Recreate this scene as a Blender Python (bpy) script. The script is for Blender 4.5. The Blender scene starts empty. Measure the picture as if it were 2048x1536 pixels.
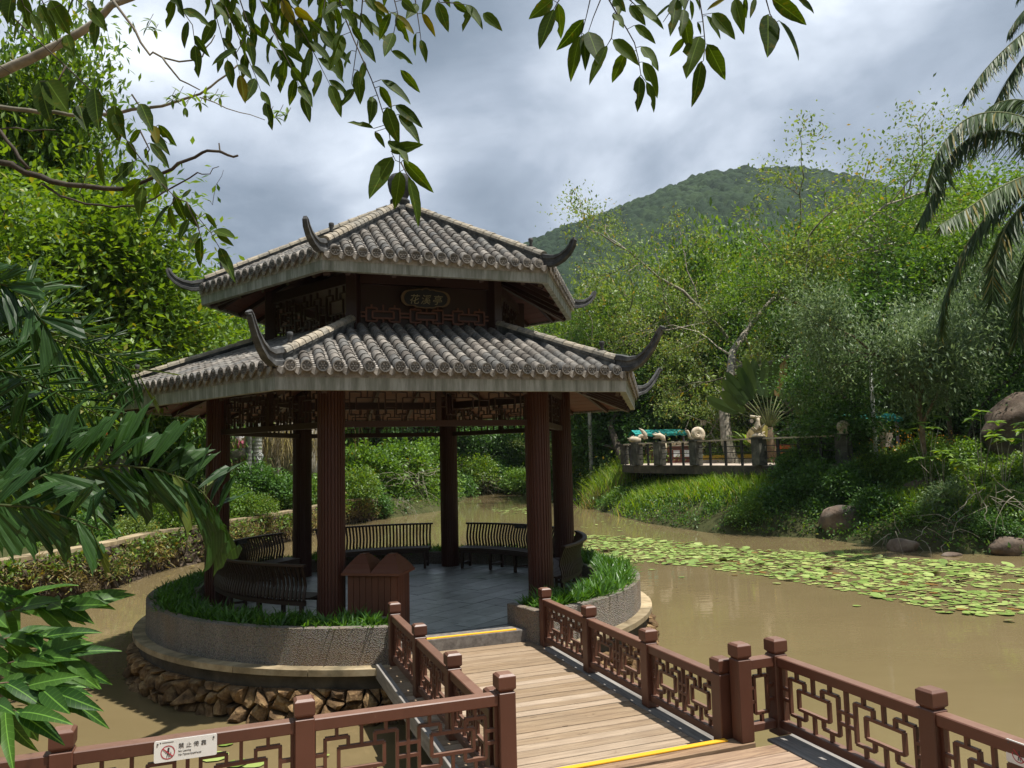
import bpy, math, random
import numpy as np
from math import sin, cos, pi, radians, sqrt, atan2, hypot
from mathutils import Vector, Matrix

S = bpy.context.scene
COL = S.collection
rnd = random.Random(11)
R = np.random.RandomState(5)

# ------------------------------------------------------------------ camera
PITCH, ROLL, FPX, CAMZ = 0.0931, -0.0242, 1530.8, 2.111
_f = np.array([0, cos(PITCH), sin(PITCH)]); _u0 = np.array([0, -sin(PITCH), cos(PITCH)]); _r0 = np.array([1., 0, 0])
_r = cos(ROLL) * _r0 + sin(ROLL) * _u0
_u = -sin(ROLL) * _r0 + cos(ROLL) * _u0
cam = bpy.data.cameras.new('camera'); camo = bpy.data.objects.new('camera', cam); COL.objects.link(camo)
cam.sensor_width = 36; cam.lens = 36 * FPX / 2048; cam.clip_start = 0.05; cam.clip_end = 6000
camo.matrix_world = Matrix(((_r[0], _u[0], -_f[0], 0), (_r[1], _u[1], -_f[1], 0), (_r[2], _u[2], -_f[2], CAMZ), (0, 0, 0, 1)))
S.camera = camo

def ray(px, py):
    return _f * FPX + _r * (px - 1024) - _u * (py - 768)
def at(px, py, Y):                       # surveyed bearing -> point at distance Y
    d = ray(px, py); d = d * (Y / d[1]); return Vector((d[0], d[1], d[2] + CAMZ))
def on(px, py, z):                       # surveyed bearing -> point at height z
    d = ray(px, py); d = d * ((z - CAMZ) / d[2]); return Vector((d[0], d[1], z))

# ------------------------------------------------------------------ world, sun, exposure
SUN = Vector((0.307, -0.110, 1.0)).normalized()
w = bpy.data.worlds.new('World'); S.world = w; w.use_nodes = True
nt = w.node_tree; nt.nodes.clear()
def N(nt, typ, **kw):
    n = nt.nodes.new(typ)
    for k, v in kw.items():
        if k.startswith('i_'):
            n.inputs[k[2:].replace('_', ' ')].default_value = v
        elif isinstance(k, str): setattr(n, k, v)
    return n
def L(nt, a, b): nt.links.new(a, b)
out = N(nt, 'ShaderNodeOutputWorld'); bg = N(nt, 'ShaderNodeBackground'); bg.inputs[1].default_value = 0.1
sky = N(nt, 'ShaderNodeTexSky', sky_type='NISHITA', sun_disc=False)
sky.sun_elevation = math.asin(SUN.z); sky.sun_rotation = atan2(SUN.x, SUN.y); sky.air_density = 1.3; sky.dust_density = 2.0
tc = N(nt, 'ShaderNodeTexCoord')
sep = N(nt, 'ShaderNodeSeparateXYZ'); L(nt, tc.outputs['Generated'], sep.inputs[0])
def M(nt, op, a, b=None, c=None, clamp=False):
    n = nt.nodes.new('ShaderNodeMath'); n.operation = op; n.use_clamp = clamp
    for i, x in enumerate((a, b, c)):
        if x is None: continue
        if isinstance(x, (int, float)): n.inputs[i].default_value = x
        else: nt.links.new(x, n.inputs[i])
    return n.outputs[0]
zz = M(nt, 'ADD', M(nt, 'MAXIMUM', sep.outputs[2], 0.0), 0.32)
cx = M(nt, 'DIVIDE', sep.outputs[0], zz); cy = M(nt, 'DIVIDE', sep.outputs[1], zz)
cmb = N(nt, 'ShaderNodeCombineXYZ'); L(nt, cx, cmb.inputs[0]); L(nt, cy, cmb.inputs[1])
n1 = N(nt, 'ShaderNodeTexNoise', i_Scale=1.15, i_Detail=7.0, i_Roughness=0.5, i_Distortion=0.35); L(nt, cmb.outputs[0], n1.inputs['Vector'])
mp = N(nt, 'ShaderNodeMapping'); mp.inputs['Location'].default_value = (3.7, 1.3, 0.4); L(nt, cmb.outputs[0], mp.inputs[0])
n2 = N(nt, 'ShaderNodeTexNoise', i_Scale=2.6, i_Detail=6.0, i_Roughness=0.55, i_Distortion=0.3); L(nt, mp.outputs[0], n2.inputs['Vector'])
def spot(px, py, width, amp):            # a cloud's own bright or dark body, by bearing
    d = ray(px, py); d = d / np.linalg.norm(d)
    vm = nt.nodes.new('ShaderNodeVectorMath'); vm.operation = 'DOT_PRODUCT'; L(nt, tc.outputs['Generated'], vm.inputs[0]); vm.inputs[1].default_value = tuple(d)
    c = M(nt, 'SUBTRACT', 1.0, vm.outputs['Value'])
    return M(nt, 'MULTIPLY', M(nt, 'POWER', 2.718, M(nt, 'MULTIPLY', c, -1.0 / (width * width))), amp)
acc = M(nt, 'ADD', M(nt, 'MULTIPLY', n1.outputs[0], 1.45), M(nt, 'MULTIPLY', n2.outputs[0], 0.62)); acc = M(nt, 'SUBTRACT', acc, .385)
for sp_ in ((665, 335, .075, .22), (1290, 270, .08, .15), (820, 330, .05, .12), (1150, 420, .05, .05), (330, 120, .15, .25), (1600, 130, .24, .12), (1850, 60, .22, .10),
            (1000, 190, .14, -.15), (540, 440, .07, -.14), (1000, 420, .05, -.07), (600, 190, .08, -.12)):
    acc = M(nt, 'ADD', acc, spot(*sp_))
cr = N(nt, 'ShaderNodeValToRGB'); L(nt, acc, cr.inputs[0])
e = cr.color_ramp.elements
e[0].position = .42; e[0].color = (1.35, 1.75, 2.35, 1)
e[1].position = 1.06; e[1].color = (8.2, 8.7, 9.2, 1)
for p_, c_ in ((.58, (1.95, 2.45, 3.15, 1)), (.72, (3.0, 3.55, 4.4, 1)), (.88, (5.4, 6.0, 6.9, 1))):
    q_ = e.new(p_); q_.color = c_
thin = M(nt, 'MULTIPLY', M(nt, 'SUBTRACT', n2.outputs[0], .60, clamp=True), 1.6, clamp=True)
mx = N(nt, 'ShaderNodeMixRGB'); L(nt, thin, mx.inputs[0]); L(nt, cr.outputs[0], mx.inputs[1]); L(nt, sky.outputs[0], mx.inputs[2])
L(nt, mx.outputs[0], bg.inputs[0]); L(nt, bg.outputs[0], out.inputs[0])
sl = bpy.data.lights.new('sun', 'SUN'); sl.energy = 5.0; sl.angle = radians(0.6); sl.color = (1, .955, .88)
so = bpy.data.objects.new('sun', sl); COL.objects.link(so); so.rotation_euler = SUN.to_track_quat('Z', 'Y').to_euler(); so.location = (8, -4, 30)
S.view_settings.view_transform = 'Standard'; S.view_settings.look = 'None'; S.view_settings.gamma = 1; S.view_settings.use_curve_mapping = False
S.view_settings.exposure = 0.52
S.render.engine = 'CYCLES'
S.cycles.use_denoising = True
S.cycles.max_bounces = 7; S.cycles.diffuse_bounces = 3; S.cycles.glossy_bounces = 3; S.cycles.transmission_bounces = 4; S.cycles.transparent_max_bounces = 6
S.cycles.caustics_reflective = False; S.cycles.caustics_refractive = False

# ------------------------------------------------------------------ object helpers
def tag(o, label=None, cat=None, group=None, kind=None):
    if label: o['label'] = label
    if cat: o['category'] = cat
    if group: o['group'] = group
    if kind: o['kind'] = kind
    return o
def thing(name, label, cat, loc=(0, 0, 0), rz=0.0, group=None):
    o = bpy.data.objects.new(name, None); COL.objects.link(o); o.location = loc; o.rotation_euler = (0, 0, rz)
    o.empty_display_size = .1
    return tag(o, label, cat, group)
def new(name, me, parent=None, loc=(0, 0, 0), rot=(0, 0, 0), sc=(1, 1, 1), kind=None, label=None):
    o = bpy.data.objects.new(name, me); COL.objects.link(o)
    if parent: o.parent = parent
    o.location = loc; o.scale = sc
    if isinstance(rot, Matrix): o.rotation_euler = rot.to_euler()
    else: o.rotation_euler = rot
    if kind: o['kind'] = kind
    if label: o['label'] = label
    return o
def mk(name, V, F, m=None, smooth=False):
    me = bpy.data.meshes.new(name); me.from_pydata([tuple(v) for v in V], [], [tuple(f) for f in F])
    if m: me.materials.append(m)
    if smooth: me.polygons.foreach_set('use_smooth', [True] * len(me.polygons))
    me.update(); return me
def mk_np(name, V, F, m=None, smooth=False):      # V (n,3), F (k,3) or (k,4)
    V = np.ascontiguousarray(V, dtype=np.float32); F = np.ascontiguousarray(F, dtype=np.int32); k, s = F.shape
    me = bpy.data.meshes.new(name); me.vertices.add(len(V)); me.vertices.foreach_set('co', V.ravel())
    me.loops.add(k * s); me.loops.foreach_set('vertex_index', F.ravel())
    me.polygons.add(k); me.polygons.foreach_set('loop_start', np.arange(0, k * s, s, dtype=np.int32))
    if smooth: me.polygons.foreach_set('use_smooth', np.ones(k, dtype=bool))
    if m: me.materials.append(m)
    me.update(calc_edges=True); me.validate(); return me
class MB:                                          # collects shapes into one mesh
    def __init__(s): s.V = []; s.F = []
    def add(s, V, F):
        b = len(s.V); s.V += [tuple(v) for v in V]; s.F += [tuple(i + b for i in f) for f in F]
    def box(s, c, d, rz=0, M3=None):
        x, y, z = d[0] / 2, d[1] / 2, d[2] / 2
        P = [Vector((sx * x, sy * y, sz * z)) for sz in (-1, 1) for sx, sy in ((-1, -1), (1, -1), (1, 1), (-1, 1))]
        if M3 is None: M3 = Matrix.Rotation(rz, 3, 'Z')
        c = Vector(c)
        s.add([M3 @ p + c for p in P], [(3, 2, 1, 0), (4, 5, 6, 7), (0, 1, 5, 4), (1, 2, 6, 5), (2, 3, 7, 6), (3, 0, 4, 7)])
    def tube(s, pts, rad, n=8, cap=True):
        pts = [Vector(p) for p in pts]; rad = rad if hasattr(rad, '__len__') else [rad] * len(pts)
        up = Vector((0, 0, 1)); rings = []; prev = None
        for i, p in enumerate(pts):
            t = (pts[min(i + 1, len(pts) - 1)] - pts[max(i - 1, 0)])
            t = t.normalized() if t.length > 1e-9 else Vector((0, 0, 1))
            a = prev if prev is not None else (up.cross(t) if abs(t.z) < .95 else Vector((1, 0, 0)).cross(t))
            a = (a - t * a.dot(t)); a = a.normalized() if a.length > 1e-6 else t.orthogonal().normalized(); b = t.cross(a); prev = a
            rings.append([p + (a * cos(2 * pi * k / n) + b * sin(2 * pi * k / n)) * rad[i] for k in range(n)])
        V = [q for r_ in rings for q in r_]; F = []
        for i in range(len(pts) - 1):
            for k in range(n):
                k2 = (k + 1) % n; F.append((i * n + k, i * n + k2, (i + 1) * n + k2, (i + 1) * n + k))
        if cap: F.append(tuple(reversed(range(n)))); F.append(tuple((len(pts) - 1) * n + k for k in range(n)))
        s.add(V, F)
    def lathe(s, prof, n=16, c=(0, 0, 0)):         # prof [(r,z)]
        V = [(c[0] + r_ * cos(2 * pi * k / n), c[1] + r_ * sin(2 * pi * k / n), c[2] + z) for r_, z in prof for k in range(n)]; F = []
        for i in range(len(prof) - 1):
            for k in range(n):
                k2 = (k + 1) % n; F.append((i * n + k, i * n + k2, (i + 1) * n + k2, (i + 1) * n + k))
        F.append(tuple(reversed(range(n)))); F.append(tuple((len(prof) - 1) * n + k for k in range(n)))
        s.add(V, F)
    def prism(s, poly, z0, z1):                    # poly [(x,y)] ccw
        n = len(poly)
        s.add([(x, y, z0) for x, y in poly] + [(x, y, z1) for x, y in poly],
              [tuple(reversed(range(n))), tuple(range(n, 2 * n))] + [(i, (i + 1) % n, n + (i + 1) % n, n + i) for i in range(n)])
    def mesh(s, name, m=None, smooth=False): return mk(name, s.V, s.F, m, smooth)
def bevel_mesh(me, w, seg=1):
    import bmesh
    bm = bmesh.new(); bm.from_mesh(me); bmesh.ops.bevel(bm, geom=bm.edges[:], offset=w, segments=seg, affect='EDGES', profile=.5)
    bm.to_mesh(me); bm.free(); me.update(); return me
_unit = {}
def unit_box(m):
    if m.name not in _unit:
        b = MB(); b.box((0, 0, 0), (1, 1, 1)); _unit[m.name] = b.mesh('bar', m)
    return _unit[m.name]
def bar(name, m, parent, c, d, rot=(0, 0, 0), **kw):
    return new(name, unit_box(m), parent, c, rot, d, **kw)

# ------------------------------------------------------------------ materials
def mat(name, rough=.8, spec=.5):
    m = bpy.data.materials.new(name); m.use_nodes = True; nt = m.node_tree; b = nt.nodes['Principled BSDF']
    b.inputs['Roughness'].default_value = rough; b.inputs['Specular IOR Level'].default_value = spec
    return m, nt, b
def ramp(nt, fac, stops):
    r_ = nt.nodes.new('ShaderNodeValToRGB'); nt.links.new(fac, r_.inputs[0]); e = r_.color_ramp.elements
    e[0].position, e[0].color = stops[0][0], (*stops[0][1], 1); e[1].position, e[1].color = stops[-1][0], (*stops[-1][1], 1)
    for p, c in stops[1:-1]:
        q = e.new(p); q.color = (*c, 1)
    return r_.outputs[0]
def coord(nt, kind='Object', scale=(1, 1, 1), loc=(0, 0, 0), rot=(0, 0, 0)):
    t = nt.nodes.new('ShaderNodeTexCoord'); m_ = nt.nodes.new('ShaderNodeMapping'); m_.inputs['Scale'].default_value = scale
    m_.inputs['Location'].default_value = loc; m_.inputs['Rotation'].default_value = rot; nt.links.new(t.outputs[kind], m_.inputs[0]); return m_.outputs[0]
def world(nt, scale=(1, 1, 1), rz=0):
    g = nt.nodes.new('ShaderNodeNewGeometry'); m_ = nt.nodes.new('ShaderNodeMapping'); m_.inputs['Scale'].default_value = scale
    m_.inputs['Rotation'].default_value = (0, 0, rz); nt.links.new(g.outputs['Position'], m_.inputs[0]); return m_.outputs[0]
def noise(nt, vec, scale, detail=4, rough=.55, dist=0):
    n = nt.nodes.new('ShaderNodeTexNoise'); n.inputs['Scale'].default_value = scale; n.inputs['Detail'].default_value = detail
    n.inputs['Roughness'].default_value = rough; n.inputs['Distortion'].default_value = dist
    if vec is not None: nt.links.new(vec, n.inputs['Vector'])
    return n.outputs[0]
def voro(nt, vec, scale, feature='F1', out_='Distance'):
    n = nt.nodes.new('ShaderNodeTexVoronoi'); n.feature = feature; n.inputs['Scale'].default_value = scale; nt.links.new(vec, n.inputs['Vector']); return n.outputs[out_]
def mixc(nt, fac, a, b, mode='MIX'):
    n = nt.nodes.new('ShaderNodeMixRGB'); n.blend_type = mode
    for i, x in enumerate((fac, a, b)):
        if isinstance(x, (int, float)): n.inputs[i].default_value = x
        elif isinstance(x, tuple): n.inputs[i].default_value = (*x, 1)
        else: nt.links.new(x, n.inputs[i])
    return n.outputs[0]
def bump(nt, b, h, strength=.4, dist=.01):
    n = nt.nodes.new('ShaderNodeBump'); n.inputs['Strength'].default_value = strength; n.inputs['Distance'].default_value = dist
    nt.links.new(h, n.inputs['Height']); nt.links.new(n.outputs[0], b.inputs['Normal'])
def piece_rand(nt):                               # a value of its own for every object and loose piece
    g = nt.nodes.new('ShaderNodeNewGeometry'); o = nt.nodes.new('ShaderNodeObjectInfo')
    return M(nt, 'FRACT', M(nt, 'ADD', M(nt, 'MULTIPLY', g.outputs['Random Per Island'], 1.0), M(nt, 'MULTIPLY', o.outputs['Random'], 7.31)))
def hsv(nt, col, h=None, s=None, v=None):
    n = nt.nodes.new('ShaderNodeHueSaturation'); nt.links.new(col, n.inputs['Color'])
    for k, x in (('Hue', h), ('Saturation', s), ('Value', v)):
        if x is None: continue
        if isinstance(x, (int, float)): n.inputs[k].default_value = x
        else: nt.links.new(x, n.inputs[k])
    return n.outputs[0]
def rng(nt, v, a, b):
    n = nt.nodes.new('ShaderNodeMapRange'); nt.links.new(v, n.inputs[0]); n.inputs[3].default_value = a; n.inputs[4].default_value = b; return n.outputs[0]

def m_paint(name, col, rough=.42, worn=.0, sun_scuff_tint=None):
    m, nt, b = mat(name, rough); p = world(nt)
    n = noise(nt, p, 3, 6, .6); n2 = noise(nt, world(nt, (60, 60, 6)), 1, 3)
    c = mixc(nt, n, tuple(x * .78 for x in col), tuple(min(1, x * 1.22) for x in col))
    c = mixc(nt, M(nt, 'MULTIPLY', M(nt, 'SUBTRACT', noise(nt, p, 9, 8, .7), .6, clamp=True), 2.2, clamp=True), c, tuple(x * .55 for x in col))
    if sun_scuff_tint:                                          # sunlit tone of upward faces painted into the colour; same tint for scuffs, chips
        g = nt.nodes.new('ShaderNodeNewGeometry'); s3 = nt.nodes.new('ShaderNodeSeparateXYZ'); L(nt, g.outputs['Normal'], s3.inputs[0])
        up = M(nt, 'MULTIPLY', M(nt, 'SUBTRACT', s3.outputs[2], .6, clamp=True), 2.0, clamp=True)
        c = mixc(nt, M(nt, 'MULTIPLY', up, rng(nt, noise(nt, p, 7, 6, .7), .25, .85)), c, sun_scuff_tint)
        sc_ = M(nt, 'MULTIPLY', M(nt, 'SUBTRACT', noise(nt, p, 26, 5, .75), .64, clamp=True), 9, clamp=True); c = mixc(nt, M(nt, 'MULTIPLY', sc_, .25), c, sun_scuff_tint)
        lo_ = M(nt, 'MULTIPLY', M(nt, 'SUBTRACT', noise(nt, world(nt, (14, 14, 2.5)), 1, 5, .7), .5, clamp=True), 2.2, clamp=True); c = mixc(nt, M(nt, 'MULTIPLY', lo_, .5), c, tuple(x * .5 for x in col))
    L(nt, hsv(nt, c, v=rng(nt, piece_rand(nt), .86, 1.14)), b.inputs['Base Color'])
    L(nt, rng(nt, n, rough - .08, rough + .18), b.inputs['Roughness']); bump(nt, b, n2, .12, .002); return m
def m_plank(name, dark, light, grey, rz):
    m, nt, b = mat(name, .75, .3); r_ = piece_rand(nt)
    p = world(nt, (1, 1, 1), -rz)
    sx = nt.nodes.new('ShaderNodeVectorMath'); sx.operation = 'MULTIPLY'; L(nt, p, sx.inputs[0]); sx.inputs[1].default_value = (3.0, 38, 20)
    ad = nt.nodes.new('ShaderNodeVectorMath'); ad.operation = 'ADD'; L(nt, sx.outputs[0], ad.inputs[0])
    cb = nt.nodes.new('ShaderNodeCombineXYZ'); L(nt, M(nt, 'MULTIPLY', r_, 37.0), cb.inputs[0]); L(nt, M(nt, 'MULTIPLY', r_, 11.0), cb.inputs[2]); L(nt, cb.outputs[0], ad.inputs[1])
    g = noise(nt, ad.outputs[0], 1.0, 7, .62, .4); big = noise(nt, p, 2.2, 5, .6)
    c = ramp(nt, g, [(.30, dark), (.47, tuple(.5 * (a + b_) for a, b_ in zip(dark, light))), (.62, light)])
    c = mixc(nt, rng(nt, big, 0, .75), c, grey)
    sp = M(nt, 'MULTIPLY', M(nt, 'SUBTRACT', noise(nt, p, 11, 4, .7), .62, clamp=True), 6.0, clamp=True)
    c = mixc(nt, M(nt, 'MULTIPLY', sp, .55), c, tuple(x * .45 for x in dark))
    kn = M(nt, 'LESS_THAN', voro(nt, sx2(nt, p, (1.6, 7, 3)), 1.0), .055)
    c = mixc(nt, M(nt, 'MULTIPLY', kn, .6), c, tuple(x * .4 for x in dark))
    L(nt, hsv(nt, c, v=rng(nt, r_, .78, 1.18), s=rng(nt, r_, 1.1, .85)), b.inputs['Base Color']); bump(nt, b, g, .5, .004); return m
def sx2(nt, p, s):
    v = nt.nodes.new('ShaderNodeVectorMath'); v.operation = 'MULTIPLY'; L(nt, p, v.inputs[0]); v.inputs[1].default_value = s; return v.outputs[0]
def m_stone(name, cols, scale=6, bs=.6, bd=.02, rough=.85, spots=None):
    m, nt, b = mat(name, rough, .3); p = world(nt)
    n = noise(nt, p, scale, 9, .65, .2); c = ramp(nt, n, [(.28, cols[0]), (.5, cols[1]), (.72, cols[2])])
    if spots: c = mixc(nt, M(nt, 'MULTIPLY', M(nt, 'SUBTRACT', noise(nt, p, scale * .45, 5, .6), .5, clamp=True), 5, clamp=True), c, spots)
    L(nt, hsv(nt, c, v=rng(nt, piece_rand(nt), .7, 1.25)), b.inputs['Base Color']); bump(nt, b, noise(nt, p, scale * 3, 8, .7), bs, bd); return m
def m_leaf(name, dark, light, yellow=None, ymin=.93, trans=.35, rough=.45, clump=.6, spec=.4, spots=False, veins=None):
    m, nt, b = mat(name, rough, spec); r_ = piece_rand(nt)
    n = noise(nt, world(nt), clump, 4, .6)
    f = M(nt, 'ADD', M(nt, 'MULTIPLY', r_, .55), M(nt, 'MULTIPLY', n, .6))
    c = ramp(nt, f, [(.25, dark), (.85, light)])
    if yellow: c = mixc(nt, M(nt, 'GREATER_THAN', r_, ymin), c, yellow)
    if spots:
        s_ = M(nt, 'MULTIPLY', M(nt, 'SUBTRACT', noise(nt, world(nt), 38, 3, .6), .58, clamp=True), 7, clamp=True)
        c = mixc(nt, M(nt, 'MULTIPLY', s_, .6), c, (.16, .13, .015))
    if veins:                                         # midrib and side veins in the leaf's own coordinates
        tc_ = nt.nodes.new('ShaderNodeTexCoord'); s3 = nt.nodes.new('ShaderNodeSeparateXYZ'); L(nt, tc_.outputs['Object'], s3.inputs[0]); ax_ = M(nt, 'ABSOLUTE', s3.outputs[0])
        if veins == 'leaf':
            mid = M(nt, 'LESS_THAN', ax_, .008); sd_ = M(nt, 'GREATER_THAN', M(nt, 'SINE', M(nt, 'MULTIPLY', M(nt, 'SUBTRACT', s3.outputs[1], M(nt, 'MULTIPLY', ax_, .9)), 62.0)), .965); vn = M(nt, 'MAXIMUM', mid, M(nt, 'MULTIPLY', sd_, .35))
        else:
            vn = M(nt, 'MULTIPLY', M(nt, 'GREATER_THAN', M(nt, 'SINE', M(nt, 'MULTIPLY', s3.outputs[0], 190.0)), .75), .3)
        c = mixc(nt, M(nt, 'MULTIPLY', vn, .75), c, tuple(min(1, x * 2.2 + .02) for x in light))
    L(nt, c, b.inputs['Base Color'])
    t = nt.nodes.new('ShaderNodeBsdfTranslucent'); L(nt, hsv(nt, c, h=.485, s=1.15, v=1.5), t.inputs[0])
    mxs = nt.nodes.new('ShaderNodeMixShader'); mxs.inputs[0].default_value = trans
    o = nt.nodes['Material Output']; L(nt, b.outputs[0], mxs.inputs[1]); L(nt, t.outputs[0], mxs.inputs[2]); L(nt, mxs.outputs[0], o.inputs[0])
    return m
# ------------------------------------------------------------------ ground, water, hills
WZ = -0.75
POND = np.array([(-4.6, -12), (-4.6, 5.2), (-6.0, 6.6), (-8.8, 9.5), (-10.3, 13), (-10.15, 15.4), (-9.6, 18.1), (-9.75, 21), (-9.2, 22.8), (-8.3, 27.4), (-7.6, 34.6), (-6.0, 37.4),
                 (-4.0, 41.4), (-3.4, 50), (-3.1, 62), (-1.1, 63), (0.0, 57.6), (3.3, 46.9), (4.2, 38.6), (5.4, 31.2), (6.75, 27.2), (8.5, 25.6), (9.75, 24.6), (10.3, 22.6),
                 (11.5, 20.7), (12.9, 19.8), (17, 17.5), (24, 12), (26, 0), (24, -12)], float)
def pond_sd(x, y):
    x = np.asarray(x, float); y = np.asarray(y, float)
    d = np.full(x.shape, 1e9); ins = np.zeros(x.shape, bool); n = len(POND)
    for i in range(n):
        a = POND[i]; b = POND[(i + 1) % n]; e_ = b - a
        t = np.clip(((x - a[0]) * e_[0] + (y - a[1]) * e_[1]) / (e_ @ e_), 0, 1)
        d = np.minimum(d, np.hypot(x - a[0] - t * e_[0], y - a[1] - t * e_[1]))
        c_ = ((a[1] > y) != (b[1] > y)) & (x < (b[0] - a[0]) * (y - a[1]) / ((b[1] - a[1]) + 1e-12) + a[0]); ins ^= c_
    return np.where(ins, -d, d)
_vt = R.rand(97, 97)
def vnoise(x, y, s):
    x = np.asarray(x, float) / s; y = np.asarray(y, float) / s; xi = np.floor(x).astype(int); yi = np.floor(y).astype(int); fx = x - xi; fy = y - yi
    fx = fx * fx * (3 - 2 * fx); fy = fy * fy * (3 - 2 * fy)
    g = lambda a, b: _vt[a % 97, b % 97]
    return (g(xi, yi) * (1 - fx) + g(xi + 1, yi) * fx) * (1 - fy) + (g(xi, yi + 1) * (1 - fx) + g(xi + 1, yi + 1) * fx) * fy - .5
def H(x, y):
    x = np.asarray(x, float); y = np.asarray(y, float); d = pond_sd(x, y)
    left = 1 / (1 + np.exp(np.clip((x + 5.5 + .0 * y) * 2.2, -40, 40))) * (y < 36)
    dp = np.maximum(d, 0)
    rl = np.where(d > .25, .98, np.clip(d / .25, 0, 1) * .2) + .045 * dp + .16 * np.maximum(dp - 9, 0)
    rr = 2.15 * (1 - np.exp(-dp / 2.6)) + .26 * np.maximum(dp - 15, 0) * (x > 0) + .12 * np.maximum(dp - 8, 0) * (x <= 0)
    far = np.clip((y - 300) / 300, 0, 1)
    rr = rr * (1 - far) + np.minimum(rr, 40) * far
    z = WZ + np.where(d > 0, left * rl + (1 - left) * rr, -np.minimum(1.1, -d * .8))
    z = z + vnoise(x, y, 1.7) * .16 * (d > .3) + vnoise(x + 9, y, 9) * .9 * np.clip(dp / 12, 0, 1)
    z = np.where((x > 4.5) & (y > 22) & (y < 50) & (d > .3) & (d < 15), np.minimum(z, 1.12), z)
    return np.minimum(z, 60 + vnoise(x, y, 60) * 20)
xs = np.concatenate([[-1500, -900, -500, -300, -180, -110, -75], np.arange(-55, -14, 1.6), np.arange(-14, 16, .34), np.arange(16, 60, 1.4), [66, 80, 110, 170, 280, 480, 900, 1500]])
ys = np.concatenate([[-300, -120, -50, -25], np.arange(-14, 4, 1.5), np.arange(4, 44, .42), np.arange(44, 110, 1.8), [118, 135, 160, 200, 260, 350, 500, 800, 1500, 3000]])
X, Y = np.meshgrid(xs, ys); Z = H(X, Y)
nx = len(xs); ny = len(ys); I = (np.arange(ny - 1)[:, None] * nx + np.arange(nx - 1)[None]).ravel()
m, nt, b = mat('earth', .95, .1)
p = world(nt); n = noise(nt, p, .8, 8, .65); n2 = noise(nt, p, 9, 6, .7)
c = ramp(nt, n, [(.3, (.035, .03, .012)), (.5, (.035, .055, .014)), (.7, (.06, .075, .022))])
L(nt, mixc(nt, M(nt, 'MULTIPLY', n2, .6), c, (.10, .075, .045)), b.inputs['Base Color']); bump(nt, b, n2, .8, .05); M_EARTH = m
new('ground', mk_np('ground', np.stack([X, Y, Z], -1).reshape(-1, 3), np.stack([I, I + 1, I + nx + 1, I + nx], -1), M_EARTH, True), kind='structure')

m, nt, b = mat('muddy_water', .03, .8); b.inputs['IOR'].default_value = 1.33
p = world(nt)
n = noise(nt, world(nt, (.22, .55, 1)), 1, 6, .65, .6)
L(nt, mixc(nt, n, (.142, .108, .052), (.215, .165, .084)), b.inputs['Base Color'])
rp = M(nt, 'ADD', M(nt, 'MULTIPLY', noise(nt, world(nt, (2.0, 4.5, 1)), 1, 3, .5), 1.0), M(nt, 'MULTIPLY', noise(nt, world(nt, (9, 14, 1)), 1, 2), .18))
bump(nt, b, rp, .07, .035); M_WATER = m
wx = [-40, 45]; wy = [-30, 66]
new('water', mk('water', [(-11.5, -30, WZ), (45, -30, WZ), (45, 66, WZ), (-11.5, 66, WZ)], [(0, 1, 2, 3)], M_WATER), kind='structure')

def canopy(X, Y, cell, seed):                       # rounded crowns packed over a slope
    rs = np.random.RandomState(seed); gx = np.floor(X / cell).astype(int); gy = np.floor(Y / cell).astype(int)
    T = rs.rand(211, 211, 4); best = np.full(X.shape, -9.)
    for dx in (-1, 0, 1):
        for dy in (-1, 0, 1):
            a = gx + dx; b_ = gy + dy; t = T[a % 211, b_ % 211]
            px = (a + .15 + .7 * t[..., 0]) * cell; py = (b_ + .15 + .7 * t[..., 1]) * cell; rr = cell * (.45 + .45 * t[..., 2])
            q = 1 - ((X - px) ** 2 + (Y - py) ** 2) / rr ** 2
            best = np.maximum(best, np.where(q > 0, np.sqrt(np.maximum(q, 0)) * rr * (.8 + .5 * t[..., 3]), -.3 * cell))
    return best
m, nt, b = mat('far_forest', .9, .15)
p = world(nt); n = noise(nt, p, .018, 6, .6); n2 = noise(nt, p, .16, 6, .7); n3 = noise(nt, p, .9, 4, .7)
c = ramp(nt, M(nt, 'ADD', M(nt, 'MULTIPLY', n, .5), M(nt, 'MULTIPLY', n2, .5)), [(.34, (.006, .017, .010)), (.5, (.018, .042, .018)), (.64, (.050, .088, .028))])
c = mixc(nt, M(nt, 'MULTIPLY', n3, .5), c, (.02, .035, .012))
rk = M(nt, 'MULTIPLY', M(nt, 'SUBTRACT', noise(nt, world(nt, (.012, .012, .03)), 1, 5, .7), .66, clamp=True), 14, clamp=True)
L(nt, mixc(nt, M(nt, 'MULTIPLY', rk, .8), c, (.13, .115, .09)), b.inputs['Base Color']); bump(nt, b, n3, 1.0, .8); M_FAR = m
def mountain(name, sky_px, D, x0, x1, y0, y1, nx, ny, seed, cell):
    P = [at(a, b_, D) for a, b_ in sky_px]; hx = [q.x for q in P]; hz = [q.z for q in P]
    xs = np.linspace(x0, x1, nx); ys = np.linspace(y0, y1, ny); X, Y = np.meshgrid(xs, ys)
    ridge = np.interp(X, hx, hz) - cell * .6; t = np.clip((Y - y0) / (D - y0), 0, 1); t = t * .55 + (t * t * (3 - 2 * t)) * .45
    z = 6 + (ridge - 6) * t - np.maximum(Y - D, 0) * .55
    z += (vnoise(X + seed, Y, 60) * 26 + vnoise(X, Y + seed, 24) * 9) * np.clip(1 - np.abs(t - .5) * 1.9, 0, 1) * 1.2
    z += canopy(X, Y, cell, seed) * .9 + vnoise(X, Y, 1.7) * 1.4
    I = (np.arange(ny - 1)[:, None] * nx + np.arange(nx - 1)[None]).ravel()
    new(name, mk_np(name, np.stack([X, Y, z], -1).reshape(-1, 3), np.stack([I, I + 1, I + nx + 1, I + nx], -1), M_FAR, False), kind='structure')
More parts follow.
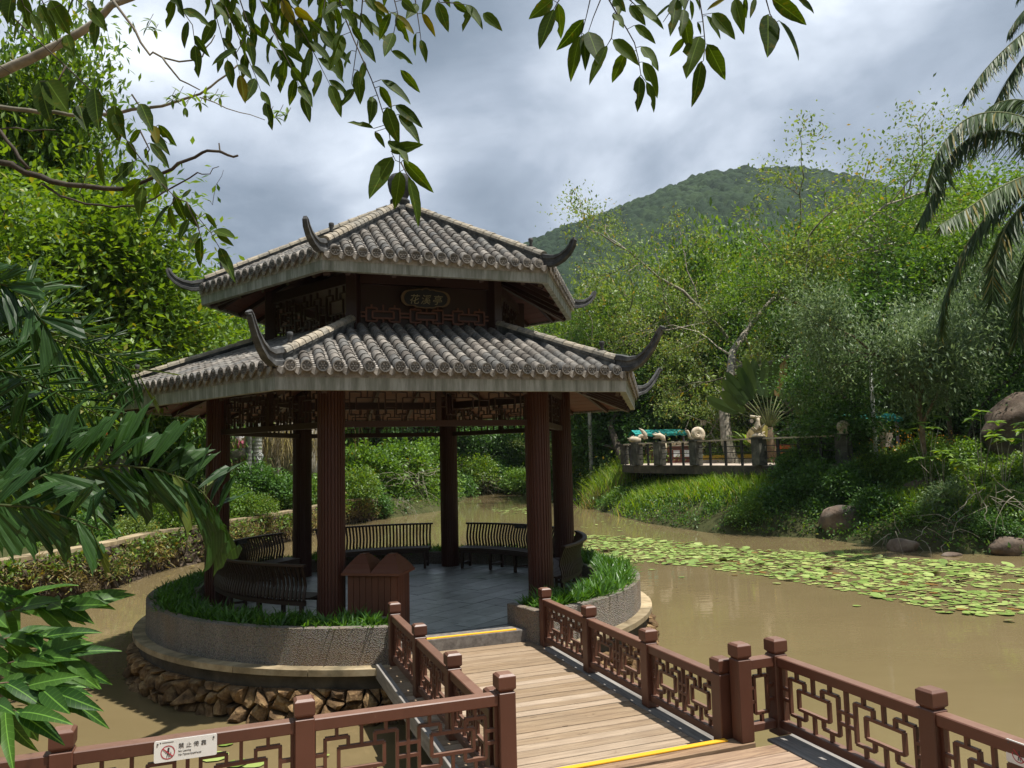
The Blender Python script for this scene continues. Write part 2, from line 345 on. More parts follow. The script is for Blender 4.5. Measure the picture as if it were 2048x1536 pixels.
mountain('mountain', [(560, 640), (800, 590), (950, 530), (1050, 486), (1120, 455), (1200, 428), (1260, 403), (1330, 372), (1400, 345), (1480, 334), (1560, 337), (1640, 350), (1700, 367), (1850, 430), (2048, 500), (2300, 560)],
         430, -110, 300, 190, 470, 560, 360, 3, 4.2)
mountain('hill', [(-500, 330), (-200, 340), (60, 396), (120, 417), (200, 447), (300, 480), (420, 560), (600, 640)], 320, -300, -60, 170, 380, 170, 120, 8, 5.5)

# ------------------------------------------------------------------ stonework
def clip_poly(P, nx_, ny_, c_):                     # keep points with n.p <= c
    out_ = []
    for i in range(len(P)):
        a = P[i]; b_ = P[(i + 1) % len(P)]; da = a[0] * nx_ + a[1] * ny_ - c_; db = b_[0] * nx_ + b_[1] * ny_ - c_
        if da <= 0: out_.append(a)
        if (da < 0) != (db < 0) and abs(da - db) > 1e-12:
            t = da / (da - db); out_.append((a[0] + t * (b_[0] - a[0]), a[1] + t * (b_[1] - a[1])))
    return out_
def voronoi(pts, box, kx=1.0):
    x0, x1, y0, y1 = box; res = []; P = np.array(pts)
    for i, q in enumerate(P):
        d = np.hypot(P[:, 0] - q[0], P[:, 1] - q[1]); order = np.argsort(d)[1:22]; poly = [(x0, y0), (x1, y0), (x1, y1), (x0, y1)]
        for j in order:
            n_ = P[j] - q; mid = (P[j] + q) / 2; poly = clip_poly(poly, n_[0], n_[1], n_ @ mid)
            if len(poly) < 3: break
        res.append(poly)
    return res
def stone_mesh(poly, surf, m, rs, proud=.05, gap=.012, depth=.1):
    c_ = np.mean(poly, axis=0); V = []; n = len(poly); sz = np.mean([hypot(a[0] - c_[0], a[1] - c_[1]) for a in poly])
    k0 = max(.3, 1 - gap / sz); up = proud * (.4 + rs.random()); tx = rs.uniform(-.45, .45); ty = rs.uniform(-.45, .45)
    rings = ((k0 * .98, -depth), (k0, up * .25), (k0 * .86, up * .75), (k0 * .5, up))
    for s_, dd in rings:
        for a in poly:
            j = 1 + (rs.random() - .5) * (.34 if dd > 0 else 0); dx = (a[0] - c_[0]) * s_ * j; dy = (a[1] - c_[1]) * s_ * j
            V.append(surf(c_[0] + dx, c_[1] + dy, dd + (tx * dx + ty * dy + (rs.random() - .5) * .02 if dd > 0 else 0)))
    V.append(surf(c_[0], c_[1], up * 1.02)); F = []
    for r_ in range(3):
        for k in range(n): F.append((r_ * n + k, r_ * n + (k + 1) % n, (r_ + 1) * n + (k + 1) % n, (r_ + 1) * n + k))
    for k in range(n): F.append((3 * n + k, 3 * n + (k + 1) % n, 4 * n))
    return mk('stone', V, F, m)
def rubble(parent, surf, s0, s1, z0, z1, size, m, seed, proud=.05, limit=300, far_key=None, gap=.012):
    rs = random.Random(seed); pts = []; row = 0; z = z0 + size * .4
    while z < z1:
        s = s0 + rs.random() * size
        while s < s1:
            pts.append((s + rs.uniform(-.3, .3) * size, z + rs.uniform(-.38, .38) * size)); s += size * rs.uniform(.7, 1.9)
        z += size * .82
    polys = [q for q in voronoi(pts, (s0, s1, z0, z1)) if len(q) > 2]
    if far_key: polys.sort(key=lambda q: far_key(np.mean(q, axis=0)))
    rest = MB()
    for i, q in enumerate(polys):
        me = stone_mesh(q, surf, m, rs, proud, gap)
        if i < limit: new('stone', me, parent)
        else:
            rest.add([v.co for v in me.vertices], [tuple(pp.vertices) for pp in me.polygons]); bpy.data.meshes.remove(me)
    if rest.V: new('rubble_course', rest.mesh('rubble_course', m), parent, kind='stuff')
M_ROCKDARK = m_stone('wet_rubble', [(.018, .011, .006), (.20, .12, .055), (.50, .35, .17)], 6, 1.0, .05)
M_ROCKWALL = m_stone('bank_rubble', [(.02, .015, .01), (.065, .048, .034), (.16, .12, .085)], 4, .9, .03)
M_MORTAR = m_stone('dark_mortar', [(.012, .010, .007), (.03, .024, .017), (.06, .045, .03)], 5, .6, .02)

# ------------------------------------------------------------------ the island under the pavilion
CX, CY = -1.80, 12.47
FR = radians(20.2); UX, UY = cos(FR), sin(FR)                       # deck frame: u to the right, v away
OX, OY = -.10, 5.30
def uv(a, b): return (OX + a * UX - b * UY, OY + a * UY + b * UX)
def pol(t, r_): return (r_ * sin(t), -r_ * cos(t))                  # t=0 towards the camera side of the deck frame
island = thing('pavilion_island', 'round stone island in the brown pond with pebbledash planter ring and rubble foundation', 'stone island', (CX, CY, 0), FR)
m, nt, b = mat('pebbledash', .9, .25); p = world(nt)
v1 = voro(nt, p, 75); g_ = ramp(nt, v1, [(0, (.72, .61, .45)), (.35, (.39, .315, .225)), (.8, (.08, .06, .038))])
st = noise(nt, world(nt, (2.2, 2.2, .35)), 1.6, 6, .65); c = mixc(nt, rng(nt, st, -.35, 1.1), g_, (.10, .085, .06))
vv_ = voro(nt, p, 75, 'F1', 'Color'); c = mixc(nt, .28, c, hsv(nt, vv_, s=.25, v=.5))
L(nt, mixc(nt, M(nt, 'MULTIPLY', M(nt, 'SUBTRACT', noise(nt, p, 1.3, 5, .6), .52, clamp=True), 2.5, clamp=True), c, (.25, .15, .07), 'MIX'), b.inputs['Base Color'])
bump(nt, b, v1, 1.0, .02); M_PEB = m
M_LEDGE = m_stone('ledge_stone', [(.16, .12, .07), (.32, .25, .15), (.46, .38, .25)], 3.5, .3, .006, spots=(.12, .10, .06))
M_BAND = m_stone('stained_concrete', [(.03, .028, .02), (.07, .06, .045), (.13, .11, .08)], 3, .3, .01)
M_SOIL = m_stone('soil', [(.015, .010, .006), (.03, .02, .012), (.05, .035, .02)], 12, .8, .03)
def sector(mb, r0, r1, z0, z1, t0, t1, n):
    V = []; F = []
    for i in range(n + 1):
        t = t0 + (t1 - t0) * i / n
        for rr, z in ((r0, z0), (r1, z0), (r1, z1), (r0, z1)): x, y = pol(t, rr); V.append((x, y, z))
    for i in range(n):
        a = 4 * i; b_ = a + 4
        for k in range(4): k2 = (k + 1) % 4; F.append((a + k, b_ + k, b_ + k2, a + k2))
    F.append((0, 1, 2, 3)); F.append((4 * n + 3, 4 * n + 2, 4 * n + 1, 4 * n)); mb.add(V, F)
G0, G1 = radians(13.6), radians(346.4)
mb = MB(); sector(mb, 3.60, 3.727, -.30, .235, G0, G1, 110); me = mb.mesh('planter_wall', M_PEB); bevel = None
new('planter_wall', me, island)
mb = MB(); sector(mb, 3.067, 3.17, -.05, .225, G0 + .012, G1 - .012, 90); new('inner_kerb', mb.mesh('inner_kerb', M_PEB), island)
for t in (G0, G1):
    s_ = 1 if t == G0 else -1; mb = MB(); sector(mb, 3.05, 3.75, -.20, .25, min(t - s_ * .012, t + s_ * .022), max(t - s_ * .012, t + s_ * .022), 1); me = bevel_mesh(mb.mesh('planter_end', M_PEB), .012, 2)
    new('planter_end', me, island)
mb = MB(); sector(mb, 3.17, 3.60, -.3, .17, G0 + .03, G1 - .03, 60); new('planter_soil', mb.mesh('planter_soil', M_SOIL), island)
for i in range(26):
    mb = MB(); t0 = 2 * pi * i / 26; sector(mb, 3.30, 3.885 + rnd.uniform(-.006, .006), -.24, -.172 + rnd.uniform(-.003, .003), t0 + .0012, t0 + 2 * pi / 26 - .0012, 6)
    new('ledge_slab', mb.mesh('ledge_slab', M_LEDGE), island)
mb = MB(); mb.lathe([(3.74, -1.3), (3.76, -.42), (3.81, -.40), (3.81, -.243)], 80); new('foundation_band', mb.mesh('foundation_band', M_BAND), island)
new('foundation_core', (lambda q: (q.lathe([(3.76, -1.4), (3.72, -.40)], 60), q.mesh('foundation_core', M_MORTAR))[1])(MB()), island)
def surf_c(s, z, d):
    t = s / 3.8; rr = 3.81 + d - (z + .4) * .12; x, y = pol(t, rr); return (x, y, z)
rubble(island, surf_c, radians(-128) * 3.8, radians(86) * 3.8, -1.02, -.385, .17, M_ROCKDARK, 4, .10, gap=.013)

# slate floor
def m_slate():
    m, nt, b = mat('slate', .42, .5); p = world(nt); n = noise(nt, p, 5, 8, .65, .6); r_ = piece_rand(nt)
    c = ramp(nt, n, [(.3, (.14, .155, .145)), (.5, (.24, .26, .25)), (.7, (.34, .37, .355))])
    L(nt, hsv(nt, c, v=rng(nt, r_, .7, 1.35)), b.inputs['Base Color']); L(nt, rng(nt, n, .22, .5), b.inputs['Roughness']); bump(nt, b, noise(nt, p, 9, 8, .7, .8), .35, .012); return m
M_SLATE = m_slate(); M_GROUT = m_stone('grout', [(.02, .022, .022), (.04, .042, .042), (.07, .07, .07)], 8, .3, .01)
mb = MB(); mb.lathe([(3.12, -.3), (3.12, -.012)], 72); new('floor_bed', mb.mesh('floor_bed', M_GROUT), island)
circ = [(3.066 * cos(2 * pi * k / 48), 3.066 * sin(2 * pi * k / 48)) for k in range(48)]
rs = random.Random(3); ca, sa = cos(radians(33)), sin(radians(33)); yy = -3.2; row = 0
while yy < 3.2:
    hh = rs.choice((.26, .3, .34)); xx = -3.3 + rs.random() * .5
    while xx < 3.3:
        ww = rs.choice((.42, .55, .62, .75)); g2 = .006
        P = [(xx + g2, yy + g2), (xx + ww - g2, yy + g2), (xx + ww - g2, yy + hh - g2), (xx + g2, yy + hh - g2)]
        P = [(x * ca - y * sa, x * sa + y * ca) for x, y in P]
        for k in range(48):
            a = circ[k]; b_ = circ[(k + 1) % 48]; nx_ = b_[1] - a[1]; ny_ = a[0] - b_[0]
            P = clip_poly(P, nx_, ny_, nx_ * a[0] + ny_ * a[1])
            if len(P) < 3: break
        if len(P) >= 3:
            ar = .5 * abs(sum(P[i][0] * P[(i + 1) % len(P)][1] - P[(i + 1) % len(P)][0] * P[i][1] for i in range(len(P))))
            if ar > .01: mb = MB(); mb.prism(P, -.03, rs.uniform(-.002, .002)); new('slate_slab', mb.mesh('slate_slab', M_SLATE), island)
        xx += ww
    yy += hh; row += 1
# entrance step (local: u right, v away, centre of the island = origin; deck centre line a=.9)
M_STEP = m_stone('step_granite', [(.10, .09, .08), (.19, .17, .15), (.28, .26, .23)], 14, .35, .006)
M_YEL = m_paint('yellow_paint', (.82, .42, .02), .6)
mb = MB(); mb.box((0, -3.265, -.10), (1.60, .25, .20)); new('step_stone', bevel_mesh(mb.mesh('step_stone', M_STEP), .008, 2), island)
mb = MB(); mb.box((0, -3.04, -.11), (1.52, .196, .2)); new('step_paving', mb.mesh('step_paving', M_SLATE), island)
mb = MB(); mb.box((-.02, -3.352, .004), (1.36, .052, .012)); new('yellow_line', mb.mesh('yellow_line', M_YEL), island)
# ------------------------------------------------------------------ the pavilion
PHI = -0.1822
pav = thing('pavilion', 'two tiered hexagonal pavilion with grey tiled roofs, upturned eave horns and dark red fluted columns', 'pavilion', (CX, CY, 0), PHI)
# local frame: corner k at angle 60k degrees from the -y axis; face k lies between corner k and k+1
def cor(k, r_, z=0): return Vector((r_ * sin(k * pi / 3), -r_ * cos(k * pi / 3), z))
RED = (.058, .017, .011)
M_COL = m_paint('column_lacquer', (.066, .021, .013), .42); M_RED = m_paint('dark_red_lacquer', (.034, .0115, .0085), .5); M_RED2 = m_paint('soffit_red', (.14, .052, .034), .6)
# columns: 26 ribs
mb = MB(); nr = 26; prof = []
for k in range(nr):
    for f_, rr in ((0, .158), (.16, .172), (.62, .172), (.78, .158)):
        prof.append((2 * pi * (k + f_) / nr, rr))
zs = (-.06, 3.3); V = [(r_ * cos(t), r_ * sin(t), z) for z in zs for t, r_ in prof]; n = len(prof)
mecol = mk('column', V, [(k, (k + 1) % n, n + (k + 1) % n, n + k) for k in range(n)], M_COL)
for k in range(6): new('column', mecol, pav, cor(k, 2.8), (0, 0, k * pi / 3 + .07))

def mconcrete():
    m, nt, b = mat('weathered_fascia', .85, .2); s_ = noise(nt, world(nt, (9, 9, .8)), 1.3, 6, .7); p = world(nt); n = noise(nt, p, 2.5, 7, .65)
    c = ramp(nt, s_, [(.32, (.13, .135, .115)), (.48, (.28, .285, .26)), (.62, (.46, .465, .44))]); c = mixc(nt, M(nt, 'MULTIPLY', n, .7), c, (.19, .20, .155))
    gr = M(nt, 'MULTIPLY', M(nt, 'SUBTRACT', noise(nt, p, 1.6, 4, .6), .5, clamp=True), 4, clamp=True)
    L(nt, mixc(nt, M(nt, 'MULTIPLY', gr, .45), c, (.12, .15, .10)), b.inputs['Base Color']); bump(nt, b, noise(nt, p, 24, 6, .7), .3, .006); return m
M_FASCIA = mconcrete()
def mtile(name, stops, mossy=.35):
    m, nt, b = mat(name, .85, .25); p = world(nt); r_ = piece_rand(nt); n = noise(nt, p, 14, 7, .7); n2 = noise(nt, p, 1.5, 4, .6)
    c = ramp(nt, M(nt, 'ADD', M(nt, 'MULTIPLY', r_, .62), M(nt, 'MULTIPLY', noise(nt, p, 1.1, 5, .6), .38)), stops); c = mixc(nt, M(nt, 'MULTIPLY', M(nt, 'SUBTRACT', n, .42, clamp=True), 2.6, clamp=True), c, (.055, .05, .045))
    c = mixc(nt, M(nt, 'MULTIPLY', M(nt, 'SUBTRACT', noise(nt, p, 22, 4, .7), .60, clamp=True), 6, clamp=True), c, (.48, .45, .40))
    L(nt, hsv(nt, c, v=rng(nt, n2, .55, 1.3)), b.inputs['Base Color']); bump(nt, b, n, .5, .006); return m
TS = [(0, (.07, .073, .075)), (.2, (.14, .138, .132)), (.42, (.20, .188, .168)), (.55, (.30, .27, .235)), (.7, (.125, .11, .095)), (.85, (.29, .27, .24)), (1, (.42, .39, .35))]
M_TILE = mtile('clay_tile', TS); M_PAN = mtile('pan_tile', [(0, (.18, .165, .145)), (.5, (.34, .31, .275)), (1, (.50, .46, .41))])
M_RIDGE = mtile('ridge_tile', [(0, (.20, .19, .165)), (.4, (.32, .29, .235)), (.75, (.42, .36, .27)), (1, (.24, .23, .22))])
M_HORN = m_stone('horn_stone', [(.03, .03, .03), (.065, .066, .066), (.15, .15, .145)], 7, .5, .008)
M_RWALL = m_stone('ridge_wall', [(.025, .027, .028), (.075, .078, .078), (.20, .195, .18)], 7, .5, .008)
# tube tile (1 unit long along y, front end at y=0), radius .058
def tube_tile(ln):
    V = []; F = []; n = 7
    for y, r_ in ((0, .066), (ln * .10, .0645), (ln, .0565)):
        for k in range(n): t = pi * k / (n - 1); V.append((r_ * cos(t), y, r_ * sin(t) * 1.08))
    for i in range(2):
        for k in range(n - 1): F.append((i * n + k, i * n + k + 1, (i + 1) * n + k + 1, (i + 1) * n + k))
    F.append(tuple(range(n - 1, -1, -1))); return V, F
TL = .2
tv, tf = tube_tile(TL); ME_TILE = mk('roof_tile', tv, tf, M_TILE); ME_TILE.polygons.foreach_set('use_smooth', [True] * 12 + [False])
# eave medallion: disc with rim and petals
mb = MB(); V = []; F = []; n = 14
for r_, y in ((.066, .012), (.066, -.012), (.052, -.012), (.050, -.002), (.0, -.002)):
    for k in range(n): t = 2 * pi * k / n; V.append((r_ * cos(t), y, r_ * sin(t)))
for i in range(4):
    for k in range(n): k2 = (k + 1) % n; F.append((i * n + k2, i * n + k, (i + 1) * n + k, (i + 1) * n + k2))
mb.add(V, F)
for k in range(6):
    t = 2 * pi * k / 6; mb.box((.030 * cos(t), -.007, .030 * sin(t)), (.022, .012, .012), M3=Matrix.Rotation(-t, 3, 'Y'))
mb.box((0, -.008, 0), (.014, .014, .014)); ME_DISC = mb.mesh('eave_disc', M_TILE)
# drip tile: hanging scalloped tongue between tubes
P = [(-.062, .03), (-.055, -.03), (-.028, -.058), (0, -.082), (.028, -.058), (.055, -.03), (.062, .03), (0, .005)]
V = [(x, 0, z) for x, z in P] + [(x, .016, z + .003) for x, z in P]; n = len(P)
F = [tuple(range(n)), tuple(range(2 * n - 1, n - 1, -1))] + [((i + 1) % n, i, n + i, n + (i + 1) % n) for i in range(n)]
ME_DRIP = mk('drip_tile', V, F, M_PAN)
# ridge cap tile
V = []; n = 7
for y, r_ in ((0, .078), (.19, .068)):
    for k in range(n): t = pi * k / (n - 1); V.append((r_ * cos(t), y, r_ * sin(t) * .9))
ME_CAP = mk('ridge_tile', V, [(k, k + 1, n + k + 1, n + k) for k in range(n - 1)] + [tuple(range(n - 1, -1, -1)), tuple(range(n, 2 * n))], M_RIDGE)

def sweep(name, pts, sizes, m, side):               # rectangular section with grooved sides, in the vertical plane through the hip
    V = []; F = []; pts = [Vector(q) for q in pts]
    prof = ((-.5, -.5), (-.5, -.22), (-.34, -.16), (-.34, .14), (-.52, .22), (-.46, .5), (0, .58), (.46, .5), (.52, .22), (.34, .14), (.34, -.16), (.5, -.22), (.5, -.5)); n = len(prof)
    for i, p in enumerate(pts):
        t = (pts[min(i + 1, len(pts) - 1)] - pts[max(i - 1, 0)]).normalized(); b_ = side; nn = b_.cross(t).normalized()
        if nn.z < 0 and i == 0: nn = -nn
        if i and nn.dot(prev) < 0: nn = -nn
        prev = nn
        for a, c_ in prof: V.append(p + b_ * (a * sizes[i][0]) + nn * (c_ * sizes[i][1]))
    for i in range(len(pts) - 1):
        for k in range(n): k2 = (k + 1) % n; F.append((i * n + k, i * n + k2, (i + 1) * n + k2, (i + 1) * n + k))
    F.append(tuple(reversed(range(n)))); F.append(tuple((len(pts) - 1) * n + k for k in range(n)))
    return mk(name, V, F, m)

def roof(tag_, Re, zf, fh, zp, slope_c, Rtop, tips, single):
    """Re eave corner radius, zf fascia bottom, fh its height, zp tile plane height at the eave corner radius, slope along the hip."""
    ap = cos(pi / 6); zpl = lambda Rc: zp + slope_c * (Re - Rc)          # Rc = corner-equivalent radius (apothem / ap)
    # roof slab
    V = []; F = []; hl = MB()
    for z_off in (0, -.09):
        for rr in (Re + .015, max(Rtop, .05)):
            for k in range(6): V.append(cor(k, rr, zpl(rr) - .03 + z_off))
    for k in range(6):
        k2 = (k + 1) % 6
        F += [(k, k2, 6 + k2, 6 + k), (12 + k2, 12 + k, 18 + k, 18 + k2), (k2, k, 12 + k, 12 + k2)]
    me = mk(tag_, V, F, M_PAN); rf = new(tag_, me, pav)
    # fascia boards with mitred ends
    for k in range(6):
        V = []; a, b_ = k, k + 1
        for kk in (a, b_):
            for rr, z in ((Re - .09, zf), (Re, zf), (Re + .012, zf + fh), (Re - .09, zf + fh)): V.append(cor(kk, rr, z))
        new('fascia', mk('fascia', V, [(3, 2, 1, 0), (4, 5, 6, 7)] + [(i, (i + 1) % 4, 4 + (i + 1) % 4, 4 + i) for i in range(4)], M_FASCIA), rf)
    ct = 0; sp = .172
    ang = math.atan(slope_c / ap)                                       # pitch of the face
    for k in range(6):
        tm = (k + .5) * pi / 3; out_ = Vector((sin(tm), -cos(tm), 0)); al = Vector((cos(tm), sin(tm), 0)); rz = tm
        side = Re; n = int((side - .16) / sp); apo = Re * ap + .06
        rotf = Matrix.Rotation(rz, 3, 'Z') @ Matrix.Rotation(ang, 3, 'X')
        tiles = MB(); pans = MB()
        for i in range(n + 1):
            t_ = -n * sp / 2 + i * sp
            Lc = (side / 2 - abs(t_) - .10) * sqrt(3)                    # run from eave before the hip is met
            Lm = (Re - Rtop) * ap
            run = min(Lc, Lm + .02); slant = run / cos(ang)
            nseg = max(1, int(math.ceil(slant / (TL * .94))))
            p0 = out_ * apo + al * t_; z0 = zpl(apo / ap) + .012
            for s in range(nseg):
                sl = s * TL * .94; ln = min(1.0, (slant + .05 - sl) / TL)
                if ln < .2: continue
                jx = rnd.uniform(-.004, .004); jr = Matrix.Rotation(rnd.uniform(-.02, .02), 3, 'Z')
                pos = p0 + al * jx - out_ * (sl * cos(ang)) + Vector((0, 0, z0 + sl * sin(ang) + rnd.uniform(-.002, .003)))
                if k in single and ct < single[k][1] and s >= 0:
                    new('roof_tile', ME_TILE, rf, pos, rotf @ jr, (1, ln, 1)); ct += 1
                else:
                    mt = (rotf @ jr); tiles.add([mt @ Vector((x, y * ln, z)) + pos for x, y, z in tv], tf)
            pd = p0 + Vector((0, 0, z0 + .012)) + out_ * .012
            new('eave_disc', ME_DISC, rf, pd, (0, 0, rz), (1, 1, 1))
        for i in range(n + 2):
            t_ = -(n + 1) * sp / 2 + i * sp
            pd = out_ * (apo - .012) + al * t_ + Vector((0, 0, zpl(apo / ap) + .0))
            new('drip_tile', ME_DRIP, rf, pd, (0, 0, rz))
            Lc = (side / 2 - abs(t_) + .02) * sqrt(3); run = min(Lc, (Re - Rtop) * ap); slant = run / cos(ang); s = 0
            while s * .088 < slant and slant > .05:
                sl = s * .088; pos = out_ * (apo - .02) + al * t_ - out_ * (sl * cos(ang)) + Vector((0, 0, zpl(apo / ap) - .006 + sl * sin(ang) + rnd.uniform(-.002, .002)))
                Mx = rotf @ Matrix.Rotation(-.10, 3, 'X'); V = [Mx @ Vector(q) + pos for q in ((-.075, 0, .02), (0, 0, .008), (.075, 0, .02), (.075, .10, .02), (0, .10, .008), (-.075, .10, .02), (-.075, 0, .008), (0, 0, -.004), (.075, 0, .008))]
                pans.add(V, [(0, 1, 4, 5), (1, 2, 3, 4), (6, 7, 1, 0), (7, 8, 2, 1)]); s += 1
        if tiles.V:
            me = tiles.mesh('roof_tiles', M_TILE, True); new('tile_course', me, rf, kind='stuff')
        new('pan_tile_course', pans.mesh('pan_tiles', M_PAN), rf, kind='stuff')
    # hips: wall, cap tiles, horn, small finial pot
    for k in range(6):
        d = cor(k, 1.0); side_v = Vector((-d.y, d.x, 0)); Rend = Re - .12 if Re > 4 else Re - .06
        V = []; th = .048
        for rr in (Rend, Rtop + .02):
            zt = zpl(rr) + .155
            for s_ in (-1, 1):
                V += [d * rr + side_v * (s_ * th) + Vector((0, 0, zpl(rr) - .04)), d * rr + side_v * (s_ * th) + Vector((0, 0, zt - .09)), d * rr + side_v * (s_ * th * 1.35) + Vector((0, 0, zt - .075)), d * rr + side_v * (s_ * th * 1.35) + Vector((0, 0, zt - .035))]
        me = mk('hip_ridge', V, [(0, 1, 5, 4), (1, 2, 6, 5), (2, 3, 7, 6), (8, 12, 13, 9), (9, 13, 14, 10), (10, 14, 15, 11), (0, 8, 9, 1), (1, 9, 10, 2), (2, 10, 11, 3), (4, 5, 13, 12), (5, 6, 14, 13), (6, 7, 15, 14), (3, 11, 15, 7)], M_RWALL)
        new('hip_ridge', me, rf)
        ha = math.atan(slope_c); s = 0; Ls = (Rend - Rtop) / cos(ha); nn = int(Ls / .172)
        for s in range(nn + 1):
            rr = Rend - s * .172 * cos(ha)
            if rr < Rtop + .1: break
            new('ridge_tile', ME_CAP, rf, d * rr + Vector((0, 0, zpl(rr) + .155 - .045)), (Matrix.Rotation(k * pi / 3 + pi * 0, 3, 'Z') @ Matrix.Rotation(ha, 3, 'X') @ Matrix.Rotation(rnd.uniform(-.02, .02), 3, 'Y')), (1, .99, rnd.uniform(.95, 1.08)))
        zr = zpl(Rend)
        if Re > 4:
            pts = [(-.34, .155), (-.14, .105), (.06, .055), (.20, .035), (.33, .065), (.44, .14), (.53, .235), (.60, .335), (.645, .415), (.665, .445), (.73, .425)]
            sz = [(.10, .13), (.105, .18), (.105, .21), (.10, .18), (.09, .135), (.08, .105), (.072, .085), (.066, .072), (.06, .064), (.052, .052), (.035, .025)]
        else:
            pts = [(-.26, .15), (-.08, .075), (.06, .02), (.20, .0), (.33, .03), (.43, .085), (.50, .16), (.53, .23), (.525, .262)]
            sz = [(.085, .12), (.09, .15), (.092, .17), (.088, .145), (.08, .12), (.074, .10), (.067, .086), (.058, .07), (.04, .04)]
        pts = [(Rend + a_, zr + b2) for a_, b2 in pts]
        new('eave_horn', sweep('eave_horn', [d * a + Vector((0, 0, z)) for a, z in pts], sz, M_HORN, side_v), rf)
        mb = MB(); rr = Rend - .22; mb.lathe([(.022, 0), (.03, .02), (.018, .05), (.034, .085), (.036, .12), (.028, .13)], 10, (d.x * rr, d.y * rr, zpl(rr) + .17)); new('ridge_pot', mb.mesh('ridge_pot', M_HORN, True), rf)
    # soffit boards and rafters
    z_in = lambda Rc: zpl(Rc) - .20
    for k in range(6):
        nb = 12; r0, r1 = Re - .10, (2.3 if Re > 4 else 1.3)
        for i in range(nb):
            ra = r0 - (r0 - r1) * i / nb; rb = r0 - (r0 - r1) * (i + 1) / nb + .008
            za = zf + .03 + (z_in(ra) - z_in(r0)) * 1.0; zb = zf + .03 + (z_in(rb) - z_in(r0))
            V = [cor(k, ra, za), cor(k + 1, ra, za), cor(k + 1, rb, zb), cor(k, rb, zb)]; V += [q + Vector((0, 0, .02)) for q in V]
            new('soffit_board', mk('soffit_board', V, [(3, 2, 1, 0), (4, 5, 6, 7)] + [(i_, (i_ + 1) % 4, 4 + (i_ + 1) % 4, 4 + i_) for i_ in range(4)], M_RED2), rf)
        tm = (k + .5) * pi / 3; out_ = Vector((sin(tm), -cos(tm), 0)); al = Vector((cos(tm), sin(tm), 0))
        m_ = .8 if Re > 4 else .6
        for t_ in np.arange(-2, 3) * m_:
            if abs(t_) > Re / 2 - .2: continue
            a0 = (Re - .11) * ap; a1 = max((2.35 if Re > 4 else 1.4) * ap, abs(t_) * sqrt(3) + .05)
            if a1 > a0 - .1: continue
            pA = out_ * a0 + al * t_ + Vector((0, 0, zf + .005)); pB = out_ * a1 + al * t_ + Vector((0, 0, zf + .005 + z_in(a1 / ap) - z_in(a0 / ap)))
            dd = pB - pA; Mx = Matrix((al, dd.normalized(), al.cross(dd.normalized()))).transposed()
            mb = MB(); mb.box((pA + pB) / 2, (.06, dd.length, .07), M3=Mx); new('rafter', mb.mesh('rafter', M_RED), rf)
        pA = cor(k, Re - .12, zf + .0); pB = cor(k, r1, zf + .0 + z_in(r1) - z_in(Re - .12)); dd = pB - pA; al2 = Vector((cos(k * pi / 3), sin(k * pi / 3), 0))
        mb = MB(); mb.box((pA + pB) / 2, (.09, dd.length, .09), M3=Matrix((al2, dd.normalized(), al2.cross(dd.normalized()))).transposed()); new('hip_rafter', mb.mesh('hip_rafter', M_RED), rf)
    return rf
low = roof('lower_roof', 4.264, 2.883, .225, 3.15, .355, 2.05, (4.80, 3.62), {0: (0, 175)})
upr = roof('upper_roof', 3.06, 4.496, .21, 4.75, .485, .16, (3.53, 4.93), {0: (0, 125)})
mb = MB(); mb.lathe([(.20, 6.12), (.23, 6.22), (.17, 6.27), (.12, 6.31), (.165, 6.36), (.165, 6.40), (.12, 6.43), (.14, 6.47), (.18, 6.56), (.205, 6.68), (.20, 6.76), (.15, 6.83), (.08, 6.86), (.02, 6.875)], 20)
fin = new('finial', mb.mesh('finial', M_HORN, True), pav)
mb = MB(); mb.tube([(0, 0, 6.85), (0, 0, 7.35)], .008, 6); new('lightning_rod', mb.mesh('lightning_rod', M_HORN), fin)

# lintel frames between columns, with fretwork
def fret(parent, m, P0, P1, z0, z1, cells, t=.022, depth=.03, name='lattice_bar'):
    """fretwork between two points: each cell a framed rectangle with hooked bars around it"""
    P0 = Vector(P0); P1 = Vector(P1); d = (P1 - P0); Lw = d.length; al = d / Lw; rz = atan2(al.y, al.x); w_ = Lw / cells; hgt = z1 - z0
    def B(x0, y0, x1, y1):
        cxx = (x0 + x1) / 2 * Lw; cz = z0 + (y0 + y1) / 2 * hgt; sx_ = max(abs(x1 - x0) * Lw, t); sz_ = max(abs(y1 - y0) * hgt, t)
        bar(name, m, parent, P0 + al * cxx + Vector((0, 0, cz)), (sx_, depth * (1 if sx_ > sz_ else .96), sz_), (0, 0, rz))
    for c_ in range(cells):
        X = lambda u_: (c_ + u_) / cells
        for (a, b_, c2, d2) in PATTERN: B(X(a), b_, X(c2), d2)
    return
PATTERN = [(.26, .33, .74, .33), (.26, .67, .74, .67), (.26, .33, .26, .67), (.74, .33, .74, .67),           # centre frame
           (.5, .67, .5, 1.), (.5, 0., .5, .33),
           (.12, .17, .12, .83), (.88, .17, .88, .83), (.12, .83, .36, .83), (.64, .83, .88, .83), (.12, .17, .36, .17), (.64, .17, .88, .17),
           (.36, .67, .36, .83), (.64, .67, .64, .83), (.36, .17, .36, .33), (.64, .17, .64, .33),
           (.24, .83, .24, 1.), (.76, .83, .76, 1.), (.24, 0., .24, .17), (.76, 0., .76, .17),
           (0., .40, .12, .40), (0., .60, .12, .60), (.88, .40, 1., .40), (.88, .60, 1., .60)]
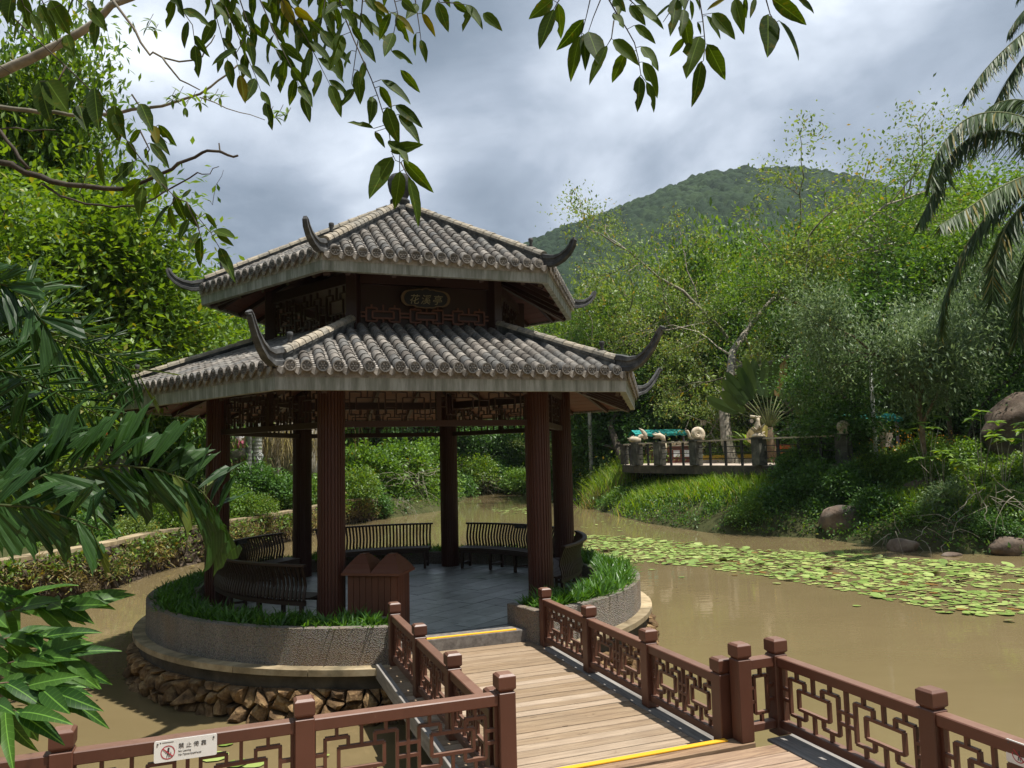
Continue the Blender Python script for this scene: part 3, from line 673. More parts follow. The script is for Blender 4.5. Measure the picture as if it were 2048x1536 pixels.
for k in range(6):
    a = cor(k, 2.8); b_ = cor(k + 1, 2.8); d = (b_ - a).normalized(); a = a + d * .16; b_ = b_ - d * .16; rz = atan2(d.y, d.x); Lw = (b_ - a).length
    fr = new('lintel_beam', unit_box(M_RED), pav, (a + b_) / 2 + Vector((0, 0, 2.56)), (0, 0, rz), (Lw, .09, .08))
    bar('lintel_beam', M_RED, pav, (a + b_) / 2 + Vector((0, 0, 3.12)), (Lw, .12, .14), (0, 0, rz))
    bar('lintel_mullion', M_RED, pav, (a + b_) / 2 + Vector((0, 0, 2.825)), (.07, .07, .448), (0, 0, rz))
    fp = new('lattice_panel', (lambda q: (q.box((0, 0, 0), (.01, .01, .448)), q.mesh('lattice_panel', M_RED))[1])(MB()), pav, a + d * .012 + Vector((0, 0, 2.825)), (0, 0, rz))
    hw = (Lw - .07) / 2
    for s_ in (0, 1):
        fret(fp, M_RED, (s_ * (hw + .07) - .012, 0, 0), (s_ * (hw + .07) + hw - .012, 0, 0), -.224, .224, 2, .016, .028)
# upper body
RB = 2.14
for k in range(6):
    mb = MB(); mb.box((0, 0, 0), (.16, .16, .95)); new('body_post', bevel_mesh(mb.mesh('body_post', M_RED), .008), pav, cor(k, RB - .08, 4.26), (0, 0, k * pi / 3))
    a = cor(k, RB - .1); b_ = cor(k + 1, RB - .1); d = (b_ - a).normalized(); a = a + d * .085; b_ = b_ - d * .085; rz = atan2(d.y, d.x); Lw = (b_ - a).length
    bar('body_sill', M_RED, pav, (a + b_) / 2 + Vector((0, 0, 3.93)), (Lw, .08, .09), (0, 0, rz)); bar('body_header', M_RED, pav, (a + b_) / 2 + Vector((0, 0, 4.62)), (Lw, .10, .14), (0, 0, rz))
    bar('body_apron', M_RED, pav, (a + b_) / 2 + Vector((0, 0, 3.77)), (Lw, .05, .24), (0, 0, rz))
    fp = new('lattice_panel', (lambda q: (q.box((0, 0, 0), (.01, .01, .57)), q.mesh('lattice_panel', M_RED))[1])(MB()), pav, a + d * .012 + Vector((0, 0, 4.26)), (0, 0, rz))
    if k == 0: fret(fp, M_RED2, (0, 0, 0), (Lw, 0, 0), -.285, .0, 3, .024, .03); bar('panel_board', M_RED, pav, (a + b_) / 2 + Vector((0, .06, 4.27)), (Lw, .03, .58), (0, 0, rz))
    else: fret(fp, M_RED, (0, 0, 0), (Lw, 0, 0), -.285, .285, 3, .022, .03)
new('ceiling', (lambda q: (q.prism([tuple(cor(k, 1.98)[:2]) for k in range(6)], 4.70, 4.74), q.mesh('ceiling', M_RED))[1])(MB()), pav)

# signboard on the front face of the upper body
def text_mesh(body, size, m, ext=.003, shear=0.):
    c_ = bpy.data.curves.new('t', 'FONT'); c_.body = body; c_.size = size; c_.extrude = ext; c_.align_x = 'LEFT'; c_.align_y = 'BOTTOM_BASELINE'; c_.shear = shear; c_.resolution_u = 2
    o = bpy.data.objects.new('t', c_); COL.objects.link(o); bpy.context.view_layer.update()
    me = bpy.data.meshes.new_from_object(o.evaluated_get(bpy.context.evaluated_depsgraph_get())); bpy.data.objects.remove(o); me.materials.clear(); me.materials.append(m); return me
M_GOLD = m_paint('dull_gold', (.13, .075, .03), .5); M_NAVY = m_paint('navy_board', (.003, .004, .008), .6); M_GOLDT = m_paint('gold_letters', (.26, .22, .12), .5)
def lobed(s, yo=0):
    P = []
    ctr = [(-.38, .0, .175, 100, 285), (-.16, -.06, .15, 225, 285), (0, -.20, .02, 240, 300), (.16, -.06, .15, 255, 315), (.38, .0, .175, 255, 440), (.16, .08, .13, 60, 120), (0, .095, .14, 50, 130), (-.16, .08, .13, 60, 120)]
    for x, y, r_, a0, a1 in ctr:
        for i in range(9): t = radians(a0 + (a1 - a0) * i / 8); P.append(((x + r_ * cos(t)) * s, (y + r_ * sin(t)) * s))
    return P
tm = pi / 6; out_ = Vector((sin(tm), -cos(tm), 0)); al = Vector((cos(tm), sin(tm), 0)); bp = out_ * ((RB - .1) * cos(pi / 6) + .13) + Vector((0, 0, 4.36))
def plate(name, P, y0, y1, m, par, **kw):
    n = len(P); V = [(x, y0, z) for x, z in P] + [(x, y1, z) for x, z in P]
    return mk(name, V, [tuple(range(n)), tuple(range(2 * n - 1, n - 1, -1))] + [((i + 1) % n, i, n + i, n + (i + 1) % n) for i in range(n)], m)
sb = new('signboard', plate('signboard', lobed(.64), -.02, .03, M_GOLD, None), pav, bp - al * .03 + Vector((0,0,-.01)), (radians(8), 0, tm))
new('sign_face', plate('sign_face', lobed(.565), -.028, -.018, M_NAVY, None), sb)
me = text_mesh('花溪亭', .165, M_GOLDT, .003, .25)
for i_, chx in enumerate('花溪亭'):
    new('sign_character', text_mesh(chx, .145, M_GOLDT, .003, .2), sb, (-.245 + i_ * .165, -.030, -.07), (pi / 2, 0, 0))
# ------------------------------------------------------------------ boardwalk, platform, railings
BROWN = (.100, .037, .021)
M_RAIL = m_paint('brown_rail_paint', BROWN, .42, sun_scuff_tint=(.30, .19, .14))
M_DECK = m_plank('deck_wood', (.19, .12, .07), (.40, .29, .185), (.29, .23, .165), FR)
M_PLAT = m_plank('platform_wood', (.13, .065, .035), (.44, .29, .17), (.22, .16, .12), FR + .035)
M_EDGE = m_plank('grey_edge_wood', (.12, .10, .085), (.34, .31, .27), (.24, .235, .23), FR + pi / 2)
DZ, PZ = -.14, -.05
def board(parent, a0, a1, b0, b1, z, m, th=.035, skew=0., name='deck_board'):
    P = [(a0, b0 + skew * a0), (a1, b0 + skew * a1), (a1, b1 + skew * a1), (a0, b1 + skew * a0)]; c = .004
    V = []
    for zz_, ins in ((z - th, 0), (z - c, 0), (z, c)):
        V += [(P[0][0] + ins, P[0][1] + ins, zz_), (P[1][0] - ins, P[1][1] + ins, zz_), (P[2][0] - ins, P[2][1] - ins, zz_), (P[3][0] + ins, P[3][1] - ins, zz_)]
    F = [(3, 2, 1, 0), (8, 9, 10, 11)] + [(r_ * 4 + i, r_ * 4 + (i + 1) % 4, r_ * 4 + 4 + (i + 1) % 4, r_ * 4 + 4 + i) for r_ in (0, 1) for i in range(4)]
    return new(name, mk(name, V, F, m), parent)
deck = thing('boardwalk', 'sunlit timber boardwalk of cross boards leading to the pavilion step', 'boardwalk', (OX, OY, 0), FR)
board(deck, -.15, 1.86, .09, 3.6, DZ - .036, M_BAND, .01, name='deck_underlay'); b0 = .085; i = 0
while b0 < 3.915:
    wd = .122; b1 = min(b0 + wd, 3.93); lo, hi = (-.16, 1.70) if b1 < 3.60 else (.06, 1.74)
    board(deck, lo + rnd.uniform(-.006, .006), hi + rnd.uniform(-.006, .006), b0 + .0075, b1 - .0075, DZ + rnd.uniform(-.003, .002), M_DECK); b0 = b1
for a0, a1 in ((-.225, -.165),):
    board(deck, a0, a1, .02, 3.64, DZ + .012, M_EDGE, .15, name='edge_board')
for q in range(2):
    board(deck, 1.708, 1.93, .085 + q * 1.75, .08 + (q + 1) * 1.75, DZ - .004, M_EDGE, .05, name='edge_board')
board(deck, 1.96, 2.015, .02, 3.55, DZ - .06, M_EDGE, .12, name='joist')
board(deck, .2, .3, .1, 3.5, DZ - .045, M_EDGE, .14, name='joist'); board(deck, 1.4, 1.5, .1, 3.5, DZ - .045, M_EDGE, .14, name='joist')
for a, b_ in ((.1, 1.6), (1.6, 1.6), (.1, 2.9), (1.6, 2.9), (.1, .3), (1.6, .3)):
    mb = MB(); mb.lathe([(.09, -1.5), (.09, -.33)], 12, (a, b_, 0)); new('pile', mb.mesh('pile', M_BAND), deck)
board(deck, -.15, 1.9, 1.52, 1.68, -.19, M_EDGE, .14, name='cross_beam'); board(deck, -.15, 1.9, 2.82, 2.98, -.19, M_EDGE, .14, name='cross_beam')

plat = thing('viewing_platform', 'near timber platform of wide weathered boards one step above the boardwalk', 'platform', (OX, OY, 0), FR)
b0 = .08; first = True
while b0 > -8.5:
    wd = .155 if b0 > -4 else .5; b1 = b0 - wd; sk = -.035
    cuts = [-7.5, -4.1 + rnd.uniform(-.3, .3), -.6 + rnd.uniform(-.5, .5), 2.045] if b0 > -4 else [-7.5, 2.045]
    if first: cuts = [-.07, 1.94]; sk = 0; first = False
    for c0, c1 in zip(cuts, cuts[1:]): board(plat, c0 + .002, c1 - .002, b1 + .0065, b0 - .0065, PZ + rnd.uniform(-.003, .003), M_PLAT, .04, sk)
    b0 = b1
new('platform_line', (lambda q: (q.box((.93, .045, PZ + .006), (1.66, .05, .008)), q.mesh('yellow_line', M_YEL))[1])(MB()), plat)
board(plat, 2.30, 2.36, -8, -.02, PZ - .004, M_EDGE, .16, name='edge_board')
for q in range(5): board(plat, 2.05, 2.292, -.05 - (q + 1) * 1.4, -.06 - q * 1.4, PZ + .008, M_EDGE, .02, name='edge_board')
board(plat, -7.5, -.02, -.02, .075, PZ - .045, M_EDGE, .16, name='edge_board'); board(plat, .1, 1.9, .0, .07, PZ - .045, M_EDGE, .1, name='edge_board')
for a, b_ in ((-3.5, -.2), (-1.2, -.2), (1.5, -.2), (2.1, -1.6), (2.1, -3), (-5.5, -.2)):
    mb = MB(); mb.lathe([(.1, -1.5), (.1, -.1)], 12, (a, b_, 0)); new('pile', mb.mesh('pile', M_BAND), plat)

PW = .118
def post_mesh(hh, m, name):
    mb = MB(); w2 = PW / 2
    mb.box((0, 0, (hh - .115) / 2), (PW, PW, hh - .115)); me = bevel_mesh(mb.mesh('post', m), .006); return me
mb = MB(); w2 = PW / 2 * 1.04
for i, (s_, z) in enumerate(((.74, -.115), (.74, -.10), (1, -.09), (1.0, -.012), (.80, 0))):
    pass
V = []; F = []
for s_, z in ((.70, -.122), (.78, -.106), (.98, -.094), (1.0, -.086), (1.0, -.018), (.97, -.013), (.72, 0)):
    V += [(-w2 * s_, -w2 * s_, z), (w2 * s_, -w2 * s_, z), (w2 * s_, w2 * s_, z), (-w2 * s_, w2 * s_, z)]
for r_ in range(6): F += [(r_ * 4 + i, r_ * 4 + (i + 1) % 4, r_ * 4 + 4 + (i + 1) % 4, r_ * 4 + 4 + i) for i in range(4)]
F += [(24, 25, 26, 27), (3, 2, 1, 0)]
ME_PCAP = mk('post_cap', V, F, M_RAIL)
mb = MB(); mb.box((0, 0, 0), (1, .085, .072)); 
def rail_piece(name, parent, p0, p1, z, hgt, dep, m):
    p0 = Vector(p0); p1 = Vector(p1); d = p1 - p0; Lr = d.length; rz = atan2(d.y, d.x)
    mb = MB(); mb.box((0, 0, 0), (Lr, dep, hgt)); me = bevel_mesh(mb.mesh(name, m), .006)
    c = (p0 + p1) / 2; new(name, me, parent, (c.x, c.y, z), (0, 0, rz))
def railing(label, z, hh, posts, mode='full', cells=2):
    t = thing('railing', label, 'railing', (OX, OY, 0), FR, 'fretwork railings of the walkway')
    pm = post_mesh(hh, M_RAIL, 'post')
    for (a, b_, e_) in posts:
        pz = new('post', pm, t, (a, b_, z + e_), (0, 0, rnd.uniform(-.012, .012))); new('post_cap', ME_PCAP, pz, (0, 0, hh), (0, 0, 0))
    for (a0, b0, _), (a1, b1, _) in zip(posts, posts[1:]):
        p0 = Vector((a0, b0, 0)); p1 = Vector((a1, b1, 0)); d = (p1 - p0).normalized(); Lg = (p1 - p0).length
        q0 = p0 + d * (PW / 2 - .004); q1 = p1 - d * (PW / 2 - .004)
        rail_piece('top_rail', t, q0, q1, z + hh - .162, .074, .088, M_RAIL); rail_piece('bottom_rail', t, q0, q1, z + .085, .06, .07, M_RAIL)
        zt0, zt1 = z + .115, z + hh - .199
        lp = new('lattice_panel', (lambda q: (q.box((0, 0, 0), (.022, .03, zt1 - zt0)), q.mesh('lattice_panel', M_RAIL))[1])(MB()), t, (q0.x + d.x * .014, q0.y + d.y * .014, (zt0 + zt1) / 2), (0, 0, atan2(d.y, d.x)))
        hz = (zt1 - zt0) / 2; Lq = (q1 - q0).length - .014
        if Lg < .5:
            B = [(.22, .16, .22, .84), (.78, .16, .78, .84), (.22, .84, .78, .84), (.22, .16, .78, .16), (.5, .84, .5, 1), (.5, 0, .5, .16), (0, .38, .22, .38), (0, .64, .22, .64), (.78, .38, 1, .38), (.78, .64, 1, .64)]
            for x0, y0, x1, y1 in B:
                bar('lattice_bar', M_RAIL, lp, ((x0 + x1) / 2 * Lq, 0, -hz + (y0 + y1) / 2 * 2 * hz), (max(abs(x1 - x0) * Lq, .022), .028, max(abs(y1 - y0) * 2 * hz, .022)))
        else:
            fret(lp, M_RAIL, (0, 0, 0), (Lq, 0, 0), -hz, hz, cells, .021, .028)
            for c_ in range(1, cells): bar('lattice_bar', M_RAIL, lp, (Lq * c_ / cells, 0, 0), (.021, .030, 2 * hz))
            bar('lattice_bar', M_RAIL, lp, (Lq - .004, 0, 0), (.022, .030, 2 * hz))
    return t
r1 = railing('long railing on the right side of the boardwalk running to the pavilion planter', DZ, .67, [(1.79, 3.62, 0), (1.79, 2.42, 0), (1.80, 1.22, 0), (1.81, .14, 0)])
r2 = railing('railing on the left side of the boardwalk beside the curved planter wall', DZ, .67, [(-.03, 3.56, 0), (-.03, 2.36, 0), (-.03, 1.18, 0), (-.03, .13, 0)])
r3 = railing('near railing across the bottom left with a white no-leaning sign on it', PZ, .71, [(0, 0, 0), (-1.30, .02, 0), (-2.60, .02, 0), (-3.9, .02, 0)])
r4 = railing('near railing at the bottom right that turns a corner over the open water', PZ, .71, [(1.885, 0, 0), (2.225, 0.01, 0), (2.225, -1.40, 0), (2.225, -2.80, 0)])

# signs on the rails
M_SIGN = m_paint('sign_white', (.70, .70, .66), .4); M_INK = m_paint('sign_ink', (.03, .03, .03), .5); M_SRED = m_paint('sign_red', (.42, .03, .05), .5)
def no_lean(label, loc, rz, full=True):
    W_, H_ = .335, .118
    P = []
    for cx_, cz_, a0 in ((W_ / 2 - .01, -H_ / 2 + .01, -90), (W_ / 2 - .01, H_ / 2 - .01, 0), (-W_ / 2 + .01, H_ / 2 - .01, 90), (-W_ / 2 + .01, -H_ / 2 + .01, 180)):
        for j in range(4): t = radians(a0 + 30 * j); P.append((cx_ + .01 * cos(t), cz_ + .01 * sin(t)))
    s = new('notice_sign', plate('notice_sign', P, -.003, .003, M_SIGN, None), None, loc, (radians(-1.5), 0, rz)); tag(s, label, 'sign', 'no leaning signs on the railings')
    mb = MB(); V = []; F = []; n = 28
    for r_, y in ((.038, -.004), (.033, -.004)):
        for k in range(n): V.append((r_ * cos(2 * pi * k / n), y, r_ * sin(2 * pi * k / n)))
    F = [((k + 1) % n, k, n + k, n + (k + 1) % n) for k in range(n)]
    cxx = -.095; z0 = -.008
    new('prohibition_ring', mk('prohibition_ring', V, F, M_SRED), s, (cxx, 0, z0))
    bar('prohibition_bar', M_SRED, s, (cxx, -.0048, z0), (.072, .0012, .005), (0, radians(42), 0))
    mb = MB(); mb.lathe([(.0, 0), (.0055, 0), (.0055, .0012), (0, .0012)], 10); hd = mb.mesh('pictogram_head', M_INK); new('pictogram_head', hd, s, (cxx + .004, -.0034, z0 + .02), (pi / 2, 0, 0))
    for c_, d_, r_ in (((cxx + .003, z0 + .004), (.009, .024), 0), ((cxx - .003, z0 - .016), (.0045, .022), 12), ((cxx + .006, z0 - .016), (.0045, .022), -6), ((cxx - .006, z0 + .003), (.003, .018), 40), ((cxx + .016, z0 - .012), (.0025, .028), 0)):
        bar('pictogram_limb', M_INK, s, (c_[0], -.0038, c_[1]), (d_[0], .001, d_[1]), (0, radians(r_), 0))
    for i_, ch in enumerate('禁止倚靠'): new('sign_character', text_mesh(ch, .031, M_INK, .0004), s, (-.04 + i_ * .040, -.0038, .008), (pi / 2, 0, 0))
    new('sign_text', text_mesh('No Leaning', .0145, M_INK, .0004), s, (-.04, -.0038, -.014), (pi / 2, 0, 0)); new('sign_text', text_mesh('Не Прислоняться', .0145, M_INK, .0004), s, (-.04, -.0038, -.034), (pi / 2, 0, 0))
    for xx in (-.149, .149):
        mb = MB(); mb.lathe([(.0, 0), (.005, 0), (.005, .003), (0, .003)], 8); new('screw', mb.mesh('screw', M_HORN), s, (xx, -.0034, .042), (pi / 2, 0, 0))
    bar('sign_mark', M_HORN, s, (-.095, -.0036, .047), (.06, .001, .003)); bar('sign_mark', M_HORN, s, (-.134, -.0036, .047), (.006, .001, .006))
    return s
ax, ay = uv(-1.965, -.035); no_lean('white no-leaning sign with red ring on the near left railing, whole board in view', (ax, ay, PZ + .71 - .185), FR)
ax, ay = uv(2.185, -2.06); no_lean('white no-leaning sign on the right hand railing, cut off by the edge of the photo', (ax, ay, PZ + .71 - .182), FR - pi / 2)

# ------------------------------------------------------------------ benches, litter cabinet
M_BENCH = m_paint('dark_bench_wood', (.040, .019, .011), .5)
def arc_strip(mb, r0, r1, z0, z1, t0, t1, n):
    V = []; F = []
    for i in range(n + 1):
        t = t0 + (t1 - t0) * i / n
        for rr, z in ((r0, z0), (r1, z0), (r1, z1), (r0, z1)): V.append((rr * sin(t), -rr * cos(t), z))
    for i in range(n):
        a = 4 * i; b_ = a + 4
        for k in range(4): k2 = (k + 1) % 4; F.append((a + k, b_ + k, b_ + k2, a + k2))
    F.append((0, 1, 2, 3)); F.append((4 * n + 3, 4 * n + 2, 4 * n + 1, 4 * n)); mb.add(V, F)
SP = [(2.90, .80), (2.865, .72), (2.825, .62), (2.815, .54), (2.84, .45), (2.85, .38), (2.82, .33)]
V = []; hw = .0175
for r_, z in SP:
    V += [(-hw, -r_ - .009, z), (hw, -r_ - .009, z), (hw, -r_ + .009, z), (-hw, -r_ + .009, z)]
F = [(a * 4 + i, a * 4 + 4 + i, a * 4 + 4 + (i + 1) % 4, a * 4 + (i + 1) % 4) for a in range(len(SP) - 1) for i in range(4)] + [(0, 1, 2, 3)]
ME_SLAT = mk('back_slat', V, F, M_BENCH)
labels = {1: 'curved slatted bench on the right side of the pavilion floor, seen from behind its back', 2: 'curved slatted bench at the far right with a small grey plaque on its top rail',
          3: 'curved slatted bench at the back of the pavilion showing water between its slats', 4: 'dark slatted bench at the far left with a grey plaque, facing inward', 5: 'curved bench at the front left with its back turned to the planter'}
for k in range(1, 6):
    t = thing('curved_bench', labels[k], 'bench', (CX, CY, 0), PHI, 'curved benches between the columns')
    t0 = radians(60 * k + (7.5 if k != 1 else 9)); t1 = radians(60 * k + 53.5)
    for r0 in (2.40, 2.495, 2.59, 2.685): mb = MB(); arc_strip(mb, r0, r0 + .085, .365, .392, t0, t1, 14); new('seat_slat', mb.mesh('seat_slat', M_BENCH), t)
    mb = MB(); arc_strip(mb, 2.40, 2.44, .30, .362, t0 + .01, t1 - .01, 14); new('seat_apron', mb.mesh('seat_apron', M_BENCH), t)
    mb = MB(); arc_strip(mb, 2.80, 2.84, .30, .362, t0 + .01, t1 - .01, 14); new('seat_apron', mb.mesh('seat_apron', M_BENCH), t)
    mb = MB(); arc_strip(mb, 2.868, 2.935, .79, .822, t0 - .005, t1 + .005, 16); new('top_rail', bevel_mesh(mb.mesh('top_rail', M_BENCH), .004), t)
    n = 34
    for i in range(n + 1): new('back_slat', ME_SLAT, t, (0, 0, 0), (0, 0, t0 + .012 + (t1 - t0 - .024) * i / n))
    for i in range(4):
        ta = t0 + .03 + (t1 - t0 - .06) * i / 3
        for rr in (2.43, 2.82): bar('leg', M_BENCH, t, (rr * sin(ta), -rr * cos(ta), .15), (.045, .045, .30), (0, 0, ta))
        bar('stretcher', M_BENCH, t, (2.625 * sin(ta), -2.625 * cos(ta), .10), (.026, .35, .03), (0, 0, ta))
    if k in (2, 4):
        tp = radians(60 * k + 29); bar('plaque', M_HORN, t, (2.855 * sin(tp), -2.855 * cos(tp), .77), (.30, .012, .06), (0, 0, tp))
M_CAB = m_paint('cabinet_wood', (.120, .042, .021), .55)
cab = thing('litter_cabinet', 'brown wooden double litter cabinet with two small hipped roofs beside the front column', 'litter bin', (-1.72, 9.72, 0), radians(-12))
Wc, Dc, Hc = .64, .42, .70
bar('cabinet_body', M_CAB, cab, (0, 0, Hc / 2), (Wc - .02, Dc - .02, Hc - .02))
for i in range(8): bar('panel_board', M_CAB, cab, (-Wc / 2 + .04 + i * .08, -Dc / 2, Hc / 2), (.074, .018, Hc - .03))
for i in range(5): bar('panel_board', M_CAB, cab, (Wc / 2, -Dc / 2 + .045 + i * .083, Hc / 2), (.018, .077, Hc - .03))
bar('roof_edge', M_CAB, cab, (0, 0, Hc + .012), (Wc + .12, Dc + .12, .03))
for s_ in (-1, 1):
    V = []; hx = (Wc + .11) / 4; hy = (Dc + .11) / 2
    for i, (f_, z) in enumerate(((1, 0), (.86, .045), (.86, .05), (.66, .10), (.66, .105), (.30, .19))):
        V += [(-hx * f_, -hy * f_, z), (hx * f_, -hy * f_, z), (hx * f_, hy * f_, z), (-hx * f_, hy * f_, z)]
    F = [(r_ * 4 + i, r_ * 4 + (i + 1) % 4, r_ * 4 + 4 + (i + 1) % 4, r_ * 4 + 4 + i) for r_ in range(5) for i in range(4)] + [(20, 21, 22, 23)]
    new('cabinet_roof', mk('cabinet_roof', V, F, M_CAB), cab, (s_ * hx, 0, Hc + .028))
    bar('roof_cap', M_CAB, cab, (s_ * hx, 0, Hc + .028 + .196), (.085, .13, .02))
# ------------------------------------------------------------------ vegetation kit
def unitv(a): return a / np.maximum(np.linalg.norm(a, axis=-1, keepdims=True), 1e-9)
def leaf_cloud(P, D, Ln, wr, rs, fold=.25, flat=.5, droop=0.):
    """folded four-point leaves: P base points, D directions, Ln lengths"""
    n = len(P); D = unitv(D); up = np.tile([0, 0, 1.], (n, 1)) * flat + rs.randn(n, 3) * (1 - flat) * .9
    Sd = unitv(np.cross(D, up)); Nn = unitv(np.cross(Sd, D)); Ln = np.asarray(Ln)[:, None]; W_ = Ln * wr * .5
    a = P; b_ = P + D * Ln * .45 + Sd * W_ + Nn * W_ * fold; c_ = P + D * Ln - Nn * Ln * droop; d = P + D * Ln * .45 - Sd * W_ + Nn * W_ * fold
    V = np.stack([a, b_, c_, d], 1).reshape(-1, 3); i = np.arange(n)[:, None] * 4
    F = np.concatenate([i + [0, 1, 2], i + [0, 2, 3]], 1).reshape(-1, 3)
    return V, F
def blades(P, D, Ln, Wd, rs, bend=.5, n=4):
    """arching grass blades: n segments, ends in a point"""
    k = len(P); D = unitv(D); Sd = unitv(np.cross(D, np.tile([0, 0, 1.], (k, 1)) + rs.randn(k, 3) * .2)); Ln = np.asarray(Ln)[:, None]; Wd = np.asarray(Wd)[:, None]
    hor = D * [1, 1, 0]; hor = unitv(hor + rs.randn(k, 3) * [.3, .3, 0]); pts = []; p = P.copy(); d = D.copy()
    rows = []
    for j in range(n + 1):
        t = j / n; w_ = Wd * (1 - t ** 1.6) * (.55 + 1.2 * t * (1 - t)) * .5 * 1.8
        if j < n: rows += [p - Sd * w_, p + Sd * w_]
        else: rows += [p]
        p = p + d * Ln / n; d = unitv(d + (hor * .35 - np.array([0, 0, 1.]) * .55) * bend * (.4 + t))
    V = np.stack(rows, 1); m_ = 2 * n + 1; V = V.reshape(-1, 3); i = np.arange(k)[:, None] * m_; F = []
    for j in range(n - 1): F += [i + [2 * j, 2 * j + 1, 2 * j + 3], i + [2 * j, 2 * j + 3, 2 * j + 2]]
    F.append(i + [2 * n - 2, 2 * n - 1, 2 * n]); return V, np.concatenate(F, 1).reshape(-1, 3)
def rotz(V, a): c_, s_ = cos(a), sin(a); return V @ np.array([[c_, s_, 0], [-s_, c_, 0], [0, 0, 1]])
def skeleton(seed, height, r0, levels=4, split=(3, 4), first=.35, ang=(30, 60), up=.25, wander=.18, shrink=.62, lean=(0, 0)):
    rs = random.Random(seed); segs = []; tips = []
    def grow(p, d, ln, r_, lv):
        n = 5 if lv == 0 else 4; pts = [p]; rr = [r_]
        for i in range(n):
            d = (d + Vector((rs.gauss(0, wander), rs.gauss(0, wander), rs.gauss(0, wander) * .6 + up * (.3 if lv else .1)))).normalized()
            p = p + d * ln / n; pts.append(p); rr.append(r_ * (1 - .42 * (i + 1) / n))
        segs.append((pts, rr, lv))
        if lv >= levels - 1: tips.append((pts, d)); return
        k = rs.randint(*split)
        for c_ in range(k):
            f = 1.0 if c_ == 0 else rs.uniform(first if lv == 0 else .25, .95); i = min(n - 1, int(f * n)); q = pts[i].lerp(pts[i + 1], f * n - i) if f < 1 else pts[-1]
            a = radians(rs.uniform(*ang)) * (.45 if c_ == 0 else 1); ax_ = d.orthogonal().normalized(); ax_.rotate(Matrix.Rotation(rs.uniform(0, 2 * pi), 3, d)); nd = d.copy(); nd.rotate(Matrix.Rotation(a, 3, ax_))
            grow(q, nd, ln * rs.uniform(shrink * .8, shrink * 1.15), rr[i] * (.82 if c_ == 0 else .66), lv + 1)
    grow(Vector((0, 0, -.3)), Vector((lean[0], lean[1], 1)).normalized(), height * .42, r0, 0)
    return segs, tips
def tree_meshes(seed, height, r0, nleaf, leaf, wr=.45, spread=.5, m_bark=None, m_lf=None, droop=.35, cl=14, flat=.72, **kw):
    segs, tips = skeleton(seed, height, r0, **kw); mb = MB()
    for pts, rr, lv in segs: mb.tube(pts, rr, 8 if lv == 0 else (5 if lv < 2 else 3), cap=False)
    tm_ = mk_np('trunk', np.array(mb.V), np.array(mb.F), m_bark, True)
    rs = np.random.RandomState(seed + 77); cl = int(cl * 2.2); ncl = nleaf // cl; C = []
    T_ = [np.array([list(q) for q in pts]) for pts, d in tips]; idx = rs.randint(0, len(T_), ncl); f = rs.rand(ncl) ** .6 * (len(T_[0]) - 1.001)
    P0 = np.array([T_[i][int(g)] * (1 - g % 1) + T_[i][int(g) + 1] * (g % 1) for i, g in zip(idx, f)]) + rs.randn(ncl, 3) * spread * [1, 1, .7]
    ctr = P0.mean(0); od = unitv(P0 - ctr * [1, 1, .8]) + [0, 0, .1]
    P = np.repeat(P0, cl, 0) + rs.randn(ncl * cl, 3) * leaf * 1.9; D = np.repeat(od, cl, 0) * .7 + rs.randn(ncl * cl, 3) * .8 - [0, 0, droop]
    V, F = leaf_cloud(P, D, leaf * rs.uniform(.6, 1.25, len(P)), wr, rs, flat=flat)
    lo = np.percentile(V, 3, axis=0); hi = np.percentile(V, 98.5, axis=0); cc = (lo + hi) / 2 * [1, 1, 0]; V = V - cc
    co = np.empty(len(tm_.vertices) * 3, np.float32); tm_.vertices.foreach_get('co', co); tm_.vertices.foreach_set('co', (co.reshape(-1, 3) - cc).ravel().astype(np.float32)); tm_.update()
    return tm_, mk_np('crown', V, F, m_lf), (hi[0] - lo[0] + hi[1] - lo[1]) / 2, hi[2]
def blob_leaves(nleaf, leaf, shape, seed, wr=.45, cl=10, m_lf=None, droop=.3, lump=.35, hollow=.55, flat=.7, name='foliage'):
    """foliage of a shrub: clumps on the outer shell of an uneven dome with radii `shape`"""
    rs = np.random.RandomState(seed); ncl = nleaf // cl; d = unitv(rs.randn(ncl, 3)); d[:, 2] = np.abs(d[:, 2]) * 1.0 - .12
    L_ = rs.randn(9, 3); L_ = unitv(L_); b_ = np.max(np.clip((unitv(d) @ L_.T - .55) / .45, 0, 1), 1); rr = (hollow + (1 - hollow) * rs.rand(ncl) ** .5) * (1 - lump + lump * 1.4 * b_)
    P0 = d * rr[:, None] * shape; P = np.repeat(P0, cl, 0) + rs.randn(ncl * cl, 3) * leaf * 1.1; D = np.repeat(unitv(d), cl, 0) * .8 + rs.randn(len(P), 3) * .7 - [0, 0, droop]
    V, F = leaf_cloud(P, D, leaf * rs.uniform(.6, 1.25, len(P)), wr, rs, flat=flat); return mk_np(name, V, F, m_lf)

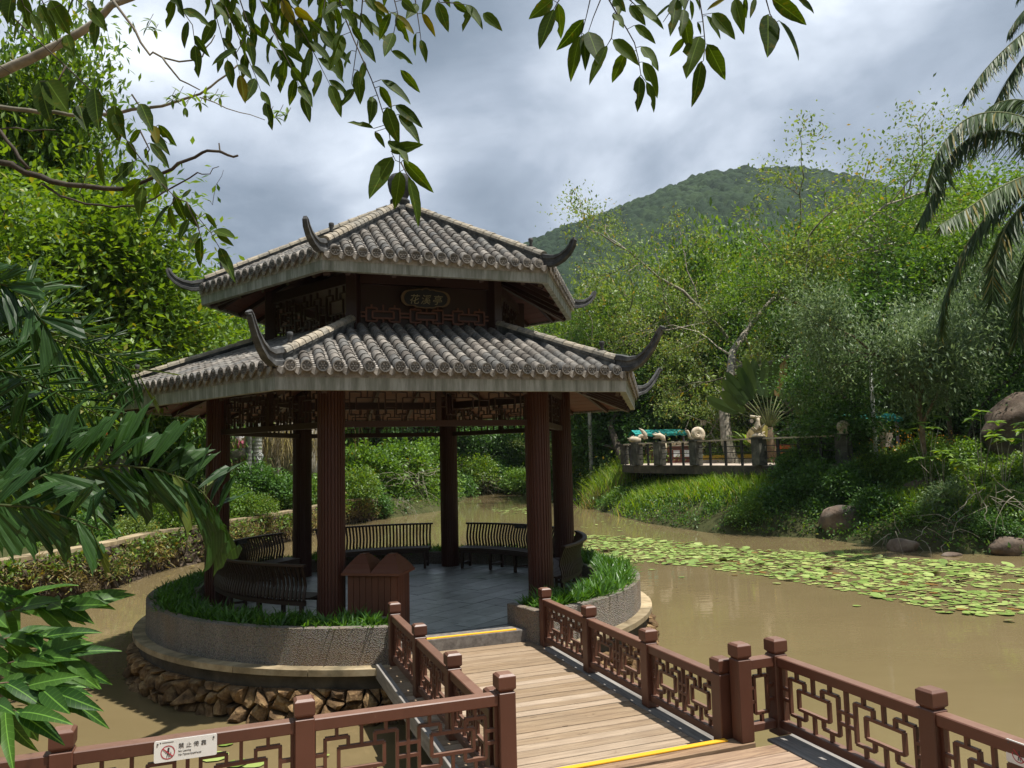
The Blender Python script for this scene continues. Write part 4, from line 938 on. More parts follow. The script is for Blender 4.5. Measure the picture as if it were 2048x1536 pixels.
G_DEEP = m_leaf('leaf_deep', (0.019, 0.057, 0.013), (0.100, 0.209, 0.041), trans=.32, clump=.5)
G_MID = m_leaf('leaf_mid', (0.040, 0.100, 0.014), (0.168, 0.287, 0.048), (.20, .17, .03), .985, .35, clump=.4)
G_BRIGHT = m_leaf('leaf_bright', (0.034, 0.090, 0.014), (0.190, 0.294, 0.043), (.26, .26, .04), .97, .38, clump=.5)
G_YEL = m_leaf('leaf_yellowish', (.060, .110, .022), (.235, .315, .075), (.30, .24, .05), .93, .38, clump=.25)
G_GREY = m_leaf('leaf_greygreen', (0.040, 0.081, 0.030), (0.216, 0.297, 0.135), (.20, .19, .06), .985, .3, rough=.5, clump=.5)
G_DRY = m_leaf('leaf_dry', (.10, .075, .03), (.30, .24, .11), (.36, .30, .08), .8, .25, rough=.7)
G_GRASS = m_leaf('grass_bright', (0.069, 0.149, 0.014), (0.242, 0.374, 0.039), (.36, .34, .10), .93, .4, rough=.5, clump=.8)
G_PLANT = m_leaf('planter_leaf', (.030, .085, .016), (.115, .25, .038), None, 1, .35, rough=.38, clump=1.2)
BARK_P = m_stone('pale_bark', [(.12, .10, .075), (.27, .235, .18), (.46, .42, .34)], 5, .5, .01, spots=(.10, .10, .06))
BARK_B = m_stone('brown_bark', [(.05, .035, .02), (.13, .09, .055), (.22, .165, .10)], 5, .6, .012)
BARK_D = m_stone('dark_bark', [(.025, .02, .014), (.06, .048, .034), (.12, .10, .07)], 6, .6, .012)
M_BOULDER = m_stone('boulder', [(.055, .038, .028), (.14, .10, .072), (.26, .21, .165)], 1.6, .8, .05, spots=(.07, .07, .06))

# planter planting (strap-leaved lilies)
rs = np.random.RandomState(8); n = 1500; t = rs.uniform(G0 + .05, G1 - .05, n); rr = np.sqrt(rs.uniform(3.14 ** 2, 3.60 ** 2, n)) ; K = 13
th = np.repeat(t, K); P = np.stack([np.repeat(rr, K) * np.sin(th), -np.repeat(rr, K) * np.cos(th), np.full(n * K, .165)], 1) + rs.randn(n * K, 3) * [.03, .03, .0]
az = rs.uniform(0, 2 * pi, n * K); el = rs.uniform(.45, 1.35, n * K); D = np.stack([np.cos(az) * np.cos(el), np.sin(az) * np.cos(el), np.sin(el)], 1)
sz_ = np.repeat(rs.uniform(.7, 1.25, n), K) * (1 + .35 * (np.cos(th - radians(50)) > .55))
V, F = blades(P, D, rs.uniform(.13, .23, n * K) * sz_, rs.uniform(.018, .030, n * K), rs, .6, 3)
pg = new('planter_plants', mk_np('planter_plants', V, F, G_PLANT), None, (CX, CY, 0), (0, 0, FR), kind='stuff'); tag(pg, 'green strap leaved plants filling the ring planter around the pavilion', 'plants')

# ------------------------------------------------------------------ lily pads
def m_pad():
    m, nt, b = mat('lily_pad', .35, .5); r_ = piece_rand(nt); n = noise(nt, world(nt), 6, 4, .6)
    c = ramp(nt, M(nt, 'ADD', M(nt, 'MULTIPLY', r_, .7), M(nt, 'MULTIPLY', n, .35)), [(.1, (.12, .19, .035)), (.45, (.23, .32, .075)), (.75, (.34, .41, .13)), (1, (.38, .36, .11))])
    c = mixc(nt, M(nt, 'GREATER_THAN', r_, .965), c, (.20, .11, .03)); L(nt, c, b.inputs['Base Color']); return m
M_PAD = m_pad()
PADS = []
for v_ in range(6):
    rv = random.Random(v_); V = [(0, 0, 0)]; n = 14
    for i in range(n + 1):
        t = radians(14) + (2 * pi - radians(28)) * i / n; r_ = 1 + rv.uniform(-.05, .05); V.append((r_ * cos(t), r_ * sin(t), rv.uniform(0, .05) + .02))
    PADS.append(mk('lily_pad', V, [(0, i, i + 1) for i in range(1, n + 1)], M_PAD))
band = [(1.2, 27.6), (2.6, 27.2), (4.6, 25.4), (6.6, 22.6), (8.9, 21.0), (11.7, 18.2), (15, 16.5), (14, 11.5), (9.0, 12.9), (7.4, 13.2), (6.7, 15.2), (5.6, 17.6), (4.2, 19.6), (2.5, 20.6), (2.2, 22.5), (1.9, 24.5)]
band2 = [(-1.6, 42), (0.6, 42.5), (1.0, 38), (-.6, 37.5)]
def inside(x, y, P):
    c_ = False
    for i in range(len(P)):
        a, b_ = P[i], P[i - 1]
        if (a[1] > y) != (b_[1] > y) and x < (b_[0] - a[0]) * (y - a[1]) / (b_[1] - a[1]) + a[0]: c_ = not c_
    return c_
rs = random.Random(21); pads = []; grid = {}
def try_pad(x, y, r_):
    g = (int(x / .2), int(y / .2))
    for dx in (-1, 0, 1):
        for dy in (-1, 0, 1):
            for (x2, y2, r2) in grid.get((g[0] + dx, g[1] + dy), ()):
                if hypot(x - x2, y - y2) < (r_ + r2) * .74: return
    grid.setdefault(g, []).append((x, y, r_)); pads.append((x, y, r_))
for _ in range(32000):
    x = rs.uniform(1.0, 15.2); y = rs.uniform(11.4, 28)
    if inside(x, y, band):
        dn = float(vnoise(x * 1.0 + 3, y, 1.3)) + .5 * float(vnoise(x, y + 7, .5))
        ed = min(hypot(x - bx, y - by) for bx, by in band)
        if dn > (-.42 if rs.random() < .97 else -1): try_pad(x, y, rs.choice((.06, .075, .09, .10, .115, .125, .135, .155)))
for _ in range(250):                                # stragglers
    i = rs.randrange(len(band)); bx, by = band[i]; cx_, cy_ = band[(i + 1) % len(band)]; f = rs.random(); x = bx + (cx_ - bx) * f + rs.gauss(0, .35); y = by + (cy_ - by) * f + rs.gauss(0, .6)
    if hypot(x - CX, y - CY) > 4.3 and rs.random() < .4: try_pad(x, y, rs.choice((.06, .08, .1)))
for _ in range(130): x = rs.uniform(-1.6, 1.2); y = rs.uniform(37, 43); (inside(x, y, band2) and try_pad(x, y, rs.choice((.07, .1, .13))))
for _ in range(16): try_pad(rs.uniform(2.4, 5.5), rs.uniform(28, 33), .07)
pads = [(x_, y_, r_ * .9) for x_, y_, r_ in pads]; pads.sort(key=lambda q: -q[2] / hypot(q[0], q[1]))
for q in [(on(430, 1515, WZ), .13), (on(452, 1490, WZ), .07), (on(508, 1528, WZ), .12), (on(475, 1530, WZ), .10), (on(250, 1512, WZ), .09), (on(262, 1500, WZ), .07), (on(655, 1514, WZ), .02)]:
    pads.insert(0, (q[0].x, q[0].y, q[1]))
print('pads', len(pads)); rest = MB()
for i, (x, y, r_) in enumerate(pads):
    me = PADS[i % 6]; rz = rs.uniform(0, 2 * pi); tx, ty = rs.gauss(0, .05), rs.gauss(0, .05); z = WZ + .006 + rs.random() * .012
    if rs.random() < .13: tx *= 5; z += .03
    if i < 7: o = new('lily_pad', me, None, (x, y, z), (0, 0, rz), (r_, r_, .1)); tag(o, 'lily pad floating alone in the shaded water under the near left railing', 'lily pad', 'lily pads under the near railing')
    elif i < 290: o = new('lily_pad', me, None, (x, y, z), (tx, ty, rz), (r_, r_, r_)); tag(o, 'yellow-green lily pad in the floating band on the brown pond', 'lily pad', 'lily pads in the band on the pond')
    else:
        Mx = Matrix.Translation((x, y, z)) @ Matrix.Rotation(rz, 4, 'Z') @ Matrix.Rotation(tx, 4, 'X'); rest.add([Mx @ (v.co * r_) for v in me.vertices], [tuple(p_.vertices) for p_ in me.polygons])
o = new('lily_pad_mass', rest.mesh('lily_pad_mass', M_PAD), kind='stuff'); tag(o, 'far lily pads covering the pond in a pale green band', 'lily pads')
# ------------------------------------------------------------------ trees and shrubs standing round the pond
TYPES = {}
def ttype(key, *a, **k): TYPES[key] = tree_meshes(*a, **k)
ttype('broad', 1, 9.5, .22, 30000, .21, .42, .55, BARK_B, G_BRIGHT, cl=14, split=(3, 4), levels=4)
ttype('near', 1, 9.5, .16, 52000, .105, .45, .42, BARK_B, G_BRIGHT, cl=12, split=(3, 4), levels=4)
ttype('broad2', 2, 9.0, .20, 24000, .21, .42, .55, BARK_D, G_MID, cl=14, split=(3, 4), levels=4)
ttype('airy', 3, 13, .15, 26000, .115, .5, .30, BARK_P, G_YEL, cl=11, split=(3, 4), levels=5, ang=(35, 66), up=.08, wander=.24, shrink=.66, first=.2)
ttype('airy2', 14, 13, .15, 26000, .115, .5, .30, BARK_P, G_MID, cl=11, split=(3, 4), levels=5, ang=(34, 64), up=.08, wander=.24, shrink=.66, first=.25)
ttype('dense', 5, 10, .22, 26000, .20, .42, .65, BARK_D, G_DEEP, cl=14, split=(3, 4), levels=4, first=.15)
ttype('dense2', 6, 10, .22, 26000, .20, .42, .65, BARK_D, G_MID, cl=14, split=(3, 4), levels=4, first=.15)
ttype('pinnate', 7, 9, .12, 22000, .20, .30, .55, BARK_B, G_GREY, cl=34, split=(3, 4), levels=4, ang=(35, 65), up=.1, flat=.85)
ttype('hilltree', 8, 9, .2, 15000, .36, .5, .75, BARK_P, G_YEL, cl=10, split=(3, 4), levels=4, first=.1)
ttype('hilltree2', 9, 9, .2, 15000, .36, .5, .75, BARK_P, G_BRIGHT, cl=10, split=(3, 4), levels=4, first=.1)
ttype('hilltree3', 10, 9, .2, 15000, .36, .5, .75, BARK_B, G_MID, cl=10, split=(3, 4), levels=4, first=.1)
def tree(key, px, pytop, Y, wpx, label, group, rz=None, name='tree', z=None):
    q = at(px, pytop, Y); z = float(H(q.x, Y)) if z is None else z; a, b_, wd, top = TYPES[key]; s = wpx / FPX * Y / wd; sz = (q.z - z) / top; sz = max(min(sz, s * (1.25 if key.startswith('airy') else 1.6)), s * (.27 if key.startswith('airy') else .6))
    t = thing(name, label, 'tree', (q.x, Y, z), rnd.uniform(0, 6.28) if rz is None else rz, group); t.scale = (s, s, sz); new('trunk', a, t); new('crown', b_, t); return t
SH = {}
def shrub(kind, x, y, s, label, group, z=None, cat='shrub', sz=1.):
    if kind not in SH:
        mt, lf, wr, shp, nl = {'bright': (G_BRIGHT, .11, .5, (1, 1, .95), 5200), 'mid': (G_MID, .11, .5, (1, 1, .9), 5200), 'deep': (G_DEEP, .13, .5, (1, 1, 1), 5200), 'yellow': (G_YEL, .09, .45, (1, 1, .75), 5200),
                               'dry': (G_DRY, .10, .18, (1, .8, .8), 3000), 'vine': (G_MID, .12, .5, (1, .8, 1.6), 9000), 'grey': (G_GREY, .12, .4, (1, 1, 1), 5000)}[kind]
        SH[kind] = [blob_leaves(nl, lf, np.array(shp), 40 + len(SH) * 3 + q, wr, 9, mt, lump=.45) for q in range(2)]
    z = float(H(x, y)) if z is None else z; t = new('shrub', rnd.choice(SH[kind]), None, (x, y, z), (0, 0, rnd.uniform(0, 6.28)), (s, s, s * sz)); tag(t, label, cat, group); return t
def px_shrub(kind, px, py, Y, s, label, group, **k): q = at(px, py, Y); return shrub(kind, q.x, q.y, s, label, group, z=q.z - s * .35, **k)

# right bank, behind the terrace
Gr = 'trees crowding the far right bank'
for a in (('airy', 1580, 345, 43, 600, 'tall open tree with pale forking limbs rising above the terrace, its top against the mountain', Gr, .6), ('airy2', 1750, 345, 44, 600, 'tallest open crowned tree breaking the skyline beside the coconut palm', Gr, 2.4),
          ('airy', 1390, 400, 45, 480, 'light yellow-green tree with thin pale branches right of the pavilion roof', Gr, 4.0), ('airy2', 1280, 520, 48, 320, 'thin airy tree close to the right eave horns of the pavilion', Gr, 1.2), ('airy', 1450, 590, 41, 340, 'lower airy tree with pale branches arching over the terrace railing', Gr, 3.1),
          ('airy2', 1640, 480, 41, 380, 'open tree with a mottled pale trunk leaning over the terrace', Gr, 5.3),
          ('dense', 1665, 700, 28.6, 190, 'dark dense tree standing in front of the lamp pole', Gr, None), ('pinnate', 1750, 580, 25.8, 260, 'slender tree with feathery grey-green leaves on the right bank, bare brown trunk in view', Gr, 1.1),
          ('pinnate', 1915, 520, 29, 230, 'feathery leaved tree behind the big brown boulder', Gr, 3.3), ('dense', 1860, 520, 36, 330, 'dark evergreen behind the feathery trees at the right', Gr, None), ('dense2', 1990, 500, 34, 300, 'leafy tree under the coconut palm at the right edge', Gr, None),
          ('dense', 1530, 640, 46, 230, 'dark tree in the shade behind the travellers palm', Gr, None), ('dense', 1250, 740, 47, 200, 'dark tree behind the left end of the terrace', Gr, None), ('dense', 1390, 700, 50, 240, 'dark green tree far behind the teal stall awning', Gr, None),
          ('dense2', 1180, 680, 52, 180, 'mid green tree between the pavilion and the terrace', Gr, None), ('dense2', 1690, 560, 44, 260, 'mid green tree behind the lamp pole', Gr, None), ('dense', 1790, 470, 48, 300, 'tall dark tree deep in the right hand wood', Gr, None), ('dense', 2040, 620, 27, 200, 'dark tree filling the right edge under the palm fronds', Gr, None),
          ('hilltree2', 1190, 640, 50, 190, 'broad bright green crown just right of the upper eave horns', Gr, None), ('hilltree', 1280, 560, 53, 210, 'broad yellow-green crown above the small palm right of the roof', Gr, None), ('hilltree2', 1370, 490, 56, 220, 'broad bright green crown left of the tall open trees', Gr, None), ('hilltree', 1450, 495, 54, 220, 'broad yellow-green crown under the left tall open tree', Gr, None), ('hilltree3', 1540, 475, 58, 230, 'broad dull green crown behind the left tall open tree', Gr, None), ('hilltree2', 1630, 460, 55, 240, 'broad bright green crown between the two tall open trees', Gr, None), ('hilltree', 1720, 445, 58, 240, 'broad yellow-green crown left part behind the right tall open tree', Gr, None), ('hilltree3', 1810, 435, 56, 250, 'broad dull green crown behind the right tall open tree', Gr, None), ('hilltree2', 1900, 380, 60, 260, 'broad bright green crown behind the coconut fronds', Gr, None), ('hilltree', 1330, 620, 48, 200, 'broad yellow-green crown above the left half of the terrace', Gr, None), ('hilltree2', 1500, 570, 50, 220, 'broad bright green crown above the middle of the terrace', Gr, None), ('hilltree', 1680, 520, 50, 220, 'broad yellow-green crown above the lamp pole', Gr, None), 
          ('dense', 1600, 500, 52, 260, 'dark crown between the two tall open trees', Gr, None), ('dense2', 1450, 560, 56, 240, 'mid green crown behind the light yellow-green tree', Gr, None)):
    tree(*a)
Gh = 'trees covering the lower hillside'
rs = random.Random(5); TINT = {'hilltree': 'yellow-green', 'hilltree2': 'bright green', 'hilltree3': 'dull green', 'airy': 'sparse pale'}
for row, (Y0, top0, w0) in enumerate(((58, 690, 150), (72, 620, 140), (88, 560, 125), (110, 520, 115), (135, 500, 100), (160, 500, 90))):
    px = 1090 + rs.uniform(0, 60)
    while px < 2250:
        Yt = Y0 + rs.uniform(-5, 5); ww = w0 * rs.uniform(.8, 1.3); q = at(px, 900, Yt); zt = float(H(q.x, Yt)) + rs.uniform(5.5, 8.5) * (.8 + row * .1); d0 = (zt - CAMZ) / Yt
        py = 912 - d0 * FPX; key = rs.choice(('hilltree', 'hilltree', 'hilltree2', 'hilltree3', 'airy'))
        tree(key, px, py, Yt, ww, '%s crown on the lower hillside below the mountain' % TINT[key], Gh, name='hill_tree'); px += ww * rs.uniform(.62, .85)
# head of the pond, seen between the columns
Gc = 'trees at the head of the pond'
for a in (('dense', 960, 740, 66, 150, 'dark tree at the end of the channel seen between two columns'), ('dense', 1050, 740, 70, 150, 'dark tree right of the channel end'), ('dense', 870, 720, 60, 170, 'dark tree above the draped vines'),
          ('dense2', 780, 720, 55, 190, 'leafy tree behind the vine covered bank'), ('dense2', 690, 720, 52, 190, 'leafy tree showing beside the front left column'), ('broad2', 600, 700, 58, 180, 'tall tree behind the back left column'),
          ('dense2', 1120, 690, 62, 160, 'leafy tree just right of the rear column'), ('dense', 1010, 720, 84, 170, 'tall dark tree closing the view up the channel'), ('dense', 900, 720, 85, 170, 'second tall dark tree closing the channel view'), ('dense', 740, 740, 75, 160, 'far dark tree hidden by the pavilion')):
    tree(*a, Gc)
# left bank
Gl = 'trees on the left bank'
for a in (('near', -45, 445, 10.7, 560, 'near leafy tree whose sprays hang in front of the left roof corners', Gl, .2), ('broad', 95, 75, 25, 330, 'big bright leaved tree filling the left side under the bare branches', Gl, .3), ('broad', 240, 440, 24, 400, 'leafy tree reaching over the left corner of the lower roof', Gl, .1), ('broad', 20, 420, 23, 330, 'low bright tree at the left edge of the photo', Gl, .5),
          ('broad2', -40, 200, 27, 380, 'dark shaded tree far left behind the bright one', Gl, .2), ('broad2', 210, 230, 30, 220, 'dark tree between the two bright left trees', Gl, .0), ('broad', 110, 560, 25.5, 380, 'bright foliage of the lower left tree above the fishtail palm', Gl, .25), ('broad2', 330, 560, 28, 260, 'dark leafy tree behind the left eave corner', Gl, .4),
          ('hilltree2', 440, 590, 40, 190, 'yellow-green tree seen between the two roofs at the left', Gl, None), ('dense2', 380, 640, 34, 180, 'green tree behind the left eave', Gl, None), ('dense', 480, 760, 48, 160, 'dark tree behind the grey palm trunks', Gl, None), ('broad2', 260, 700, 30, 260, 'shaded tree behind the left bank shrubs', Gl, None),
          ('hilltree3', 380, 520, 60, 170, 'far green tree left of the roof', Gl, None), ('hilltree2', 230, 490, 70, 180, 'far bright tree at the foot of the left hill', Gl, None), ('hilltree3', 60, 500, 65, 200, 'far tree at the foot of the left hill near the edge', Gl, None), ('hilltree', 540, 620, 62, 160, 'far yellow-green tree behind the pavilion left side', Gl, None),
          ('dense', 90, 780, 29, 300, 'dark tree in the shade behind the fishtail palm', Gl, None), ('dense', 260, 800, 31, 200, 'dark undergrowth tree under the left eave corner', Gl, None)):
    tree(*a)

# shrubs on the left bank above the retaining wall
Gs = 'shrubs along the left bank'
for px, py, Y, kd, s_, lb in ((40, 1090, 18.5, 'yellow', .8, 'yellow-green shrub on the left wall near the photo edge'), (150, 1065, 19.5, 'deep', .8, 'dark shrub behind the left wall'), (255, 1050, 21, 'yellow', .85, 'rounded yellow-green shrub beside the fishtail palm tip'),
                              (345, 1035, 22.5, 'bright', .8, 'bright green shrub left of the first column'), (420, 1020, 25, 'bright', .7, 'bright shrub half hidden by the left column'), (470, 1005, 26, 'mid', .85, 'shrub right of the left column'),
                              (530, 970, 29, 'deep', 1.25, 'dark glossy shrub between the left columns'), (515, 1010, 26, 'bright', .6, 'low bright shrub under the dark glossy one'), (560, 985, 30, 'bright', 1.0, 'bright shrub close to the back left column'),
                              (640, 985, 33, 'mid', 1.2, 'shrub behind the front left column'), (705, 965, 35, 'bright', 1.2, 'sunlit shrub just right of the front left column'), (120, 1010, 23, 'mid', 1.0, 'green shrub in the left bank planting'),
                              (330, 985, 27, 'mid', 1.0, 'mid green shrub under the roof corner'), (230, 1000, 25, 'deep', 1.0, 'dark shrub in the middle of the left planting'), (10, 1030, 21, 'mid', 1.0, 'shrub at the far left edge'), (500, 945, 34, 'bright', .9, 'light shrub at the foot of the ringed palm trunk'),
                              (740, 1000, 37, 'deep', 1.3, 'dark shrub overhanging the water left of centre')):
    px_shrub(kd, px, py, Y, s_, lb, Gs)
for px, py, Y, s_ in ((60, 1150, 16.4, .45), (130, 1150, 17.0, .5), (200, 1130, 18.3, .5), (270, 1110, 20.5, .55), (330, 1100, 21.8, .5), (90, 1120, 17.3, .4), (480, 1068, 25.5, .6), (550, 1055, 27.5, .6), (400, 1095, 23, .5), (610, 1040, 30, .6), (170, 1170, 17.4, .35)):
    px_shrub('dry' if px % 20 else 'yellow', px, py, Y, s_, 'dry straw coloured weeds hanging over the stone bank wall', 'dry weeds on the wall', cat='weeds')
# vines and shrubs, centre
Gv = 'vine covered shrubs at the head of the pond'
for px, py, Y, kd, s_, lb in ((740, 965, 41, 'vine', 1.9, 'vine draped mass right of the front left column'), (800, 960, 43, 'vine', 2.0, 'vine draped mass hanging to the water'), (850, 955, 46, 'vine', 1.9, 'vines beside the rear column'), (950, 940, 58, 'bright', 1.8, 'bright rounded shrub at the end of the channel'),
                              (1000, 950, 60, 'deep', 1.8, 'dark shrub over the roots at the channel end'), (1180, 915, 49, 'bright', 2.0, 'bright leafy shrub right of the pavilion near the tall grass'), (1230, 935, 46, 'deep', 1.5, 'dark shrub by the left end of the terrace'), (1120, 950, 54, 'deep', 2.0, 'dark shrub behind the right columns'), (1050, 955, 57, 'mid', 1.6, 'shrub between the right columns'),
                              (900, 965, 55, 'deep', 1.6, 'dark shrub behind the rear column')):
    px_shrub(kd, px, py, Y, s_, lb, Gv)
# right bank shrubs
Gb = 'shrubs along the right bank'
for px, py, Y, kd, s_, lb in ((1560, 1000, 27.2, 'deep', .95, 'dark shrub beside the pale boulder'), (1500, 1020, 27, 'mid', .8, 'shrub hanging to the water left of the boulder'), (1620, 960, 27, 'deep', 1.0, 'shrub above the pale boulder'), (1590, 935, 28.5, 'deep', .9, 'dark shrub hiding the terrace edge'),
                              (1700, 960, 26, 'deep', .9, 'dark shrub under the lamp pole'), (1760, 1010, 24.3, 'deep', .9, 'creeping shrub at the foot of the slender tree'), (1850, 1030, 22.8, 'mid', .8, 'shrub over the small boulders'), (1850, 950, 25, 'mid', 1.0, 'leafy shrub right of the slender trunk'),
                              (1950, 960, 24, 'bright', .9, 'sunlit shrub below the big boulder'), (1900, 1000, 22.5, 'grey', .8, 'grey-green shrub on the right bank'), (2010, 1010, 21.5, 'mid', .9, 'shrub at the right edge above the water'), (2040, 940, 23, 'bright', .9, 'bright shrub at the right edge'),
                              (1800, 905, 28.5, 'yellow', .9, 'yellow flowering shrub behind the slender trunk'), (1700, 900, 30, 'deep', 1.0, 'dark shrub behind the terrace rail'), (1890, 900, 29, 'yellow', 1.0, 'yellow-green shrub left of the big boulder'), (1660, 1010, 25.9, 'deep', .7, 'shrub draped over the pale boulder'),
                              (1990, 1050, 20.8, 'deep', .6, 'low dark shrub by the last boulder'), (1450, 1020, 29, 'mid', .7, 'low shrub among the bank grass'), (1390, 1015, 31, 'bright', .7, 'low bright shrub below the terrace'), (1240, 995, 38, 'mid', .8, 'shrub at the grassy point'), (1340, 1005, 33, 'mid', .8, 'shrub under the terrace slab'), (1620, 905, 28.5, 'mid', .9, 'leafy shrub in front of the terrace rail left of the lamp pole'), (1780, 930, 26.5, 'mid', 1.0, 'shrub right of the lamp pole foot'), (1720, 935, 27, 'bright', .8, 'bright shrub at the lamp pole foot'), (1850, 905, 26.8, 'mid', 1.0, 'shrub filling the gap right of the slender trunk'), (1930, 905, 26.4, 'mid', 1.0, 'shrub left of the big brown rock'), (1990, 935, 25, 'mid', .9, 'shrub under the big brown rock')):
    px_shrub(kd, px, py, Y, s_, lb, Gb)
# ground cover over the banks
def cover(name, label, cond, n, leaf, m_, seed, box, wr=.5):
    rs = np.random.RandomState(seed); x = rs.uniform(box[0], box[1], n); y = rs.uniform(box[2], box[3], n); d = pond_sd(x, y); k_ = cond(x, y, d) & (vnoise(x + seed, y, 1.1) > -.22); x = x[k_]; y = y[k_]; z = H(x, y); c_ = 7
    P0 = np.stack([x, y, z], 1); P = np.repeat(P0, c_, 0) + rs.randn(len(x) * c_, 3) * [.16, .16, .10] + [0, 0, .10]; D = rs.randn(len(P), 3) * .8 + [-.1, -.4, .35]
    V, F = leaf_cloud(P, D, leaf * rs.uniform(.6, 1.3, len(P)), wr, rs); o = new(name, mk_np(name, V, F, m_), kind='stuff'); tag(o, label, 'ground cover')
cover('ground_cover', 'low leafy ground cover on the right bank', lambda x, y, d: (d > .05) & (d < 9) & (x > 2), 22000, .12, G_DEEP, 3, (2, 26, 16, 52))
cover('ground_cover', 'lighter creeping plants along the right water edge', lambda x, y, d: (d > .0) & (d < 4) & (x > 2), 9000, .11, G_BRIGHT, 4, (2, 26, 16, 52))
cover('ground_cover', 'low planting on top of the left bank', lambda x, y, d: (d > .4) & (d < 11) & (x < -4), 14000, .11, G_MID, 5, (-22, -4, 8, 46))
cover('ground_cover', 'leafy undergrowth at the head of the pond', lambda x, y, d: (d > .1) & (d < 12), 12000, .18, G_DEEP, 6, (-14, 14, 38, 74))
def grass_clumps(name, label, pts, hgt, m_, seed, K=60, sp=.35, wid=.012):
    rs = np.random.RandomState(seed); P0 = np.array(pts); P = np.repeat(P0, K, 0) + rs.randn(len(P0) * K, 3) * [sp, sp, 0]; P[:, 2] = H(P[:, 0], P[:, 1]); az = rs.uniform(0, 6.28, len(P)); el = rs.uniform(.9, 1.5, len(P))
    D = np.stack([np.cos(az) * np.cos(el), np.sin(az) * np.cos(el), np.sin(el)], 1); V, F = blades(P, D, hgt * rs.uniform(.5, 1.15, len(P)), np.full(len(P), wid) * rs.uniform(.7, 1.3, len(P)), rs, .45, 4)
    o = new(name, mk_np(name, V, F, m_), kind='stuff'); tag(o, label, 'grass')
def gpts(lst): return [tuple(at(px, 950, Y)) for px, Y in lst]
grass_clumps('tall_grass', 'tall bright grass on the point below the left end of the terrace', gpts([(1190 + i * 11 % 90, 41 + (i * 7) % 5 * .8) for i in range(22)]), 1.5, G_GRASS, 1, 90, .5, .03)
grass_clumps('bank_grass', 'sunlit grass on the bank under the terrace', gpts([(1270 + (i * 37) % 270, 35.0 - ((i * 37) % 270) * .028 + (i % 4) * .6) for i in range(80)]), .62, G_GRASS, 2, 90, .45, .03)
grass_clumps('dry_grass', 'dry straw grass by the point of the bank', gpts([(1180 + (i * 13) % 110, 40.5 + i % 3) for i in range(10)]), 1.2, G_DRY, 3, 50, .4, .022)
grass_clumps('bank_grass', 'grass tufts on the right bank near the boulders', gpts([(1740 + (i * 53) % 300, 24.5 - ((i * 53) % 300) * .012) for i in range(22)]), .6, G_GRASS, 4, 60, .3, .014)
# ------------------------------------------------------------------ terrace across the water and what stands on it
TZ = 1.5
edge = [(7.6, 45.5), (6.3, 42.5), (5.7, 40), (5.9, 37.6), (7.0, 35.2), (7.9, 33.4), (9.5, 29.4), (11.8, 26.8)]
terr = thing('terrace', 'raised terrace with a curved stained concrete edge across the pond', 'terrace', (0, 0, 0))
poly = edge + [(14.5, 29), (17, 46), (12, 52)]
mb = MB(); mb.prism(list(reversed(poly)) if False else poly, TZ - .12, TZ); M_PAVE = m_stone('pale_paving', [(.35, .28, .22), (.52, .43, .35), (.62, .53, .44)], 3, .2, .004)
new('terrace_paving', mb.mesh('terrace_paving', M_PAVE), terr)
for a, b_ in zip(edge, edge[1:]):
    d = Vector((b_[0] - a[0], b_[1] - a[1], 0)); n_ = int(max(1, d.length / 1.6)); 
    for i in range(n_):
        p0 = Vector((*a, 0)) + d * i / n_; p1 = Vector((*a, 0)) + d * (i + 1) / n_; c_ = (p0 + p1) / 2; nn = Vector((d.y, -d.x, 0)).normalized()
        mb = MB(); mb.box((0, 0, 0), (d.length / n_ + .0, .16, .36)); new('edge_beam', mb.mesh('edge_beam', M_BAND), terr, (c_.x - nn.x * 0, c_.y, TZ - .20), (0, 0, atan2(d.y, d.x)))
for px, Y in ((1330, 37.4), (1450, 33.6), (1560, 30.5)):
    q = at(px, 900, Y); bar('pier', M_BAND, terr, (q.x + .3, q.y + .6, .5), (.5, .5, 1.7))
M_IRON = m_paint('black_iron', (.012, .012, .013), .5); M_PILLAR = m_stone('dark_pillar', [(.02, .02, .017), (.055, .055, .045), (.14, .135, .11)], 2.5, .4, .01)
M_HAND = m_plank('handrail_wood', (.30, .22, .14), (.55, .44, .32), (.4, .36, .3), 0)
tr = thing('terrace_railing', 'terrace railing of dark pillars, black bars and a pale wooden handrail', 'railing', (0, 0, 0))
def eloc(f):                                         # point along the edge by metres
    for a, b_ in zip(edge, edge[1:]):
        d = hypot(b_[0] - a[0], b_[1] - a[1])
        if f <= d: return Vector((a[0] + (b_[0] - a[0]) * f / d, a[1] + (b_[1] - a[1]) * f / d, TZ)), atan2(b_[1] - a[1], b_[0] - a[0])
        f -= d
    return Vector((*edge[-1], TZ)), 0
Ltot = sum(hypot(b_[0] - a[0], b_[1] - a[1]) for a, b_ in zip(edge, edge[1:]))
pil = []; f = 1.0; want = [1275, 1320, 1393, 1520, 1690]
tab = [(f_ * .02, eloc(f_ * .02)) for f_ in range(int(Ltot / .02))]
def pxof(p): 
    d = np.array([p.x, p.y, p.z - CAMZ]); return 1024 + FPX * (d @ _r) / (d @ _f)
for wpx in want:
    best = min((q for q in tab if q[0] > 5.5), key=lambda q: abs(pxof(q[1][0]) - wpx)); pil.append(best)
pil.insert(0, (5.2, eloc(5.2))); pil.insert(0, (2.0, eloc(2.0)))
for f_, (p, a) in pil:
    mb = MB(); mb.box((0, 0, .52), (.46, .40, 1.04)); new('pillar', bevel_mesh(mb.mesh('pillar', M_PILLAR), .02), tr, p, (0, 0, a)); bar('pillar_cap', M_PILLAR, tr, p + Vector((0, 0, 1.06)), (.54, .48, .05), (0, 0, a))
pr = sorted(pil, key=lambda q: q[0])
